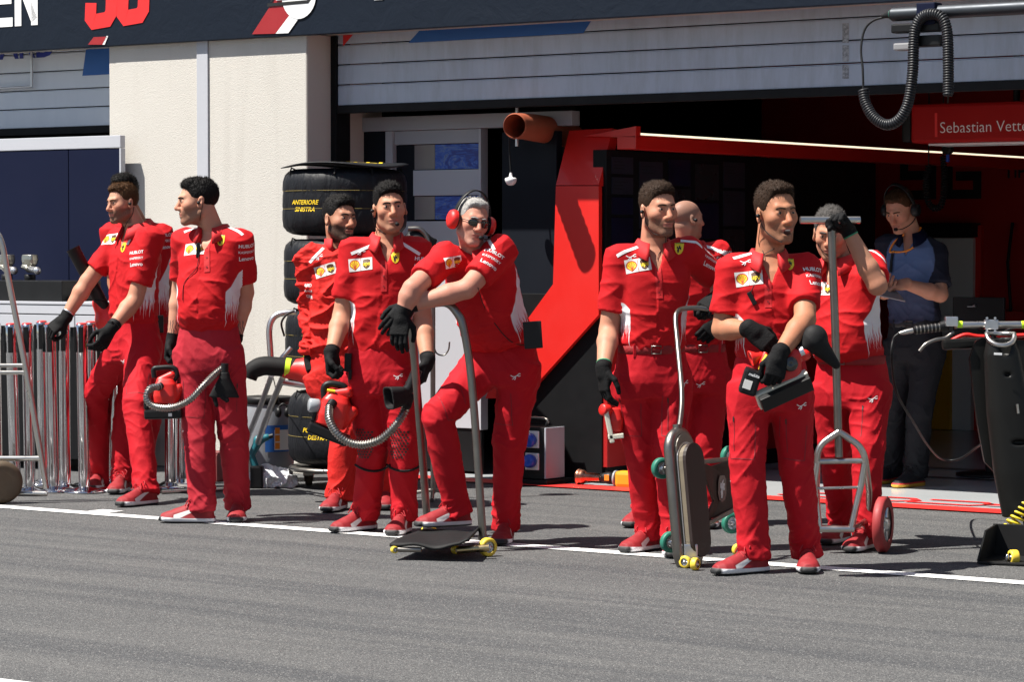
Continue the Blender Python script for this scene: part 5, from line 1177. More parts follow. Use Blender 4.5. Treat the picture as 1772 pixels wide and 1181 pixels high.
for i in range(4):
    c = TC + Vector((off[i][0], off[i][1], 0)); z0, z1, r0 = zb[i] + .003, zb[i + 1] - .004, rad[i]; Hh = z1 - z0
    t_ = root('covered_tyre', (c.x, c.y, z0), ('bottom tyre of the stack in a black blanket, standing on the dolly', 'second tyre from the bottom of the stack in a black blanket', 'black blanketed tyre just under the top one of the stack', 'top tyre of the stack in black blanket with yellow lettering')[i], 'tyre', 'tyres in black blankets stacked by the pier')
    prof = [(.02, 0), (.22, .0), (.70, .012), (.84, .03), (.93, .07), (.985, .14), (1.0, .26), (1.0, .36), (.992, .40), (1.0, .44), (1.0, .60), (.992, .64), (1.0, .68), (.995, .80), (.965, .89), (.90, .945), (.80, .975), (.30, .98), (.02, .98)]
    seg = 120; pv = []
    for q, h in prof:
        for j in range(seg):
            a = 2 * math.pi * j / seg; pv.append((q * r0 * math.cos(a), q * r0 * math.sin(a), z0 + h * Hh))
    pv = A3(pv); ang = np.arctan2(pv[:, 1], pv[:, 0]); hh = (pv[:, 2] - z0) / Hh; rr_ = np.hypot(pv[:, 0], pv[:, 1])
    cr = (1 - np.abs(2 * vnoise(np.stack([np.cos(ang) * 9, np.sin(ang) * 9, hh * 2.2], 1), 40 + i) - 1)) ** 2 - .4; pl = np.sin(ang * 46 + 3 * vnoise(np.stack([np.cos(ang) * 4, np.sin(ang) * 4, hh], 1), i)) * .006 * np.clip(np.abs(hh - .5) * 5 - 1.7, 0, 1)
    f_ = 1 + (cr * .006 + pl * .8) * np.clip(rr_ / r0 * 2 - 1, 0, 1) / r0 * .36 / .36; pv[:, 0] *= f_; pv[:, 1] *= f_; pv[:, :2] += A3((c.x, c.y))
    fc = [[k * seg + j, k * seg + (j + 1) % seg, (k + 1) * seg + (j + 1) % seg, (k + 1) * seg + j] for k in range(len(prof) - 1) for j in range(seg)]
    mm = MB(); mm.add(pv, fc, 'tyre blanket', True); bl = BVHTree.FromPolygons([Vector(q) for q in pv], fc)
    for h in (.395, .655):
        mm.tube([c + Vector((math.cos(2 * math.pi * j / 72) * (r0 * .997 + .001), math.sin(2 * math.pi * j / 72) * (r0 * .997 + .001), z0 + h * Hh)) for j in range(72)], .0014, 'dim yellow thread', 5, closed=True)
    a, b, px, py = words[i]
    def D_words(a=a, b=b): return [(tr(text2d(a, .036, .018, .25), 0, .018), 'yellow print', 0), (tr(text2d(b, .036, .018, .25), .0, -.022), 'yellow print', 0)]
    DEC['words'] = D_words; lay(bl, 'words', px, py, 0, 1, mm); mm.build('blanket', t_)
    for px2 in ((505, 560) if i else (512,)):
        q = P(px2, 0, 16.1); 
    k_ = MB()
    for a_ in (-150, -96, -60, 20): d_ = Vector((math.cos(R(a_)), math.sin(R(a_)), 0)); k_.tube([c + d_ * (r0 * .86) + Vector((0, 0, z1 - .02)), c + d_ * (r0 * .95) + Vector((0, 0, z1 - .005)), c + d_ * (r0 * .99) + Vector((0, 0, z1 - .045))], .006, 'black rubber', 6)
    k_.build('drawstring', t_)
    if i == 3:
        lv = []; N = 56
        for ring, (q, dz) in enumerate(((.02, .03), (.6, .022), (.96, .014), (1.03, .008), (1.03, .003), (.9, .006))):
            for j in range(N):
                a_ = 2 * math.pi * j / N; w_ = .012 * math.sin(a_ * 3 + 1) * q * q; lv.append((c.x + math.cos(a_) * q * r0, c.y + math.sin(a_) * q * r0, z1 + dz + w_ + .004))
        mm = MB(); mm.add(lv, [[k * N + j, k * N + (j + 1) % N, (k + 1) * N + (j + 1) % N, (k + 1) * N + j] for k in range(5) for j in range(N)], 'tyre blanket', True); lid = mm.build('lid', t_)
        mm = MB(); v2, f2 = text2d('PIRELLI', .15, .02); v2, f2 = subdiv2d(v2, f2, .03); bl2 = BVHTree.FromPolygons([Vector(q) for q in lv], [[k * N + j, k * N + (j + 1) % N, (k + 1) * N + (j + 1) % N, (k + 1) * N + j] for k in range(4) for j in range(N)])
        out = []
        for p_ in v2:
            q, _, _, _ = bl2.ray_cast(Vector((c.x + p_[0], c.y - .10 + p_[1], z1 + .3)), Vector((0, 0, -1))); out.append((q.x, q.y, q.z + .003) if q else (c.x + p_[0], c.y - .10 + p_[1], z1 + .03))
        mm.add(out, f2, 'yellow print'); mm.build('lettering', lid)
# ---- chrome barrier posts
spots = [(13, 30, 15.95), (43, 53, 16.0), (70, 76, 16.5), (82, 95, 16.05), (110, 112, 16.2), (138, 147, 16.0), (157, 158, 16.4), (178, 190, 16.3), (196, 197, 16.1), (213, 222, 16.5), (296, 292, 16.3), (310, 313, 16.55), (-12, -4, 16.2)]
first = None
for i, (xt, xb, d) in enumerate(spots):
    b_ = Vector((X_(xb, d), d, 0)); xm = (xt + xb) / 2 + (xb - xt) * .2; b_ = Vector((X_(xm, d), d, 0)); tp_ = Vector((.35 * (X_(xt, d) - X_(xb, d)), .0, .96)); d_ = tp_.normalized()
    if first is None:
        o = root('barrier_post', (0, 0, 0), 'chrome retractable belt barrier post with black and red head', 'post', 'chrome barrier posts standing close together on the left'); first = o
        MB().lathe([(.001, .001), (.120, .001), (.122, .010), (.100, .020), (.040, .030), (.034, .034)], 'chrome', (0, 0, 0), seg=36).build('base', o)
        MB().tube([(0, 0, .03), (0, 0, .88)], .032, 'chrome', 24).build('pole', o)
        m = MB().lathe([(.0335, .86), (.0345, .865), (.0345, .952), (.031, .958), (.001, .958)], 'chrome', (0, 0, 0), seg=24); m.box((-.014, -.044, .80), (.014, -.030, .945), 'black plastic', .004); m.box((-.046, -.012, .80), (-.030, .012, .945), 'black plastic', .004); h_ = m.build('head', o)
        MB().lathe([(.029, .9582), (.029, .964), (.02, .967), (.001, .968)], 'red print', (0, 0, 0), seg=20).build('cap', h_)
    else: o = copy_tree(first)
    o.location = b_; o.rotation_euler = (0, math.atan2(d_.x, d_.z), (i * 1.3) % 3 if False else 0)
# ---- table with black case and metal units, before the navy screen
td = -.72; s1, zt = Wd(166, 527, td); s0 = s1 - 1.9
tb = root('work_table', B(s1 - .9, td + .25, 0), 'long pale grey table before the navy screen at the left edge', 'table')
MB(MB_).box((s0, td, zt - .006), (s1, td + .5, zt + .012), 'light grey panel', .003).build('tabletop', tb)
m = MB(MB_); sd_ = Wd(128, 540, td)[0]
for a, b in ((s0 + .01, sd_ - .004), (sd_ + .004, s1 - .01)): MB(MB_).box((a, td + .004, zt - .065), (b, td + .03, zt - .010), 'light grey panel', .003).build('drawer_front', tb); MB(MB_).box((a, td + .006, zt - .145), (b, td + .03, zt - .071), 'light grey panel', .003).build('drawer_front', tb)
MB(MB_).box((s0 + .02, td + .035, .08), (s1 - .03, td + .48, zt - .008), 'black panel', .003).build('carcass', tb)
for s_ in (s0 + .06, s1 - .09):
    for q in (td + .05, td + .42): MB(MB_).box((s_, q, 0), (s_ + .05, q + .05, .079), 'alloy', .003).build('leg', tb)
a, b = Wd(-60, 525, td + .05), Wd(107, 493, td + .05)
o = bthing('case', 'black foam case lying on the pale table', 'case', MB(MB_).box((b[0] - .75, td + .05, zt + .0125), (b[0], td + .40, zt + .14), 'black plastic', .005), B(b[0] - .3, td + .2, zt + .012))
simple('worn alloy', (.42, .40, .34), .35, 1, var=.35, vscale=25)
for px, lb in ((44, 'cast metal hydraulic unit with a pale nozzle on the black case, right one'), (4, 'cast metal hydraulic unit with a pale nozzle on the black case, at the frame edge')):
    s_, _ = Wd(px, 470, td + .15); u_ = root('hydraulic_unit', B(s_, td + .2, zt + .142), lb, 'unit'); z_ = zt + .1425; y_ = td + .2
    MB(MB_).lathe([(.034, 0), (.036, .01), (.036, .032), (.03, .036)], 'black plastic', (s_ - .01, y_, z_), seg=20).build('foot', u_)
    V = Vol((-.07, -.06, -.01), (.07, .06, .15), .0035); V.add(ell((0, 0, .07), (.042, .036, .05)), .01); V.add(loft((0, 0, .075), (0, 0, .135), [0, .5, 1], [.045, .050, .046], [.036, .040, .036], p=4), .012); V.add(cone((-.03, -.03, .06), (.02, -.045, .05), .014, .012), .006); V.add(cone((-.04, -.02, .12), (-.02, -.035, .09), .008, .008), .004)
    v_, f_ = V.mesh(); mm = MB(MB_); mm.add(v_ + A3((s_ - .01, y_, z_ + .025)), f_.tolist(), 'worn alloy', True); mm.build('casting', u_)
    mm = MB(MB_).lathe([(.001, 0), (.021, 0), (.021, .075), (.024, .078), (.024, .098), (.016, .10), (.016, .112), (.001, .112)], 'alloy', (s_ + .02, y_ - .03, z_ + .07), (1, -.25, -.12), 18); mm.build('nozzle', u_)
m = MB(MB_); s_, _ = Wd(117, 520, td + .1)
for k in range(4): m.tube([(s_ + (.05 + .004 * k) * math.cos(a), td + .15 + (.05 - .004 * k) * math.sin(a), zt + .019 + .008 * k) for a in [2 * math.pi * j / 20 for j in range(20)]], .004, 'cable', 6, closed=True)
bthing('cable_coil', 'small coil of black cable on the table right of the black case', 'cable', m, B(s_, td + .15, zt + .013))
# ---- silver trolley at the left edge
D0 = 15.35; T = lambda px, py, dd=0: P(px, py, D0 + dd)
tr_ = root('hand_trolley', G(20, 864), 'silver tube hand trolley with a fat tan tyre at the left frame edge', 'trolley')
for dd, nm in ((0, 'frame'),):
    MB().tube(smooth_path([T(-42, 420), T(-30, 404), T(-8, 402), T(4, 425), T(14, 480), T(45, 640), T(66, 760), T(80, 846)], 6) , .0165, 'steel', 14).build('side_rail', tr_)
MB().tube(smooth_path([T(-42, 420, .0), T(-60, 480), T(-74, 640), T(-82, 850)], 6), .0165, 'steel', 14).build('side_rail', tr_)
for pa, pb in (((-74, 633), (43, 633)), ((-74, 645), (46, 645)), ((-78, 794), (73, 794)), ((-80, 855), (82, 855))): MB().tube([T(*pa), T(*pb)], .012 if pa[1] < 700 else .015, 'steel', 12).build('crossbar', tr_)
for px, dd in ((2, -.06), (-90, -.06)):
    c = T(px, 830, dd); c.z = .118; wh = MB().lathe([(.055, -.035), (.09, -.040), (.112, -.03), (.118, 0), (.112, .03), (.09, .040), (.055, .035)], 'tan rubber', c, (.35, -1, 0), 32).build('tyre', tr_); MB().lathe([(.001, -.022), (.03, -.024), (.034, -.012), (.056, -.010), (.057, .02), (.03, .03), (.001, .03)], 'steel', c, (.35, -1, 0), 24).build('rim', tr_)
MB().tube([T(-88, 834, .0), T(4, 834, .0)], .009, 'steel', 10).build('axle', tr_)
# ---- leaning black tube of a red blower
d_ = 15.95; bl_ = root('leaf_blower', P(190, 580, d_), 'red leaf blower with a thick black tube pointing up left', 'blower')
a, b = P(126, 430, d_ - .05), P(188, 548, d_); MB().tube([a, a.lerp(b, .02), b], [.041, .0385, .036], 'black plastic', 24, caps=False).build('tube', bl_); q = a.lerp(b, .12); 
MB().lathe([(.001, 0), (.034, .0)], 'dark interior', q, a - b, 20).build('bore', bl_)
V = Vol((-.14, -.12, -.14), (.14, .12, .14), .005); V.add(ell((0, 0, 0), (.085, .07, .075)), .01); V.add(cone((-.03, 0, .03), (-.06, 0, .10), .045, .040), .02); V.add(cone((.02, 0, .05), (.06, 0, .02), .05, .05), .02); v_, f_ = V.mesh(); mm = MB(); mm.add(v_ + A3(P(190, 556, d_)), f_.tolist(), 'red paint', True); mm.build('body', bl_)
MB().tube([P(172, 519, d_ - .03) + Vector((.028 * math.cos(a_), .02 * math.sin(a_), .006 * math.sin(a_))) for a_ in [2 * math.pi * j / 18 for j in range(18)]], .006, 'black plastic', 8, closed=True).build('loop_handle', bl_)
# ---- big red cooling fan on a tube stand
d_ = 15.3; fan = root('cooling_fan', P(520, 820, 16.0), 'big glossy red cooling fan with a black elbow hose on a silver tube stand', 'fan'); fan.location.z = 0
V = Vol((-.42, -.25, -.2), (.42, .25, .3), .008); V.add(cone((-.32, 0, 0), (-.20, 0, -.005), .050, .075), .03); V.add(ell((-.07, 0, -.02), (.17, .12, .105)), .04); V.add(ell((.15, 0, .0), (.22, .15, .13)), .05); V.add(cone((-.08, 0, .06), (.12, 0, .16), .05, .09), .05)
v_, f_ = V.mesh(); mm = MB(); mm.add(v_ + A3(P(600, 640, d_)), f_.tolist(), 'red paint', True); mm.build('housing', fan)
pth = smooth_path([P(431, 655, d_), P(437, 642, d_), P(455, 634, d_), P(480, 635, d_), P(518, 639, d_)], 6); MB().tube(pth, [.036] * 6 + [.050] * (len(pth) - 6) if False else [.042 + .010 * min(1, i / 10) for i in range(len(pth))], 'black rubber', 24).build('elbow_hose', fan)
MB().tube([P(494, 637, d_), P(503, 638, d_)], .0545, 'lime tape', 24).build('tape_band', fan)
for pts_, r_ in (([(490, 652, .1), (470, 700, .5), (436, 795, 1.2), (432, 826, 1.3)], .017), ([(470, 650, .1), (452, 700, .45), (424, 770, 1.0), (418, 820, 1.2)], .015), ([(620, 660, .1), (640, 740, .1), (655, 846, .2)], .017)):
    q = [P(a, b, d_ + c) for a, b, c in pts_]; q[-1].z = .03; MB().tube(q, r_, 'alloy', 12).build('leg', fan)
MB().tube([P(488, 662, d_ + .15), P(520, 667, d_ + .2), P(600, 668, d_ + .1)], .016, 'alloy', 12).build('crossbar', fan)
MB().tube(smooth_path([P(470, 650, d_ + .25), P(468, 610, d_ + .25), P(466, 572, d_ + .25), P(472, 552, d_ + .25), P(486, 543, d_ + .25), P(512, 541, d_ + .25)], 6), .017, 'alloy', 12).build('handle', fan)
MB().tube([P(468, 642, d_ + .27), P(504, 602, d_ + .27)], .014, 'alloy', 12).build('brace', fan)
MB().tube(smooth_path([P(510, 538, d_ + .2), P(496, 545, d_ + .2), P(487, 560, d_ + .2), P(492, 582, d_ + .22)], 6), .006, 'cable', 8).build('cord', fan)
q = G(443, 832); MB().lathe([(.001, -.012), (.022, -.012), (.024, 0), (.022, .012), (.001, .012)], 'black rubber', (q.x, 16.55, .0242), (1, .2, 0), 16).build('wheel', fan)
# ---- drum and small things by the pier
d_ = 16.85; c = Vector((X_(463, d_), d_, 0)); dr = root('drum', c, 'grey plastic drum with black rim and torn blue label by the pier', 'drum'); zt_ = zat(686, d_)
MB().lathe([(.001, 0), (.135, 0), (.148, .02), (.158, .14), (.160, zt_ * .6), (.146, zt_ - .07), (.138, zt_ - .045), (.140, zt_ - .03), (.001, zt_ - .03)], 'grey drum', c, seg=40).build('body', dr)
MB().lathe([(.138, zt_ - .045), (.150, zt_ - .042), (.150, zt_ - .006), (.14, zt_), (.12, zt_ - .008), (.001, zt_ - .008)], 'black plastic', c, seg=40).build('lid', dr)
mm = MB()
def on_cyl(px0, px1, py0, py1, r_, mat, n=8):
    a0 = math.asin(max(-1, min(1, (X_(px0, d_ - r_) - c.x) / r_))); a1 = math.asin(max(-1, min(1, (X_(px1, d_ - r_) - c.x) / r_))); V_ = []
    for i in range(n + 1):
        a = a0 + (a1 - a0) * i / n
        for py in (py1, py0): V_.append((c.x + math.sin(a) * r_, c.y - math.cos(a) * r_, zat(py, d_ - r_)))
    mm.add(V_, [[2 * i, 2 * i + 2, 2 * i + 3, 2 * i + 1] for i in range(n)], mat, True)
on_cyl(458, 499, 737, 783, .163, 'blue print'); on_cyl(474, 499, 745, 780, .1645, 'pale patch'); 
for k in range(3): on_cyl(475, 483, 741 + k * 13, 752 + k * 13, .166, 'orange print')
mm.build('label', dr)
m = MB(); e = P(490, 714, 16.55); m.tube(smooth_path([P(473, 655, 15.75), P(479, 680, 16.2), P(484, 700, 16.5)], 5), .003, 'cable', 6); m.tube(smooth_path([e + Vector((-.025, 0, .03)), e + Vector((0, 0, .05)), e + Vector((.028, 0, .03))], 5), .006, 'black plastic', 8)
for s in (-1, 1): m.lathe([(.001, 0), (.028, 0), (.032, .012), (.024, .026), (.001, .028)], 'black plastic', e + Vector((s * .018, 0, 0)), (s, -.4, 0), 18)
tag(m.build('headset', origin=e), 'black headset hanging by its cable before the grey drum', 'headset')
simple_ = 0
q = P(447, 775, 16.3); dl = root('power_drill', (q.x, 16.3, 0), 'teal and black power drill lying upright by the drum', 'drill')
V = Vol((-.1, -.06, -.19), (.1, .06, .12), .004); V.add(cone((.0, 0, .06), (-.04, 0, -.02), .026, .020), .01); V.add(cone((.0, 0, .07), (.05, 0, .085), .028, .02), .012); V.add(cone((-.04, 0, -.02), (-.02, 0, -.08), .019, .022), .01); v_, f_ = V.mesh(); mm = MB(); mm.add(v_ + A3((q.x, 16.3, .21)), f_.tolist(), 'teal plastic', True); mm.build('body', dl)
MB().box((-.045, -.04, 0), (.03, .04, .13), 'black plastic', .012, (Vector((q.x, 16.3, .001)), (1, 0, 0), (0, 1, 0), (0, 0, 1))).build('battery', dl)
MB().tube([(q.x + .05, 16.3, .295), (q.x + .085, 16.3, .305)], .014, 'black plastic', 14).build('chuck', dl)
q = G(461, 832); mm = MB().box((-.03, -.03, 0), (.03, .03, .055), 'green print', .004, (Vector((q.x, 16.35, .001)), (.9, .4, 0), (-.4, .9, 0), (0, 0, 1))); mm.box((-.031, -.031, .018), (.031, .031, .036), 'white print', .003, (Vector((q.x, 16.35, .001)), (.9, .4, 0), (-.4, .9, 0), (0, 0, 1))); tag(mm.build('carton', origin=(q.x, 16.35, 0)), 'small green and white carton on the ground by the drum', 'carton')
V = Vol((-.2, -.15, -.01), (.2, .15, .2), .006); V.add(ell((0, 0, .05), (.13, .08, .06)), .02); V.add(ell((-.05, .02, .08), (.06, .05, .05)), .02); V.add(ell((.08, 0, .03), (.07, .06, .035)), .02); v_, f_ = V.mesh(); n_ = vnormals(v_, f_); v_ = v_ + n_ * ((1 - np.abs(2 * vnoise(v_ * 26, 5) - 1)) ** 2 * .028 - .010)[:, None]; v_[:, 2] = np.maximum(v_[:, 2], .001); q = G(480, 834)
mm = MB(); mm.add(v_ + A3((q.x, 16.35, 0)), f_.tolist(), 'clear plastic bag', True); tag(mm.build('plastic_bag', origin=(q.x, 16.35, 0)), 'crumpled white plastic bag on the ground by the drum', 'bag')
q = G(385, 830); mm = MB().box((-.10, -.08, 0), (.045, .08, .165), 'dull red box', .01, (Vector((q.x, 16.8, .001)), BU, BN, (0, 0, 1))); mm.box((-.10, -.07, .166), (.045, .07, .175), 'dull red box', .003, (Vector((q.x, 16.8, .001)), BU, BN, (0, 0, 1))); tag(mm.build('toolbox', origin=(q.x, 16.8, 0)), 'dull red box on the ground behind the man with the small blower', 'box')
mm = MB(); mm.tube([P(283, 846, 16.0) * Vector((1, 1, 0)) if False else Vector((X_(278, 15.9), 15.9, .012)), Vector((X_(398, 16.1), 16.1, .012))], .011, 'steel', 10); tag(mm.build('floor_bar', origin=(X_(330, 16), 16, 0)), 'thin metal bar lying on the asphalt by the chrome posts', 'bar')
# ---- black stand between the kneepad man and the pale partition
d_ = 15.6; st = root('equipment_stand', (X_(749, d_), d_, 0), 'dark stand with a hook and black hood behind the man with kneepads', 'stand')
MB().tube([(X_(749, d_), d_, .03), (X_(749, d_), d_, zat(532, d_))], .014, 'dull steel', 14).build('pole', st)
MB().tube(smooth_path([P(750, 598, d_), P(756, 612, d_), P(768, 615, d_), P(776, 606, d_), P(778, 592, d_)], 6), .0045, 'dull steel', 8).build('hook', st)
MB().tube(smooth_path([P(749, 540, d_), P(748, 470, d_), P(742, 420, d_), P(728, 398, d_), P(706, 396, d_)], 6), .014, 'dull steel', 12).build('curved_arm', st)
V = Vol((-.12, -.1, -.12), (.14, .12, .12), .006); V.add(ell((0, 0, 0), (.085, .06, .095)), .01); V.add(loft((.02, 0, -.08), (.06, 0, .05), [0, 1], [.05, .055], [.03, .02], p=3), .02); v_, f_ = V.mesh(); mm = MB(); mm.add(v_ + A3(P(722, 425, d_ + .04)), f_.tolist(), 'black plastic', True); mm.build('hood', st)
for a in (30, 150, 270): MB().tube([(X_(749, d_), d_, .05), (X_(749, d_) + .22 * math.cos(R(a)), d_ + .22 * math.sin(R(a)), .012)], .011, 'dull steel', 10).build('leg', st)
# ---- power distribution box
s_, _ = Wd(905, 830, .16); pb = root('power_box', B(s_ + .08, .25, 0), 'black power box with blue sockets and a white side panel on the garage threshold', 'power box'); zt_ = Wd(930, 740, .16)[1]; s1 = Wd(940, 800, .16)[0]
MB(MB_).box((s1 - .26, .17, .035), (s1, .36, zt_), 'black plastic', .006).build('body', pb)
MB(MB_).box((s1 + .001, .168, .04), (s1 + .014, .362, zt_ - .003), 'grey panel', .004).build('side_panel', pb)  # white panel coloured grey to stand for its shaded side
MB(MB_).box((s1 - .30, .14, .002), (s1 + .04, .45, .034), 'black rubber', .006).build('foot', pb)
MB(MB_).tube(smooth_path([(s1 - .20, .28, zt_), (s1 - .20, .28, zt_ + .04), (s1 - .06, .28, zt_ + .04), (s1 - .06, .28, zt_)], 5), .010, 'dull steel', 8).build('handle', pb)
for ix, sx in enumerate((-.20, -.075)):
    for iz, zz in enumerate((.14, .27)):
        so = MB(MB_).box((s1 + sx - .055, .160, zz - .05), (s1 + sx + .042, .169, zz + .05), 'white plastic', .004).build('socket', pb)
        MB(MB_).lathe([(.001, .0), (.038, 0), (.040, .03), (.034, .045), (.028, .046), (.001, .040)], 'blue plastic', (s1 + sx - .008, .159, zz), (0, -1, .15 - .4 * iz), 22).build('socket_cover', so)
# ---- wheel gun on the floor
s_, _ = Wd(1000, 826, .30); wg = root('wheel_gun', B(s_ + .15, .30, 0), 'copper nosed wheel gun with yellow body lying on the garage floor', 'wheel gun'); zc = .052
L = lambda x: (s_ + x, .30 + x * .12, zc)
MB(MB_).lathe([(.001, 0), (.046, 0), (.050, .012), (.044, .020), (.044, .034), (.036, .05), (.026, .058), (.024, .15), (.001, .15)], 'copper', L(0), (1, .12, 0), 32).build('nose', wg)
MB(MB_).lathe([(.001, 0), (.026, 0), (.030, .02), (.036, .05), (.036, .09), (.001, .09)], 'black plastic', L(.151), (1, .12, 0), 28).build('collar', wg)
MB(MB_).lathe([(.001, 0), (.046, 0), (.047, .012), (.001, .012)], 'clear grey', L(.242), (1, .12, 0), 28).build('ring', wg)
MB(MB_).box((.258, -.045, -.048), (.46, .045, .046), 'orange yellow', .02, (Vector((s_, .30, zc)), (1, .12, 0), (-.12, 1, 0), (0, 0, 1))).build('body', wg)
MB(MB_).box((.19, -.0375, -.012), (.22, -.036, .022), 'orange print', .0005, (Vector((s_, .30, zc)), (1, .12, 0), (-.12, 1, 0), (0, 0, 1))).build('sticker', wg)
MB(MB_).tube([(s_ + .36, .36, zc), (s_ + .37, .45, zc - .01), (s_ + .38, .53, zc - .02)], .02, 'black rubber', 14).build('grip', wg)
# ================================================================== JACKS, LIFTS AND BLOWERS THE CREW HOLD
def vol_obj(name, parent, prims, mat, at=(0, 0, 0), h=.0035, ext=.2, Rm=None, k=.008):
    V = Vol((-ext,) * 3, (ext,) * 3, h)
    for p in prims: V.add(p, k)
    v, f = V.mesh(); v = relax(v, f, 1, .3)
    if Rm is not None: v = v @ A3(Rm).T
    mm = MB(); mm.add(v + A3(at), f.tolist(), mat, True); return mm.build(name, parent)
def wheel(name, parent, c, ax, r, w, tyre, hub='alloy', seg=32, nm=('tyre', 'rim')):
    MB().lathe([(r * .62, -w * .5), (r * .93, -w * .5), (r, -w * .36), (r, w * .36), (r * .93, w * .5), (r * .62, w * .5)], tyre, c, ax, seg, caps=False).build(nm[0], parent)
    m = MB().lathe([(.001, -w * .42), (r * .2, -w * .45), (r * .25, -w * .2), (r * .5, -w * .15), (r * .63, -w * .4), (r * .63, w * .4), (r * .5, w * .15), (r * .25, w * .25), (r * .2, w * .6), (.001, w * .6)], hub, c, ax, seg)
    x, y, z = frame(ax)
    for a in range(5):
        d_ = x * math.cos(a * 1.2566) + y * math.sin(a * 1.2566); m.tube([Vector(c) + d_ * r * .2 + z * w * .22, Vector(c) + d_ * r * .6 + z * w * .22], r * .07, hub, 6)
    m.build(nm[1], parent)
# ---- board jack with hoop handle (centre)
jk = root('board_jack', P(770, 938, 13.1), 'black rubber board jack with a tall steel hoop handle under the grey haired man\'s foot', 'jack'); jk.location.z = 0
A_, B_ = P(739, 897, 13.30), P(836, 936, 12.88); 
hoop = [A_, P(727, 740, 13.18), P(713, 580, 13.06), P(706, 552, 13.04), P(718, 535, 13.01), P(745, 527, 12.97), P(772, 525, 12.92), P(790, 541, 12.90), P(803, 572, 12.89), P(818, 680, 12.88), B_]
MB().tube(smooth_path(hoop, 7), .0185, 'dull steel', 16).build('hoop_handle', jk)
cn = [P(672, 938, 12.95), P(706, 946, 12.72), P(806, 944, 12.72), P(829, 915, 13.05), P(738, 913, 13.35)]
z0 = .083; n_ = 12; pl = []
lft, rgt = G(674, 938, z0), G(812, 942, z0); bl_, br_ = G(735, 913, z0), G(832, 917, z0 + .01)
V_ = []; Nn, Mm = 16, 10
for i in range(Nn + 1):
    for j in range(Mm + 1):
        u_, v_ = i / Nn, j / Mm; p = lft.lerp(rgt, u_).lerp(bl_.lerp(br_, u_), v_); p.z = z0 - .004 + .035 * max(0, u_ - .86) / .14 + .006 * math.sin(u_ * 9 + v_ * 4) * (1 - v_) - .012 * max(0, .2 - v_) / .2 * (1 + math.sin(u_ * 13)) * .5
        V_.append(p)
fc = [[i * (Mm + 1) + j, (i + 1) * (Mm + 1) + j, (i + 1) * (Mm + 1) + j + 1, i * (Mm + 1) + j + 1] for i in range(Nn) for j in range(Mm)]
k0 = len(V_); Vb = [p - Vector((0, 0, .012)) for p in V_]; rim = [i * (Mm + 1) for i in range(Nn + 1)] + [Nn * (Mm + 1) + j for j in range(1, Mm + 1)] + [i * (Mm + 1) + Mm for i in range(Nn - 1, -1, -1)] + [j for j in range(Mm - 1, 0, -1)]
fs = [[a, b, b + k0, a + k0][::-1] for a, b in zip(rim, rim[1:] + rim[:1])]
MB().add(V_ + Vb, fc + [[a + k0 for a in q][::-1] for q in fc] + fs, 'black rubber', True).build('board', jk)
ax = (rgt - lft); ax.z = 0; ax.normalize(); f0 = G(812, 956, .045)
MB().tube([G(790, 953, .04), G(846, 949, .05)], .017, 'brass', 14).build('axle', jk); MB().tube([lft + Vector((.03, .0, -.035)), lft.lerp(rgt, .4) + Vector((0, .02, -.035))], .012, 'dull steel', 12).build('front_axle', jk)
MB().tube([B_ + Vector((0, 0, .02)), Vector((B_.x, B_.y, .055))], .024, 'dull steel', 14).build('bracket', jk)
MB().tube([A_, Vector((A_.x, A_.y, .06))], .020, 'dull steel', 14).build('bracket', jk)
c = G(844, 964); wheel('wheel', jk, Vector((c.x, c.y, .043)), (.55, -.83, 0), .042, .035, 'yellow rubber')
c = G(789, 960); wheel('wheel', jk, Vector((c.x, c.y, .02)), (.55, -.83, 0), .0195, .03, 'yellow rubber', nm=('small_tyre', 'small_rim'))
wheel('wheel', jk, lft + Vector((.022, -.008, -.036)), (.55, -.83, 0), .016, .02, 'yellow rubber', nm=('small_tyre', 'small_rim'))
c = G(742, 937); wheel('wheel', jk, Vector((c.x, c.y, .04)), (.55, -.83, 0), .0395, .03, 'yellow rubber')
# ---- upright board lift (held by the trimmed beard man)
D1 = 12.28; lf = root('board_lift', G(1200, 985), 'upright lift with oval wooden faced board, green wheels and bent steel handle', 'lift')
cB = P(1198, 866, D1); up_ = (P(1184, 752, D1 + .03) - P(1203, 968, D1)).normalized(); nb = Vector((.80, -.60, 0)); nb = (nb - up_ * nb.dot(up_)).normalized(); wa = up_.cross(nb).normalized()
def stadium(hw, hh, n=12):
    p = [(hw * math.cos(R(a)), hh - hw + hw * math.sin(R(a))) for a in np.linspace(0, 180, n)] + [(hw * math.cos(R(a)), -hh + hw + hw * math.sin(R(a))) for a in np.linspace(180, 360, n)]
    return p
def slab(name, hw, hh, d0, d1, mat, rim=None):
    p = stadium(hw, hh); m = MB(); o_ = cB + nb * d1; m.prism(p, d1 - d0, mat, o_, wa, up_, smooth=False)
    return m.build(name, lf)
MB().tube([cB + wa * x + up_ * y - nb * .045 for x, y in stadium(.076, .298, 16)], .026, 'dull steel', 14, closed=True).build('oval_frame', lf)
slab('backing_plate', .072, .292, -.034, -.012, 'dull steel'); slab('wood_layer', .070, .245, -.008, .016, 'worn ply'); slab('board_face', .073, .250, .0165, .032, 'worn brown board'); slab('edge_strip', .075, .256, -.012, -.008, 'alloy')
h0 = cB + up_ * .300 - nb * .045; MB().tube(smooth_path([h0 - up_ * .02, P(1180, 690, 12.40), P(1173, 600, 12.55), P(1169, 555, 12.63), P(1172, 541, 12.66), P(1182, 535, 12.70), P(1205, 533, 12.74), P(1226, 536, 12.76)], 7), .0115, 'dull steel', 14).build('handle', lf)
MB().tube([h0 - up_ * .005, h0 + up_ * .035], .020, 'dull steel', 14).build('socket', lf)
ad = Vector((.80, -.60, 0))
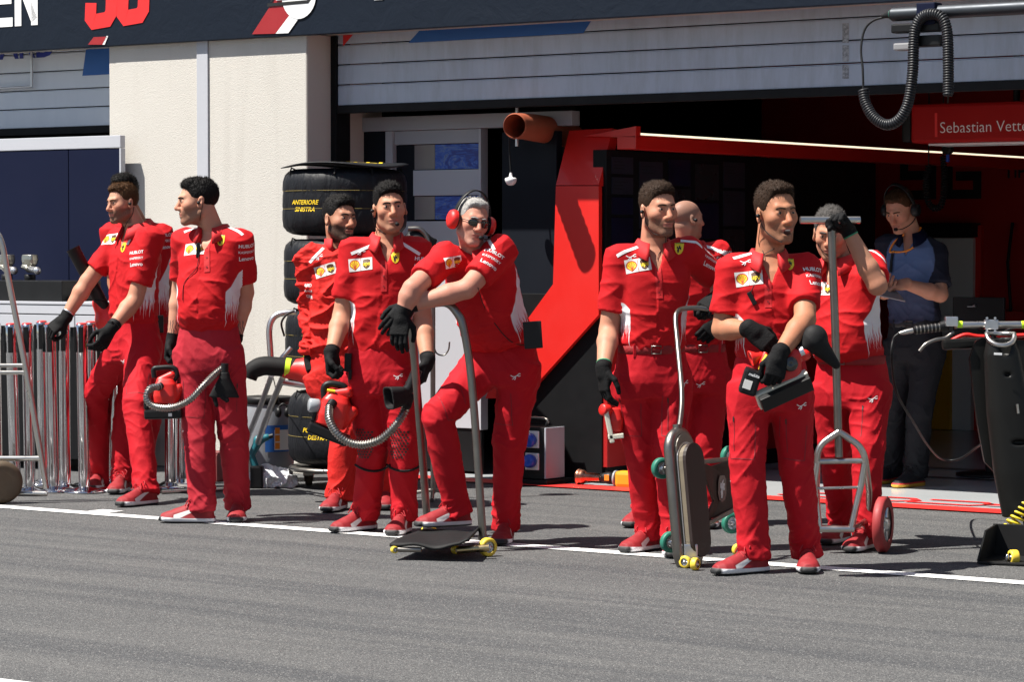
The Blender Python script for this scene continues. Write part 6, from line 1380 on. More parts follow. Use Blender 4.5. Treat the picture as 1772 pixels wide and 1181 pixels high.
for px, py, dd in ((1145, 811, .10), (1160, 939, .10)): c = P(px, py, D1 + dd); wheel('wheel', lf, c, (.45, -.89, .0), .047, .03, 'green rubber'); MB().tube([c, c + nb * .06 + Vector((.03, 0, 0))], .01, 'dull steel', 8).build('axle', lf)
# cross plate with the clear shield window, going back to the right
q = [P(1214, 800, D1 + .05), P(1232, 808, D1 + .13), P(1274, 794, D1 + .26), P(1275, 806, D1 + .26), P(1262, 830, D1 + .24), P(1275, 862, D1 + .26), P(1275, 880, D1 + .26), P(1232, 898, D1 + .13), P(1216, 912, D1 + .05), P(1236, 868, D1 + .14), P(1222, 828, D1 + .08)]
mm = MB(); nrm_ = (q[2] - q[0]).cross(q[8] - q[0]).normalized(); nrm_ = nrm_ if nrm_.y < 0 else -nrm_; kf = len(q); bk = [p - nrm_ * .012 for p in q]
mm.add(q + bk, [list(range(kf)), list(range(kf, 2 * kf))[::-1]] + [[i, i + kf, (i + 1) % kf + kf, (i + 1) % kf] for i in range(kf)], 'brown metal'); mm.tube([q[0], q[2]], .011, 'dull steel', 10); mm.tube([q[8], q[6]], .011, 'dull steel', 10); mm.build('cross_plate', lf)
cw = P(1248, 846, D1 + .185) + nrm_ * .006; xw = (q[2] - q[0]).normalized(); yw = Vector((0, 0, 1))
mm = MB(); sp_ = [(0, -.062), (.022, -.05), (.033, -.02), (.030, .035), (.018, .058), (-.018, .058), (-.030, .035), (-.033, -.02), (-.022, -.05)]; mm.flat(*poly2d(sp_), 'shield window', cw, xw, yw); mm.flat(*tr(stroke2d(HORSE, .36), 0, 0, .026, .042), 'white print', cw + nrm_ * .001, xw, yw); mm.build('shield_window', lf)
c = P(1266, 906, D1 + .34); wheel('wheel', lf, c, (.45, -.89, 0), .047, .03, 'green rubber'); c = P(1264, 790, D1 + .34); wheel('wheel', lf, c, (.45, -.89, 0), .047, .03, 'green rubber')
for px, py in ((1186, 984), (1203, 988)): c = G(px, py); wheel('caster', lf, Vector((c.x, c.y, .0275)), (.9 if px > 1200 else -.3, -.5, 0), .027, .026, 'yellow rubber', nm=('caster_tyre', 'caster_rim'))
c = P(1277, 945, D1 + .42); wheel('caster', lf, Vector((c.x, c.y, .0275)), (.4, -.9, 0), .027, .026, 'yellow rubber', nm=('caster_tyre', 'caster_rim'))
c = G(1196, 985); MB().box((-.03, -.02, 0), (.03, .02, .07), 'alloy', .005, (Vector((c.x, c.y + .035, .034)), (1, 0, 0), (0, 1, 0), (0, 0, 1))).build('caster_bracket', lf)
# ---- T handled trolley
D2 = 12.82; tt = root('t_handle_trolley', G(1480, 940), 'steel two wheeled trolley with a tall T shaped handle', 'trolley'); T2 = lambda px, py, dd=0: P(px, py, D2 + dd)
MB().tube([T2(1385, 381, -.02), T2(1488, 381, .02)], .0165, 'steel', 18).build('cross_grip', tt)
MB().tube([T2(1438, 383), T2(1445, 560), T2(1452, 792)], .0185, 'dull steel', 18).build('pole', tt)
for pts_ in ([(1452, 748, -.01), (1440, 756, -.01), (1424, 768, -.01), (1416, 782, -.01), (1414, 800, 0)], [(1452, 748, -.01), (1466, 757, -.01), (1484, 770, -.01), (1494, 785, -.01), (1498, 802, .0)]): MB().tube(smooth_path([T2(*a) for a in pts_], 6), .0155, 'steel', 14).build('fork_arm', tt)
MB().tube([T2(1414, 799), T2(1497, 798)], .014, 'steel', 14).build('crossbar', tt); MB().tube([T2(1412, 846), T2(1487, 844)], .007, 'steel', 10).build('tie_rod', tt); MB().tube([T2(1416, 916, -.02), T2(1478, 917, -.02)], .0155, 'steel', 14).build('base_bar', tt)
for pts_ in ([(1497, 798, 0), (1490, 840, 0), (1473, 916, -.02)], [(1498, 800, .03), (1504, 850, .10), (1502, 908, .14)], [(1415, 798, 0), (1409, 840, 0), (1418, 916, -.02)], [(1414, 800, .03), (1413, 850, .10), (1416, 906, .14)]): MB().tube([T2(*a) for a in pts_], .0150, 'steel', 14).build('strut', tt)
MB().tube([T2(1473, 916, -.02), T2(1503, 900, .14)], .012, 'steel', 12).build('stay', tt)
MB().tube([T2(1404, 913, .10), T2(1528, 915, .12)], .011, 'steel', 12).build('axle', tt)
c = T2(1528, 914, .02); c.z = .130; wheel('wheel', tt, c, (.93, -.36, 0), .128, .045, 'red rubber', 'alloy'); c = T2(1396, 914, .16); c.z = .130; wheel('wheel', tt, c, (.93, -.36, 0), .128, .045, 'red rubber', 'alloy')
# ---- blower of the man in faded trousers
def blower(nm, label, d, body, base, cap=None):
    o = root('blower', P(body[0], body[1], d), label, 'blower'); return o
d_ = 14.25; b3 = root('blower', P(285, 680, d_), 'small red blower with a black base, held by the man in faded trousers', 'blower')
def bprims(s=1): return [loft((0, 0, -.055 * s), (0, 0, .065 * s), [0, .3, .8, 1], [.058 * s, .062 * s, .055 * s, .040 * s], [.045 * s, .048 * s, .042 * s, .03 * s], (1, 0, 0), p=3.2), cone((-.03 * s, 0, .06 * s), (.03 * s, 0, .085 * s), .018 * s, .022 * s), cone((.045 * s, 0, -.02 * s), (.066 * s, 0, .02 * s), .03 * s, .024 * s)]
vol_obj('body', b3, bprims(), 'red paint', P(287, 679, d_), .0035, .13)
MB().box((-.095, -.045, -.05), (.095, .045, .0), 'black plastic', .012, (P(283, 708, d_) - Vector((0, 0, .0)), (1, 0, .03), (0, 1, 0), (-.03, 0, 1))).build('base', b3); MB().box((-.095, -.04, -.0), (-.07, .04, .05), 'black plastic', .008, (P(283, 708, d_), (1, 0, .03), (0, 1, 0), (-.03, 0, 1))).build('hook', b3)
MB().box((-.012, -.047, -.036), (.006, -.0455, -.02), 'white print', .0005, (P(297, 708, d_), (1, 0, .03), (0, 1, 0), (-.03, 0, 1))).build('label', b3)
mm = MB(); mm.tube(smooth_path([P(267, 654, d_), P(266, 640, d_), P(275, 637, d_), P(300, 637, d_), P(306, 648, d_), P(300, 660, d_)], 5), .013, 'black plastic', 12); mm.build('handle', b3)
MB().tube([P(280, 667, d_ - .05), P(272, 672, d_ - .07)], .017, 'black plastic', 14).build('hose_cuff', b3)
ribbed([P(277, 669, d_ - .06), P(259, 674, d_ - .10), P(254, 691, d_ - .12), P(268, 704, d_ - .14), P(298, 706, d_ - .17), P(328, 693, d_ - .19), P(352, 668, d_ - .18), P(372, 648, d_ - .13), P(386, 637, d_ - .10)], .0185, 'ribbed_hose', b3, 'ribbed steel', .013)
nz = P(389, 638, d_ - .11); Rz = (Vector((1, 0, 0)), Vector((0, 1, 0)), Vector((0, 0, 1)))
MB().tube([nz + Vector((0, 0, .025)), nz - Vector((.002, 0, .02))], [.019, .021], 'black plastic', 18).build('nozzle_neck', b3)
vol_obj('nozzle', b3, [loft((0, 0, 0), (-.004, 0, -.125), [0, .25, .7, 1], [.022, .030, .060, .078], [.022, .026, .024, .020], (1, 0, 0), p=2.6), cone((-.055, -.0, -.12), (-.042, 0, -.165), .012, .010), cone((-.01, -.015, -.125), (.012, -.015, -.14), .012, .012)], 'black rubber', nz - Vector((0, 0, .02)), .0035, .19)
# ---- blower of the kneepad man
d_ = 13.72; b5 = root('blower', P(570, 712, d_), 'red blower with a clear cap and long ribbed hose, held by the man with kneepads', 'blower')
Q_ = np.array([[.96, 0, .28], [0, 1, 0], [-.28, 0, .96]])
vol_obj('body', b5, bprims(1.28), 'red paint', P(578, 713, d_), .004, .17, Q_)
MB().lathe([(.001, .0), (.030, .0), (.034, .01), (.034, .05), (.028, .055), (.001, .056)], 'clear grey', P(553, 703, d_ - .01), (-1, -.3, .1), 22).build('clear_cap', b5)
MB().box((-.105, -.055, -.055), (.105, .055, .0), 'black plastic', .012, (P(572, 742, d_), (.93, 0, -.36), (0, 1, 0), (.36, 0, .93))).build('base', b5); MB().box((-.105, -.03, .0), (-.085, .03, .07), 'black plastic', .006, (P(572, 742, d_), (.93, 0, -.36), (0, 1, 0), (.36, 0, .93))).build('hook', b5)
MB().tube(smooth_path([P(562, 690, d_), P(561, 672, d_), P(570, 665, d_), P(592, 668, d_), P(598, 676, d_), P(597, 690, d_)], 5), .017, 'black plastic', 12).build('handle', b5); MB().tube([P(566, 676, d_ - .03), P(580, 678, d_ - .03)], .008, 'yellow print', 8).build('trigger', b5)
MB().tube([P(576, 697, d_ - .06), P(570, 706, d_ - .09)], [.024, .022], 'black plastic', 16).build('hose_cuff', b5)
ribbed([P(570, 706, d_ - .09), P(570, 726, d_ - .14), P(582, 749, d_ - .18), P(602, 765, d_ - .2), P(628, 770, d_ - .22), P(657, 762, d_ - .24), P(680, 742, d_ - .25), P(697, 718, d_ - .24), P(703, 702, d_ - .22)], .0215, 'ribbed_hose', b5, 'ribbed steel', .0135)
dn_ = d_ - .24; nz = P(706, 690, dn_)
MB().tube([P(722, 640, dn_), P(710, 670, dn_), P(698, 685, dn_)], [.026, .027, .030], 'black plastic', 18).build('nozzle_pipe', b5)
V = Vol((-.15,) * 3, (.15,) * 3, .0035); ax_ = nrm((-.75, -.35, -.12)); e0 = A3((.02, 0, 0)); V.add(loft(e0, e0 + ax_ * .10, [0, .3, 1], [.030, .046, .062], [.034, .046, .056], (0.2, -.9, 0), p=4), .01); V.cut(loft(e0 + ax_ * .03, e0 + ax_ * .13, [0, 1], [.036, .055], [.036, .050], (0.2, -.9, 0), p=4), .003); V.add(cone((.03, 0, -.01), (.02, -.02, -.05), .022, .02), .01)
v, f = V.mesh(); mm = MB(); mm.add(v + A3(P(698, 684, dn_)), f.tolist(), 'black rubber', True); mm.build('nozzle', b5)
# ---- cordless blower in the crossed arms
d_ = p9['J']['L'][2][1] + .03; b9 = root('blower', P(1350, 660, d_), 'red cordless blower with black battery and white edged base, in the front man\'s arms', 'blower')
vol_obj('body', b9, [loft((-.05, .0, -.075), (.01, .01, .075), [0, .35, .8, 1], [.075, .065, .036, .03], [.035, .04, .036, .03], (1, 0, 0), p=3), cone((.0, 0, .055), (.045, 0, .058), .026, .026), cone((-.14, 0, .055), (-.06, 0, .0), .015, .016)], 'red paint', P(1374, 638, d_ + .03), .0035, .18)
MB().lathe([(.001, .0), (.026, 0), (.031, .01), (.031, .03), (.025, .036), (.001, .030)], 'lens', P(1366, 631, d_ - .0), (.1, -1, .1), 24).build('air_intake', b9)
MB().lathe([(.015, 0), (.020, .02), (.036, .045), (.037, .05), (.028, .046), (.001, .03)], 'red paint', P(1318, 616, d_ + .02), (-.8, -.1, -.25), 20).build('funnel', b9)
MB().tube([P(1384, 612, d_ + .03), P(1391, 609, d_ + .03)], .0285, 'alloy', 18).build('clamp', b9)
vol_obj('rubber_nozzle', b9, [cone((-.06, 0, -.025), (-.02, 0, .01), .028, .050), ell((-.005, 0, .025), (.055, .05, .06)), cone((.0, 0, .01), (.085, 0, -.085), .048, .018)], 'black rubber', P(1412, 597, d_ + .05), .004, .19)
xb_ = Vector((.90, .08, .40)).normalized(); yb2 = Vector((-.10, .85, .5)); yb2 = (yb2 - xb_ * yb2.dot(xb_)).normalized(); fr_ = (P(1357, 678, d_ - .0), xb_, yb2, xb_.cross(yb2))
MB().box((-.112, -.030, -.036), (.118, .0, .030), 'black plastic', .003, fr_).build('base', b9); MB().box((-.118, .001, -.039), (.120, .036, .037), 'cream plastic', .003, fr_).build('base_edge', b9)
fr_ = (P(1299, 661, d_ - .0), (.93, 0, -.30), (.05, 1, .1), (.30, 0, .95)); bt = MB().box((-.040, -.035, -.055), (.036, .035, .055), 'black plastic', .014, fr_).build('battery', b9)
mm = MB(); mm.box((-.030, -.0368, -.030), (.006, -.0352, .008), 'pale patch', .0003, fr_); o_ = Vector(fr_[0]) + Vector(fr_[3]) * .030 + Vector(fr_[1]) * .002 - Vector((0, .0372, 0)); mm.flat(*text2d('makita', .018, .025, .2), 'white print', o_, Vector(fr_[1]), Vector(fr_[3])); mm.build('label', bt)
MB().tube([P(1325, 612, d_ + .02), P(1318, 630, d_ + .0), P(1313, 648, d_ + .02)], .013, 'red paint', 12).build('grip', b9); MB().tube([P(1327, 615, d_ - .01), P(1320, 628, d_ - .02), P(1315, 640, d_ - .01)], .008, 'yellow print', 10).build('trigger', b9)
# ---- small red and cream blower in the lift man's right hand
d_ = p7['yb'] - .06; b7 = root('blower', P(1058, 735, d_), 'small red and cream hand blower low beside the lift man\'s right leg', 'blower')
MB().lathe([(.001, 0), (.024, 0), (.027, .01), (.027, .04), (.022, .045), (.001, .045)], 'red paint', P(1054, 711, d_), (-.6, -.5, .1), 18).build('clear_cap', b7)
vol_obj('body', b7, [loft((0, 0, -.05), (0, 0, .055), [0, .5, 1], [.034, .04, .03], [.034, .04, .03], (1, 0, 0), p=3)], 'red paint', P(1064, 728, d_ + .02), .0035, .1)
MB().box((-.022, -.03, -.075), (.0, .03, .075), 'cream plastic', .005, (P(1058, 738, d_ - .01), (.97, 0, .2), (0, 1, 0), (-.2, 0, .97))).build('base', b7); MB().box((-.022, -.03, -.0), (.05, .03, .022), 'cream plastic', .004, (P(1061, 760, d_ - .01), (.97, 0, .1), (0, 1, 0), (-.1, 0, .97))).build('base_foot', b7)
# ---- front jack at the right edge
D3 = 12.75; fj = root('front_jack', G(1745, 980), 'black carbon front jack with a handlebar, cropped by the right frame edge', 'jack'); F3 = lambda px, py, dd=0: P(px, py, D3 + dd)
mm = MB(); oz = F3(1740, 720); pts_ = [(1688, 592), (1700, 585), (1790, 590), (1800, 860), (1772, 868), (1740, 838), (1704, 800), (1692, 735), (1678, 622)]
w2 = [((F3(a, b) - oz).x, (F3(a, b) - oz).z) for a, b in pts_][::-1]; mm.prism(w2, .035, 'carbon', oz, (1, 0, 0), (0, 0, 1)); mm.build('side_board', fj)
V = Vol((-.18, -.16, -.48), (.25, .16, .40), .006)
V.add(loft((.02, 0, .335), (.12, 0, -.46), [0, .08, .4, .75, 1], [.060, .080, .10, .10, .085], [.05, .06, .07, .07, .06], (1, 0, 0), p=2.6), .02); V.cut(loft((.022, -.02, .42), (.035, -.02, .26), [0, 1], [.044, .036], [.044, .036], (1, 0, 0)), .012); V.cut(ell((.045, -.075, .175), (.018, .03, .012)), .004); V.cut(ell((.10, -.07, -.13), (.036, .03, .012)), .004)
v, f = V.mesh(); v = relax(v, f, 2, .4); mm = MB(); mm.add(v + A3(F3(1722, 715, -.08)), f.tolist(), 'carbon', True); cw_ = mm.build('cowl', fj)
mm = MB(); lp_ = F3(1722, 715, -.085); mm.tube([lp_ + Vector((.022 + .062 * math.cos(a), .052 * math.sin(a), .335 + (.015 if math.sin(a) < 0 else .02) - .045 * max(0, -math.sin(a)))) for a in [2 * math.pi * j / 28 for j in range(28)]], .011, 'steel', 10, closed=True); mm.build('cowl_lip', fj)
MB().box((-.018, -.002, -.005), (.018, .0, .005), 'white print', .0005, (F3(1727, 613, -.175), (1, 0, -.05), (0, 1, 0), (.05, 0, 1))).build('sticker', fj)
MB().tube([F3(1760, 700, -.17), F3(1762, 716, -.17)], .006, 'steel', 8).build('latch', fj)
MB().tube([F3(1652, 563), F3(1800, 562)], .0165, 'steel', 18).build('handlebar', fj)
MB().tube([F3(1582, 572), F3(1632, 566)], .0185, 'black plastic', 18).build('grip', fj)
mm = MB()
for k in range(7): a, b = F3(1585 + k * 6.5, 571.6 - k * .8), F3(1587 + k * 6.5, 571.4 - k * .8); mm.tube([a, b], .0200, 'dull steel', 16)
mm.build('grip_ring', fj)
for a in (1656, 1767): MB().tube([F3(a, 562.5), F3(a + 9, 562.4)], .0175, 'lime tape', 18).build('tape_band', fj)
MB().box((-.028, -.025, -.016), (.028, .025, .028), 'alloy', .005, (F3(1646, 559, -.01), (1, 0, 0), (0, 1, 0), (0, 0, 1))).build('lever_clamp', fj)
MB().tube([F3(1640, 563), F3(1628, 566)], .024, 'black plastic', 16).build('collar', fj)
MB().tube(smooth_path([F3(1650, 575, -.02), F3(1636, 585, -.03), F3(1620, 588, -.04), F3(1602, 596, -.05), F3(1591, 608, -.05)], 6), .008, 'dull steel', 10).build('brake_lever', fj)
mm = MB()
for dx in (-7, 7):
    for dy in (-11, 11): mm.tube([F3(1715 + dx, 562 + dy, -.03), F3(1715 + dx, 562 + dy, .03)], .006, 'alloy', 8)
mm.box((-.030, -.022, -.022), (.030, .022, .022), 'alloy', .004, (F3(1715, 562), (1, 0, 0), (0, 1, 0), (0, 0, 1))); mm.build('stem_clamp', fj)
MB().tube(smooth_path([F3(1715, 568), F3(1722, 590, -.02), F3(1730, 608, -.04)], 5), .012, 'black plastic', 10).build('stem', fj)
MB().tube(smooth_path([F3(1650, 574), F3(1680, 568), F3(1720, 580, .03), F3(1760, 566, .05), F3(1800, 572)], 6), .005, 'cable', 8).build('brake_hose', fj)
MB().tube(smooth_path([F3(1642, 592, .2), F3(1670, 580, .2), F3(1700, 583, .2), F3(1790, 580, .2)], 6), .010, 'red paint', 8).build('red_hose', fj)
MB().box((-.10, -.02, -.028), (.16, .03, .022), 'carbon', .015, (F3(1668, 594, .15), (1, 0, .05), (0, 1, 0), (-.05, 0, 1))).build('tray', fj)
mm = MB().tube([F3(1556, 577), F3(1562, 576), F3(1570, 574), F3(1580, 572)], [.006, .010, .012, .012], 'steel', 12); mm.build('connector', fj)
MB().box((-.045, -.05, -.0), (.045, .05, .11), 'dull steel', .01, (F3(1778, 975, -.02) * Vector((1, 1, 0)) + Vector((0, 0, .02)), (1, 0, 0), (0, 1, 0), (0, 0, 1))).build('foot_bracket', fj)
MB().tube([F3(1772, 855, -.05), F3(1782, 930, -.05), F3(1784, 966, -.05)], .022, 'black plastic', 12).build('lower_leg', fj)
c = G(1754, 978); wheel('wheel', fj, Vector((c.x, c.y, .033)), (-.98, -.2, 0), .0325, .036, 'yellow rubber', nm=('small_tyre', 'small_rim')); MB().lathe([(.001, 0), (.016, .004), (.016, .016), (.001, .02)], 'chrome', Vector((c.x - .02, c.y, .033)), (-.98, -.2, 0), 16).build('hub_nut', fj)
c = G(1762, 960); wheel('wheel', fj, Vector((c.x, c.y + .2, .033)), (-.98, -.2, 0), .0325, .036, 'yellow rubber', nm=('small_tyre', 'small_rim'))
cp = [F3(1800, 850, -.12), F3(1778, 870, -.12), F3(1762, 893, -.12), F3(1748, 915, -.12)]; MB().tube(coil(smooth_path(cp, 5), .030, 9), .0055, 'yellow hose', 8).build('coiled_air_hose', fj)
# floor bin of the jack: black sheet box
c = G(1690, 978); q = G(1757, 981); mm = MB(); xb = (q - c); xb.z = 0; Lx = .36; xb.normalize(); yb_ = Vector((-xb.y, xb.x, 0)); hh = zat(908, 12.6)
ob = Vector((c.x, c.y, 0)); mm.box((0, 0, .004), (Lx, .30, .014), 'black sheet', .002, (ob, xb, yb_, (0, 0, 1))); mm.box((.0, .30, .004), (Lx, .312, hh), 'black sheet', .002, (ob, xb, yb_, (0, 0, 1))); mm.add([ob + Vector((0, 0, .015)), ob + yb_ * .30 + Vector((0, 0, .015)), ob + yb_ * .30 + xb * .012 + Vector((0, 0, hh)), ob + xb * .030 + yb_ * .02 + Vector((0, 0, hh * .98))] + [p + xb * .008 for p in (ob + Vector((0, 0, .015)), ob + yb_ * .30 + Vector((0, 0, .015)), ob + yb_ * .30 + xb * .012 + Vector((0, 0, hh)), ob + xb * .030 + yb_ * .02 + Vector((0, 0, hh * .98)))], [[0, 1, 2, 3], [7, 6, 5, 4], [0, 3, 7, 4], [3, 2, 6, 7]], 'black sheet')
tag(mm.build('sheet_bin', origin=ob), 'open black sheet bin on the asphalt under the yellow coil', 'bin')
mm = MB().tube(smooth_path([F3(1556, 577), F3(1546, 588), F3(1543, 620), F3(1552, 680, .2), F3(1580, 730, .6), F3(1606, 772, 1.2), F3(1630, 795, 1.6), F3(1660, 795, 1.6), F3(1690, 775, 1.4), F3(1712, 760, 1.0)], 8), .006, 'cable', 8)
tag(mm.build('cable', origin=F3(1630, 795, 1.6)), 'black cable looping from the jack grip down past the man in blue', 'cable')
# ---- overhead arm with coiled cable
DA = -.8; WA = lambda px, py, dd=0: (Wd(px, py, DA + dd)[0], DA + dd, Wd(px, py, DA + dd)[1])
pa, pb_ = Vector(WA(1545, 25)), Vector(WA(1772, 10)); fa = pa + (pb_ - pa) * 3.4; fa.z = pa.z
arm = root('boom_arm', B(*pa), 'dark overhead tube arm reaching in at the top right', 'arm')
pa2 = Vector((fa.x, fa.y, pa.z)); MB(MB_).tube([pa, pa2], .034, 'dull dark metal', 20).build('tube', arm); MB(MB_).tube([pa - Vector((.06, 0, .004)), pa - Vector((.02, 0, 0)), pa], [.010, .018, .034], 'black plastic', 16).build('plug', arm)
MB(MB_).tube([pa - Vector((.006, 0, 0)), pa - Vector((.012, 0, 0))], .026, 'green rubber', 16).build('green_ring', arm)
MB(MB_).tube([pa2, Vector((pa2.x, pa2.y, .02))], .05, 'dull dark metal', 16).build('post', arm); MB(MB_).lathe([(.001, .001), (.25, .001), (.25, .02), (.06, .03)], 'dull dark metal', (pa2.x, pa2.y, 0)).build('post_base', arm)
for (x0, y0, x1, y1, mt) in ((1547, 38, 1630, 58, 'black plastic'), (1578, 60, 1632, 82, 'black plastic'), (1551, 74, 1580, 88, 'grey plastic')):
    a = WA(x0, y1); b = WA(x1, y0); MB(MB_).box((a[0], DA - .035, a[2]), (b[0], DA + .035, b[2]), mt, .008).build('bracket', arm)
a = WA(1592, 44); b = WA(1624, 4); MB(MB_).box((a[0], DA - .042, a[2]), (b[0], DA + .042, b[2]), 'navy panel', .006).build('clamp', arm)
path = smooth_path([WA(1494, 155, -.06), WA(1498, 178, -.06), WA(1512, 203, -.06), WA(1535, 216, -.06), WA(1556, 207, -.06), WA(1571, 180, -.06), WA(1579, 130, -.06), WA(1581, 80, -.06), WA(1584, 50, -.06), WA(1595, 30, -.06), WA(1612, 24, -.07), WA(1630, 30, -.07), WA(1639, 55, -.07), WA(1641, 110, -.07), WA(1641, 165, -.07)], 6)
m = MB(MB_); m.tube(coil(path, .0215, 105, 12), .0072, 'cable grey', 6); m.tube(path, .012, 'cable', 8)
m.tube(smooth_path([WA(1494, 155, -.06), WA(1493, 120, -.05), WA(1490, 85, -.03), WA(1496, 52, -.01), WA(1512, 35, 0), WA(1538, 28, 0)], 6), .006, 'cable', 8)
bthing('coiled_cable', 'long coiled black cable looped over the overhead arm', 'cable', m, B(*WA(1535, 216)))
# coil cables inside the garage
m = MB(MB_); GA = lambda px, py, d=3.0: (Wd(px, py, d)[0], d, Wd(px, py, d)[1])
path = smooth_path([GA(1607, 285), GA(1602, 320), GA(1605, 345), GA(1615, 360), GA(1628, 356), GA(1633, 335), GA(1634, 300), GA(1632, 270)], 6); m.tube(coil(path, .017, 40, 10), .006, 'cable', 6); m.tube([GA(1607, 285), (GA(1607, 285)[0], 3.0, 2.6)], .005, 'cable', 6); m.tube([GA(1632, 270), (GA(1632, 270)[0], 3.0, 2.6)], .005, 'cable', 6)
bthing('coiled_cable', 'black coiled cable hanging inside the garage behind the man in blue', 'cable', m, B(*GA(1615, 360)))
m = MB(MB_); q = GA(1640, 272); m.tube([(q[0], q[1], q[2] - .03), (q[0], q[1], q[2] + .02)], .012, 'blue plastic', 12); m.tube([(q[0], q[1], q[2] + .02), (q[0], q[1], 2.6)], .007, 'dull steel', 8); m.lathe([(.02, -.02), (.034, -.02), (.034, .02), (.02, .02)], 'black plastic', (q[0], q[1], q[2] + .05), (0, 1, 0), 18)
bthing('air_coupling', 'small air line coupling hanging under the light strip', 'coupling', m, B(*q))
# laptop lid / screen deep right
a = Wd(1648, 600, 2.2); b = Wd(1738, 515, 2.2); m = MB(MB_).box((a[0], 2.2, a[1]), (b[0], 2.22, b[1]), 'black plastic', .006); so = bthing('screen', 'dark tilted screen behind the jack handlebar', 'screen', m, B(a[0] + .1, 2.2, a[1])); m = MB(MB_); q = Wd(1672, 531, 2.17); m.tube([(q[0], 2.185, q[1]), (q[0] + .03, 2.185, q[1]), (q[0] + .055, 2.185, q[1] + .008)], [.003, .004, .011], 'alloy', 10); m.build('knob', so); m = MB(MB_).tube([(a[0] + .2, 2.23, a[1] + .05), (a[0] + .2, 2.3, .02)], .02, 'black plastic', 10); m.lathe([(.001, .006), (.2, .006), (.2, .02), (.02, .03)], 'black plastic', (a[0] + .2, 2.3, 0)); m.build('stand', so)
# ================================================================== WHAT THE CREW WEAR
def strap(i, name, pts, r, mat, closed=False): return MB().tube(pts, r, mat, 10, closed=closed).build(name, i['o'])
# ear defenders, boom microphone and sunglasses of the leaning man
i = p6; Rm, kh = i['Rm'], i['kh']; hp6 = lambda *p: hpt(i, p); vx = lambda *p: Vector(Rm @ A3(p))
def headset(i, cupmat, band, big=1.0, mic=(1, .02)):
    hp = lambda *p: hpt(i, p); vx = lambda *p: Vector(i['Rm'] @ A3(p))
    hs = empty('headset', (0, 0, 0), None, None); hs.parent = i['o']; hs.location = (0, 0, 0)
    for s in (-1, 1):
        mm = MB(); c = hp(s * .082, -.006, -.012); mm.lathe([(.030 * big, 0), (.038 * big, .004), (.040 * big, .012)], 'black rubber', c, vx(s, 0, 0), 24, caps=False); mm.lathe([(.040 * big, .010), (.041 * big, .022), (.036 * big, .036), (.022 * big, .044), (.001, .045)], cupmat, c, vx(s, .0, 0), 24)
        # taller than wide
        mm.build('ear_cup', hs)
    arcp = [hp(math.sin(R(a)) * .098, -.010, -.012 + .004 + math.cos(R(a)) * .150) for a in range(-88, 89, 8)]
    mm = MB(); x = vx(0, 1, 0) * .013
    V_ = [];
    for p in arcp:
        c0 = p; out = (p - hp(0, -.01, -.01)).normalized(); V_ += [c0 + x, c0 + x + out * .006, c0 - x + out * .006, c0 - x]
    n = len(arcp); mm.add(V_, [[4 * k + j, 4 * k + (j + 1) % 4, 4 * (k + 1) + (j + 1) % 4, 4 * (k + 1) + j] for k in range(n - 1) for j in range(4)], band, True); mm.build('head_band', hs)
    s = mic[0]; tip = hp(s * .012 + s * mic[1], .118, -.072); mm = MB(); mm.tube(smooth_path([hp(s * .112, .01, -.035), hp(s * .095, .06, -.062), hp(s * .055, .105, -.074), tip], 6), .0032, 'black plastic', 8); mm.lathe([(.001, -.012), (.009, -.008), (.010, .0), (.009, .010), (.001, .014)], 'black rubber', tip, vx(-s, .2, 0), 14); mm.build('microphone', hs)
    return hs
headset(p6, 'red paint', 'black plastic', 1.12, (-1, .006))
gl = empty('sunglasses', (0, 0, 0), None, None); gl.parent = p6['o']
for s in (-1, 1):
    v_ = [hp6(s * (.032 + .026 * math.cos(a)), .0985 - .010 * ((.032 + .026 * math.cos(a)) / .05) ** 2, -.003 + .0165 * math.sin(a) - .004) for a in [2 * math.pi * j / 18 for j in range(18)]]
    mm = MB(); ctr = hp6(s * .032, .1005, -.006); mm.add(v_ + [ctr], [[j, (j + 1) % 18, 18] for j in range(18)], 'lens', True); mm.build('lens', gl); mm = MB().tube(v_, .0014, 'black plastic', 6, closed=True); mm.tube([hp6(s * .058, .088, -.002), hp6(s * .078, .05, .0), hp6(s * .080, .0, .004)], .0018, 'black plastic', 6); mm.build('rim', gl)
MB().tube([hp6(-.008, .102, -.002), hp6(.008, .102, -.002)], .0016, 'black plastic', 6).build('bridge', gl)
pk = box_on(p6, 'radio_pack', 922, 580, (.085, .05, .125), 'black plastic', -4, -.01)
MB().tube(smooth_path([p6['on'](826, 498), p6['on'](838, 530), p6['on'](860, 565), p6['on'](885, 592), P(912, 598, p6['yb'] - .1), P(918, 590, p6['yb'] - .1)], 6), .0022, 'cable', 6).build('radio_cable', p6['o'])
# headset, lanyard and notes of the man in blue
headset(p11, 'black plastic', 'black plastic', .95, (-1, .004))
mm = MB()
for a in ([(1563, 404), (1549, 420), (1541, 436), (1550, 436)], [(1591, 395), (1588, 410), (1582, 428), (1566, 436), (1550, 437)]): mm.tube(smooth_path([p11['on'](q[0], q[1], .008) for q in a], 5), .006, 'orange print', 8)
mm.build('lanyard', p11['o'])
MB().tube(smooth_path([p11['on'](1546, 440, .01), p11['on'](1544, 455, .01), p11['on'](1543, 472, .01)], 4), .008, 'black plastic', 8).build('lanyard_tag', p11['o'])
J11 = p11['J']['L'][2]; c = P(1533, 508, J11[1] - .10); nb_ = MB().box((-.10, -.075, -.004), (.10, .075, .004), 'grey plastic', .002, (c, (.92, .3, -.2), (-.2, .85, .35), (.25, -.3, .9))); tag(nb_.build('clipboard', origin=c), 'pale grey clipboard held by the man in the blue shirt', 'clipboard')
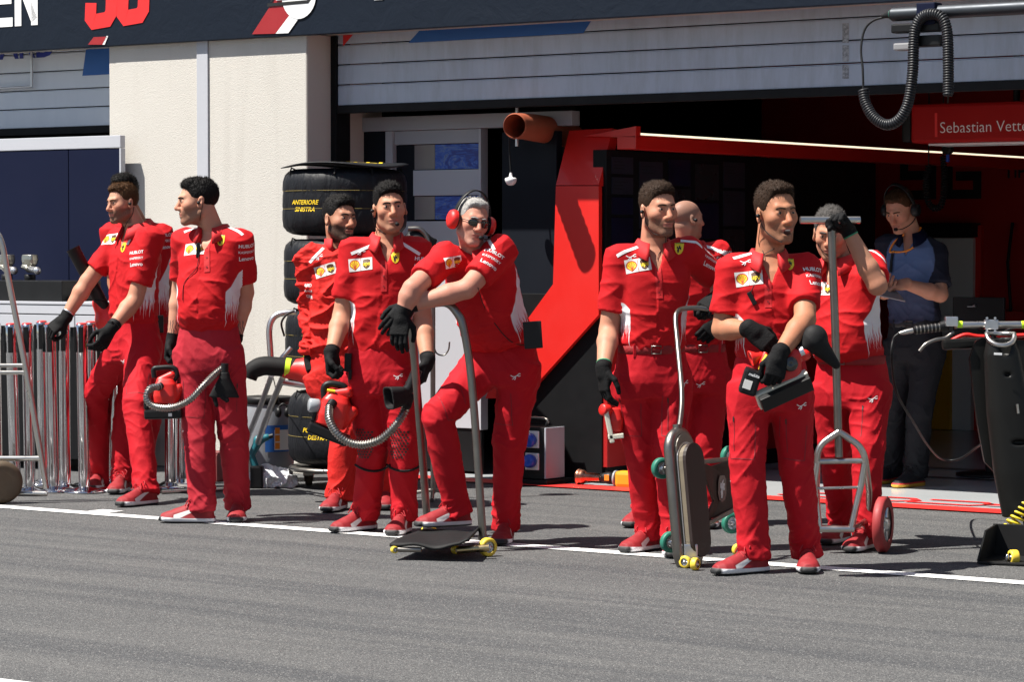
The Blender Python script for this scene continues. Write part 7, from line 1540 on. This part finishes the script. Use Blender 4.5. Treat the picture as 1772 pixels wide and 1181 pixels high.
# watch and bracelet, radio clips, kneepads
def ring(i, sd, name, t_, r, mat, w=.012):
    e, wr = Vector(i['J'][sd][1]), Vector(i['J'][sd][2]); p = wr.lerp(e, t_); ax_ = (wr - e).normalized(); return MB().tube([p - ax_ * w, p - ax_ * w * .8, p + ax_ * w * .8, p + ax_ * w], [r * .97, r, r, r * .97], mat, 22, caps=False).build(name, i['o'])
ring(p1, 'L', 'watch', .20, .0375, 'black rubber', .011); ring(p1, 'R', 'bracelet', .17, .0365, 'alloy', .004); ring(p9, 'R', 'bracelet', .17, .0365, 'black rubber', .004)
w_ = Vector(p1['J']['L'][2]).lerp(Vector(p1['J']['L'][1]), .20); MB().box((-.017, -.008, -.017), (.017, .004, .017), 'black plastic', .004, (w_ + Vector((-.02, -.034, 0)), (.86, -.5, 0), (.5, .86, 0), (0, 0, 1))).build('watch_case', p1['o'])
box_on(p3, 'radio_clip', 344, 434, (.018, .014, .075), 'black plastic', 4); box_on(p9, 'radio_clip', 1302, 517, (.020, .014, .062), 'black plastic', -28); box_on(p5, 'belt_radio', 605, 628, (.034, .026, .09), 'black plastic', 3); box_on(p5, 'belt_clip', 607, 650, (.016, .018, .05), 'black plastic', 3)
box_on(p2, 'belt_radio', 274, 562, (.05, .03, .10), 'black plastic', 0)
t_ = hpt(p5, (-.012, .115, -.085)); MB().lathe([(.001, -.010), (.009, -.006), (.010, 0), (.009, .008), (.001, .011)], 'black rubber', t_, (1, 0, 0), 14).build('microphone', p5['o'])
for px, py in ((644, 776), (697, 776)):
    pass
for (kx, ky, sd) in ((646, 772, 'R'), (699, 772, 'L')):
    for dy in (42, -44):
        pts_ = []
        for k in range(9):
            x = kx - 30 + k * 7.5; pts_.append(p5['on'](x, ky + dy - .012 * (x - kx) ** 2 + (2 if dy > 0 else 0), .003))
        pts_ = [q for q in pts_ if abs(q.y - p5['yb']) < .3]
        if dy > 0 and len(pts_) > 3: MB().tube(pts_, .006, 'black rubber', 8).build('kneepad_strap', p5['o'])
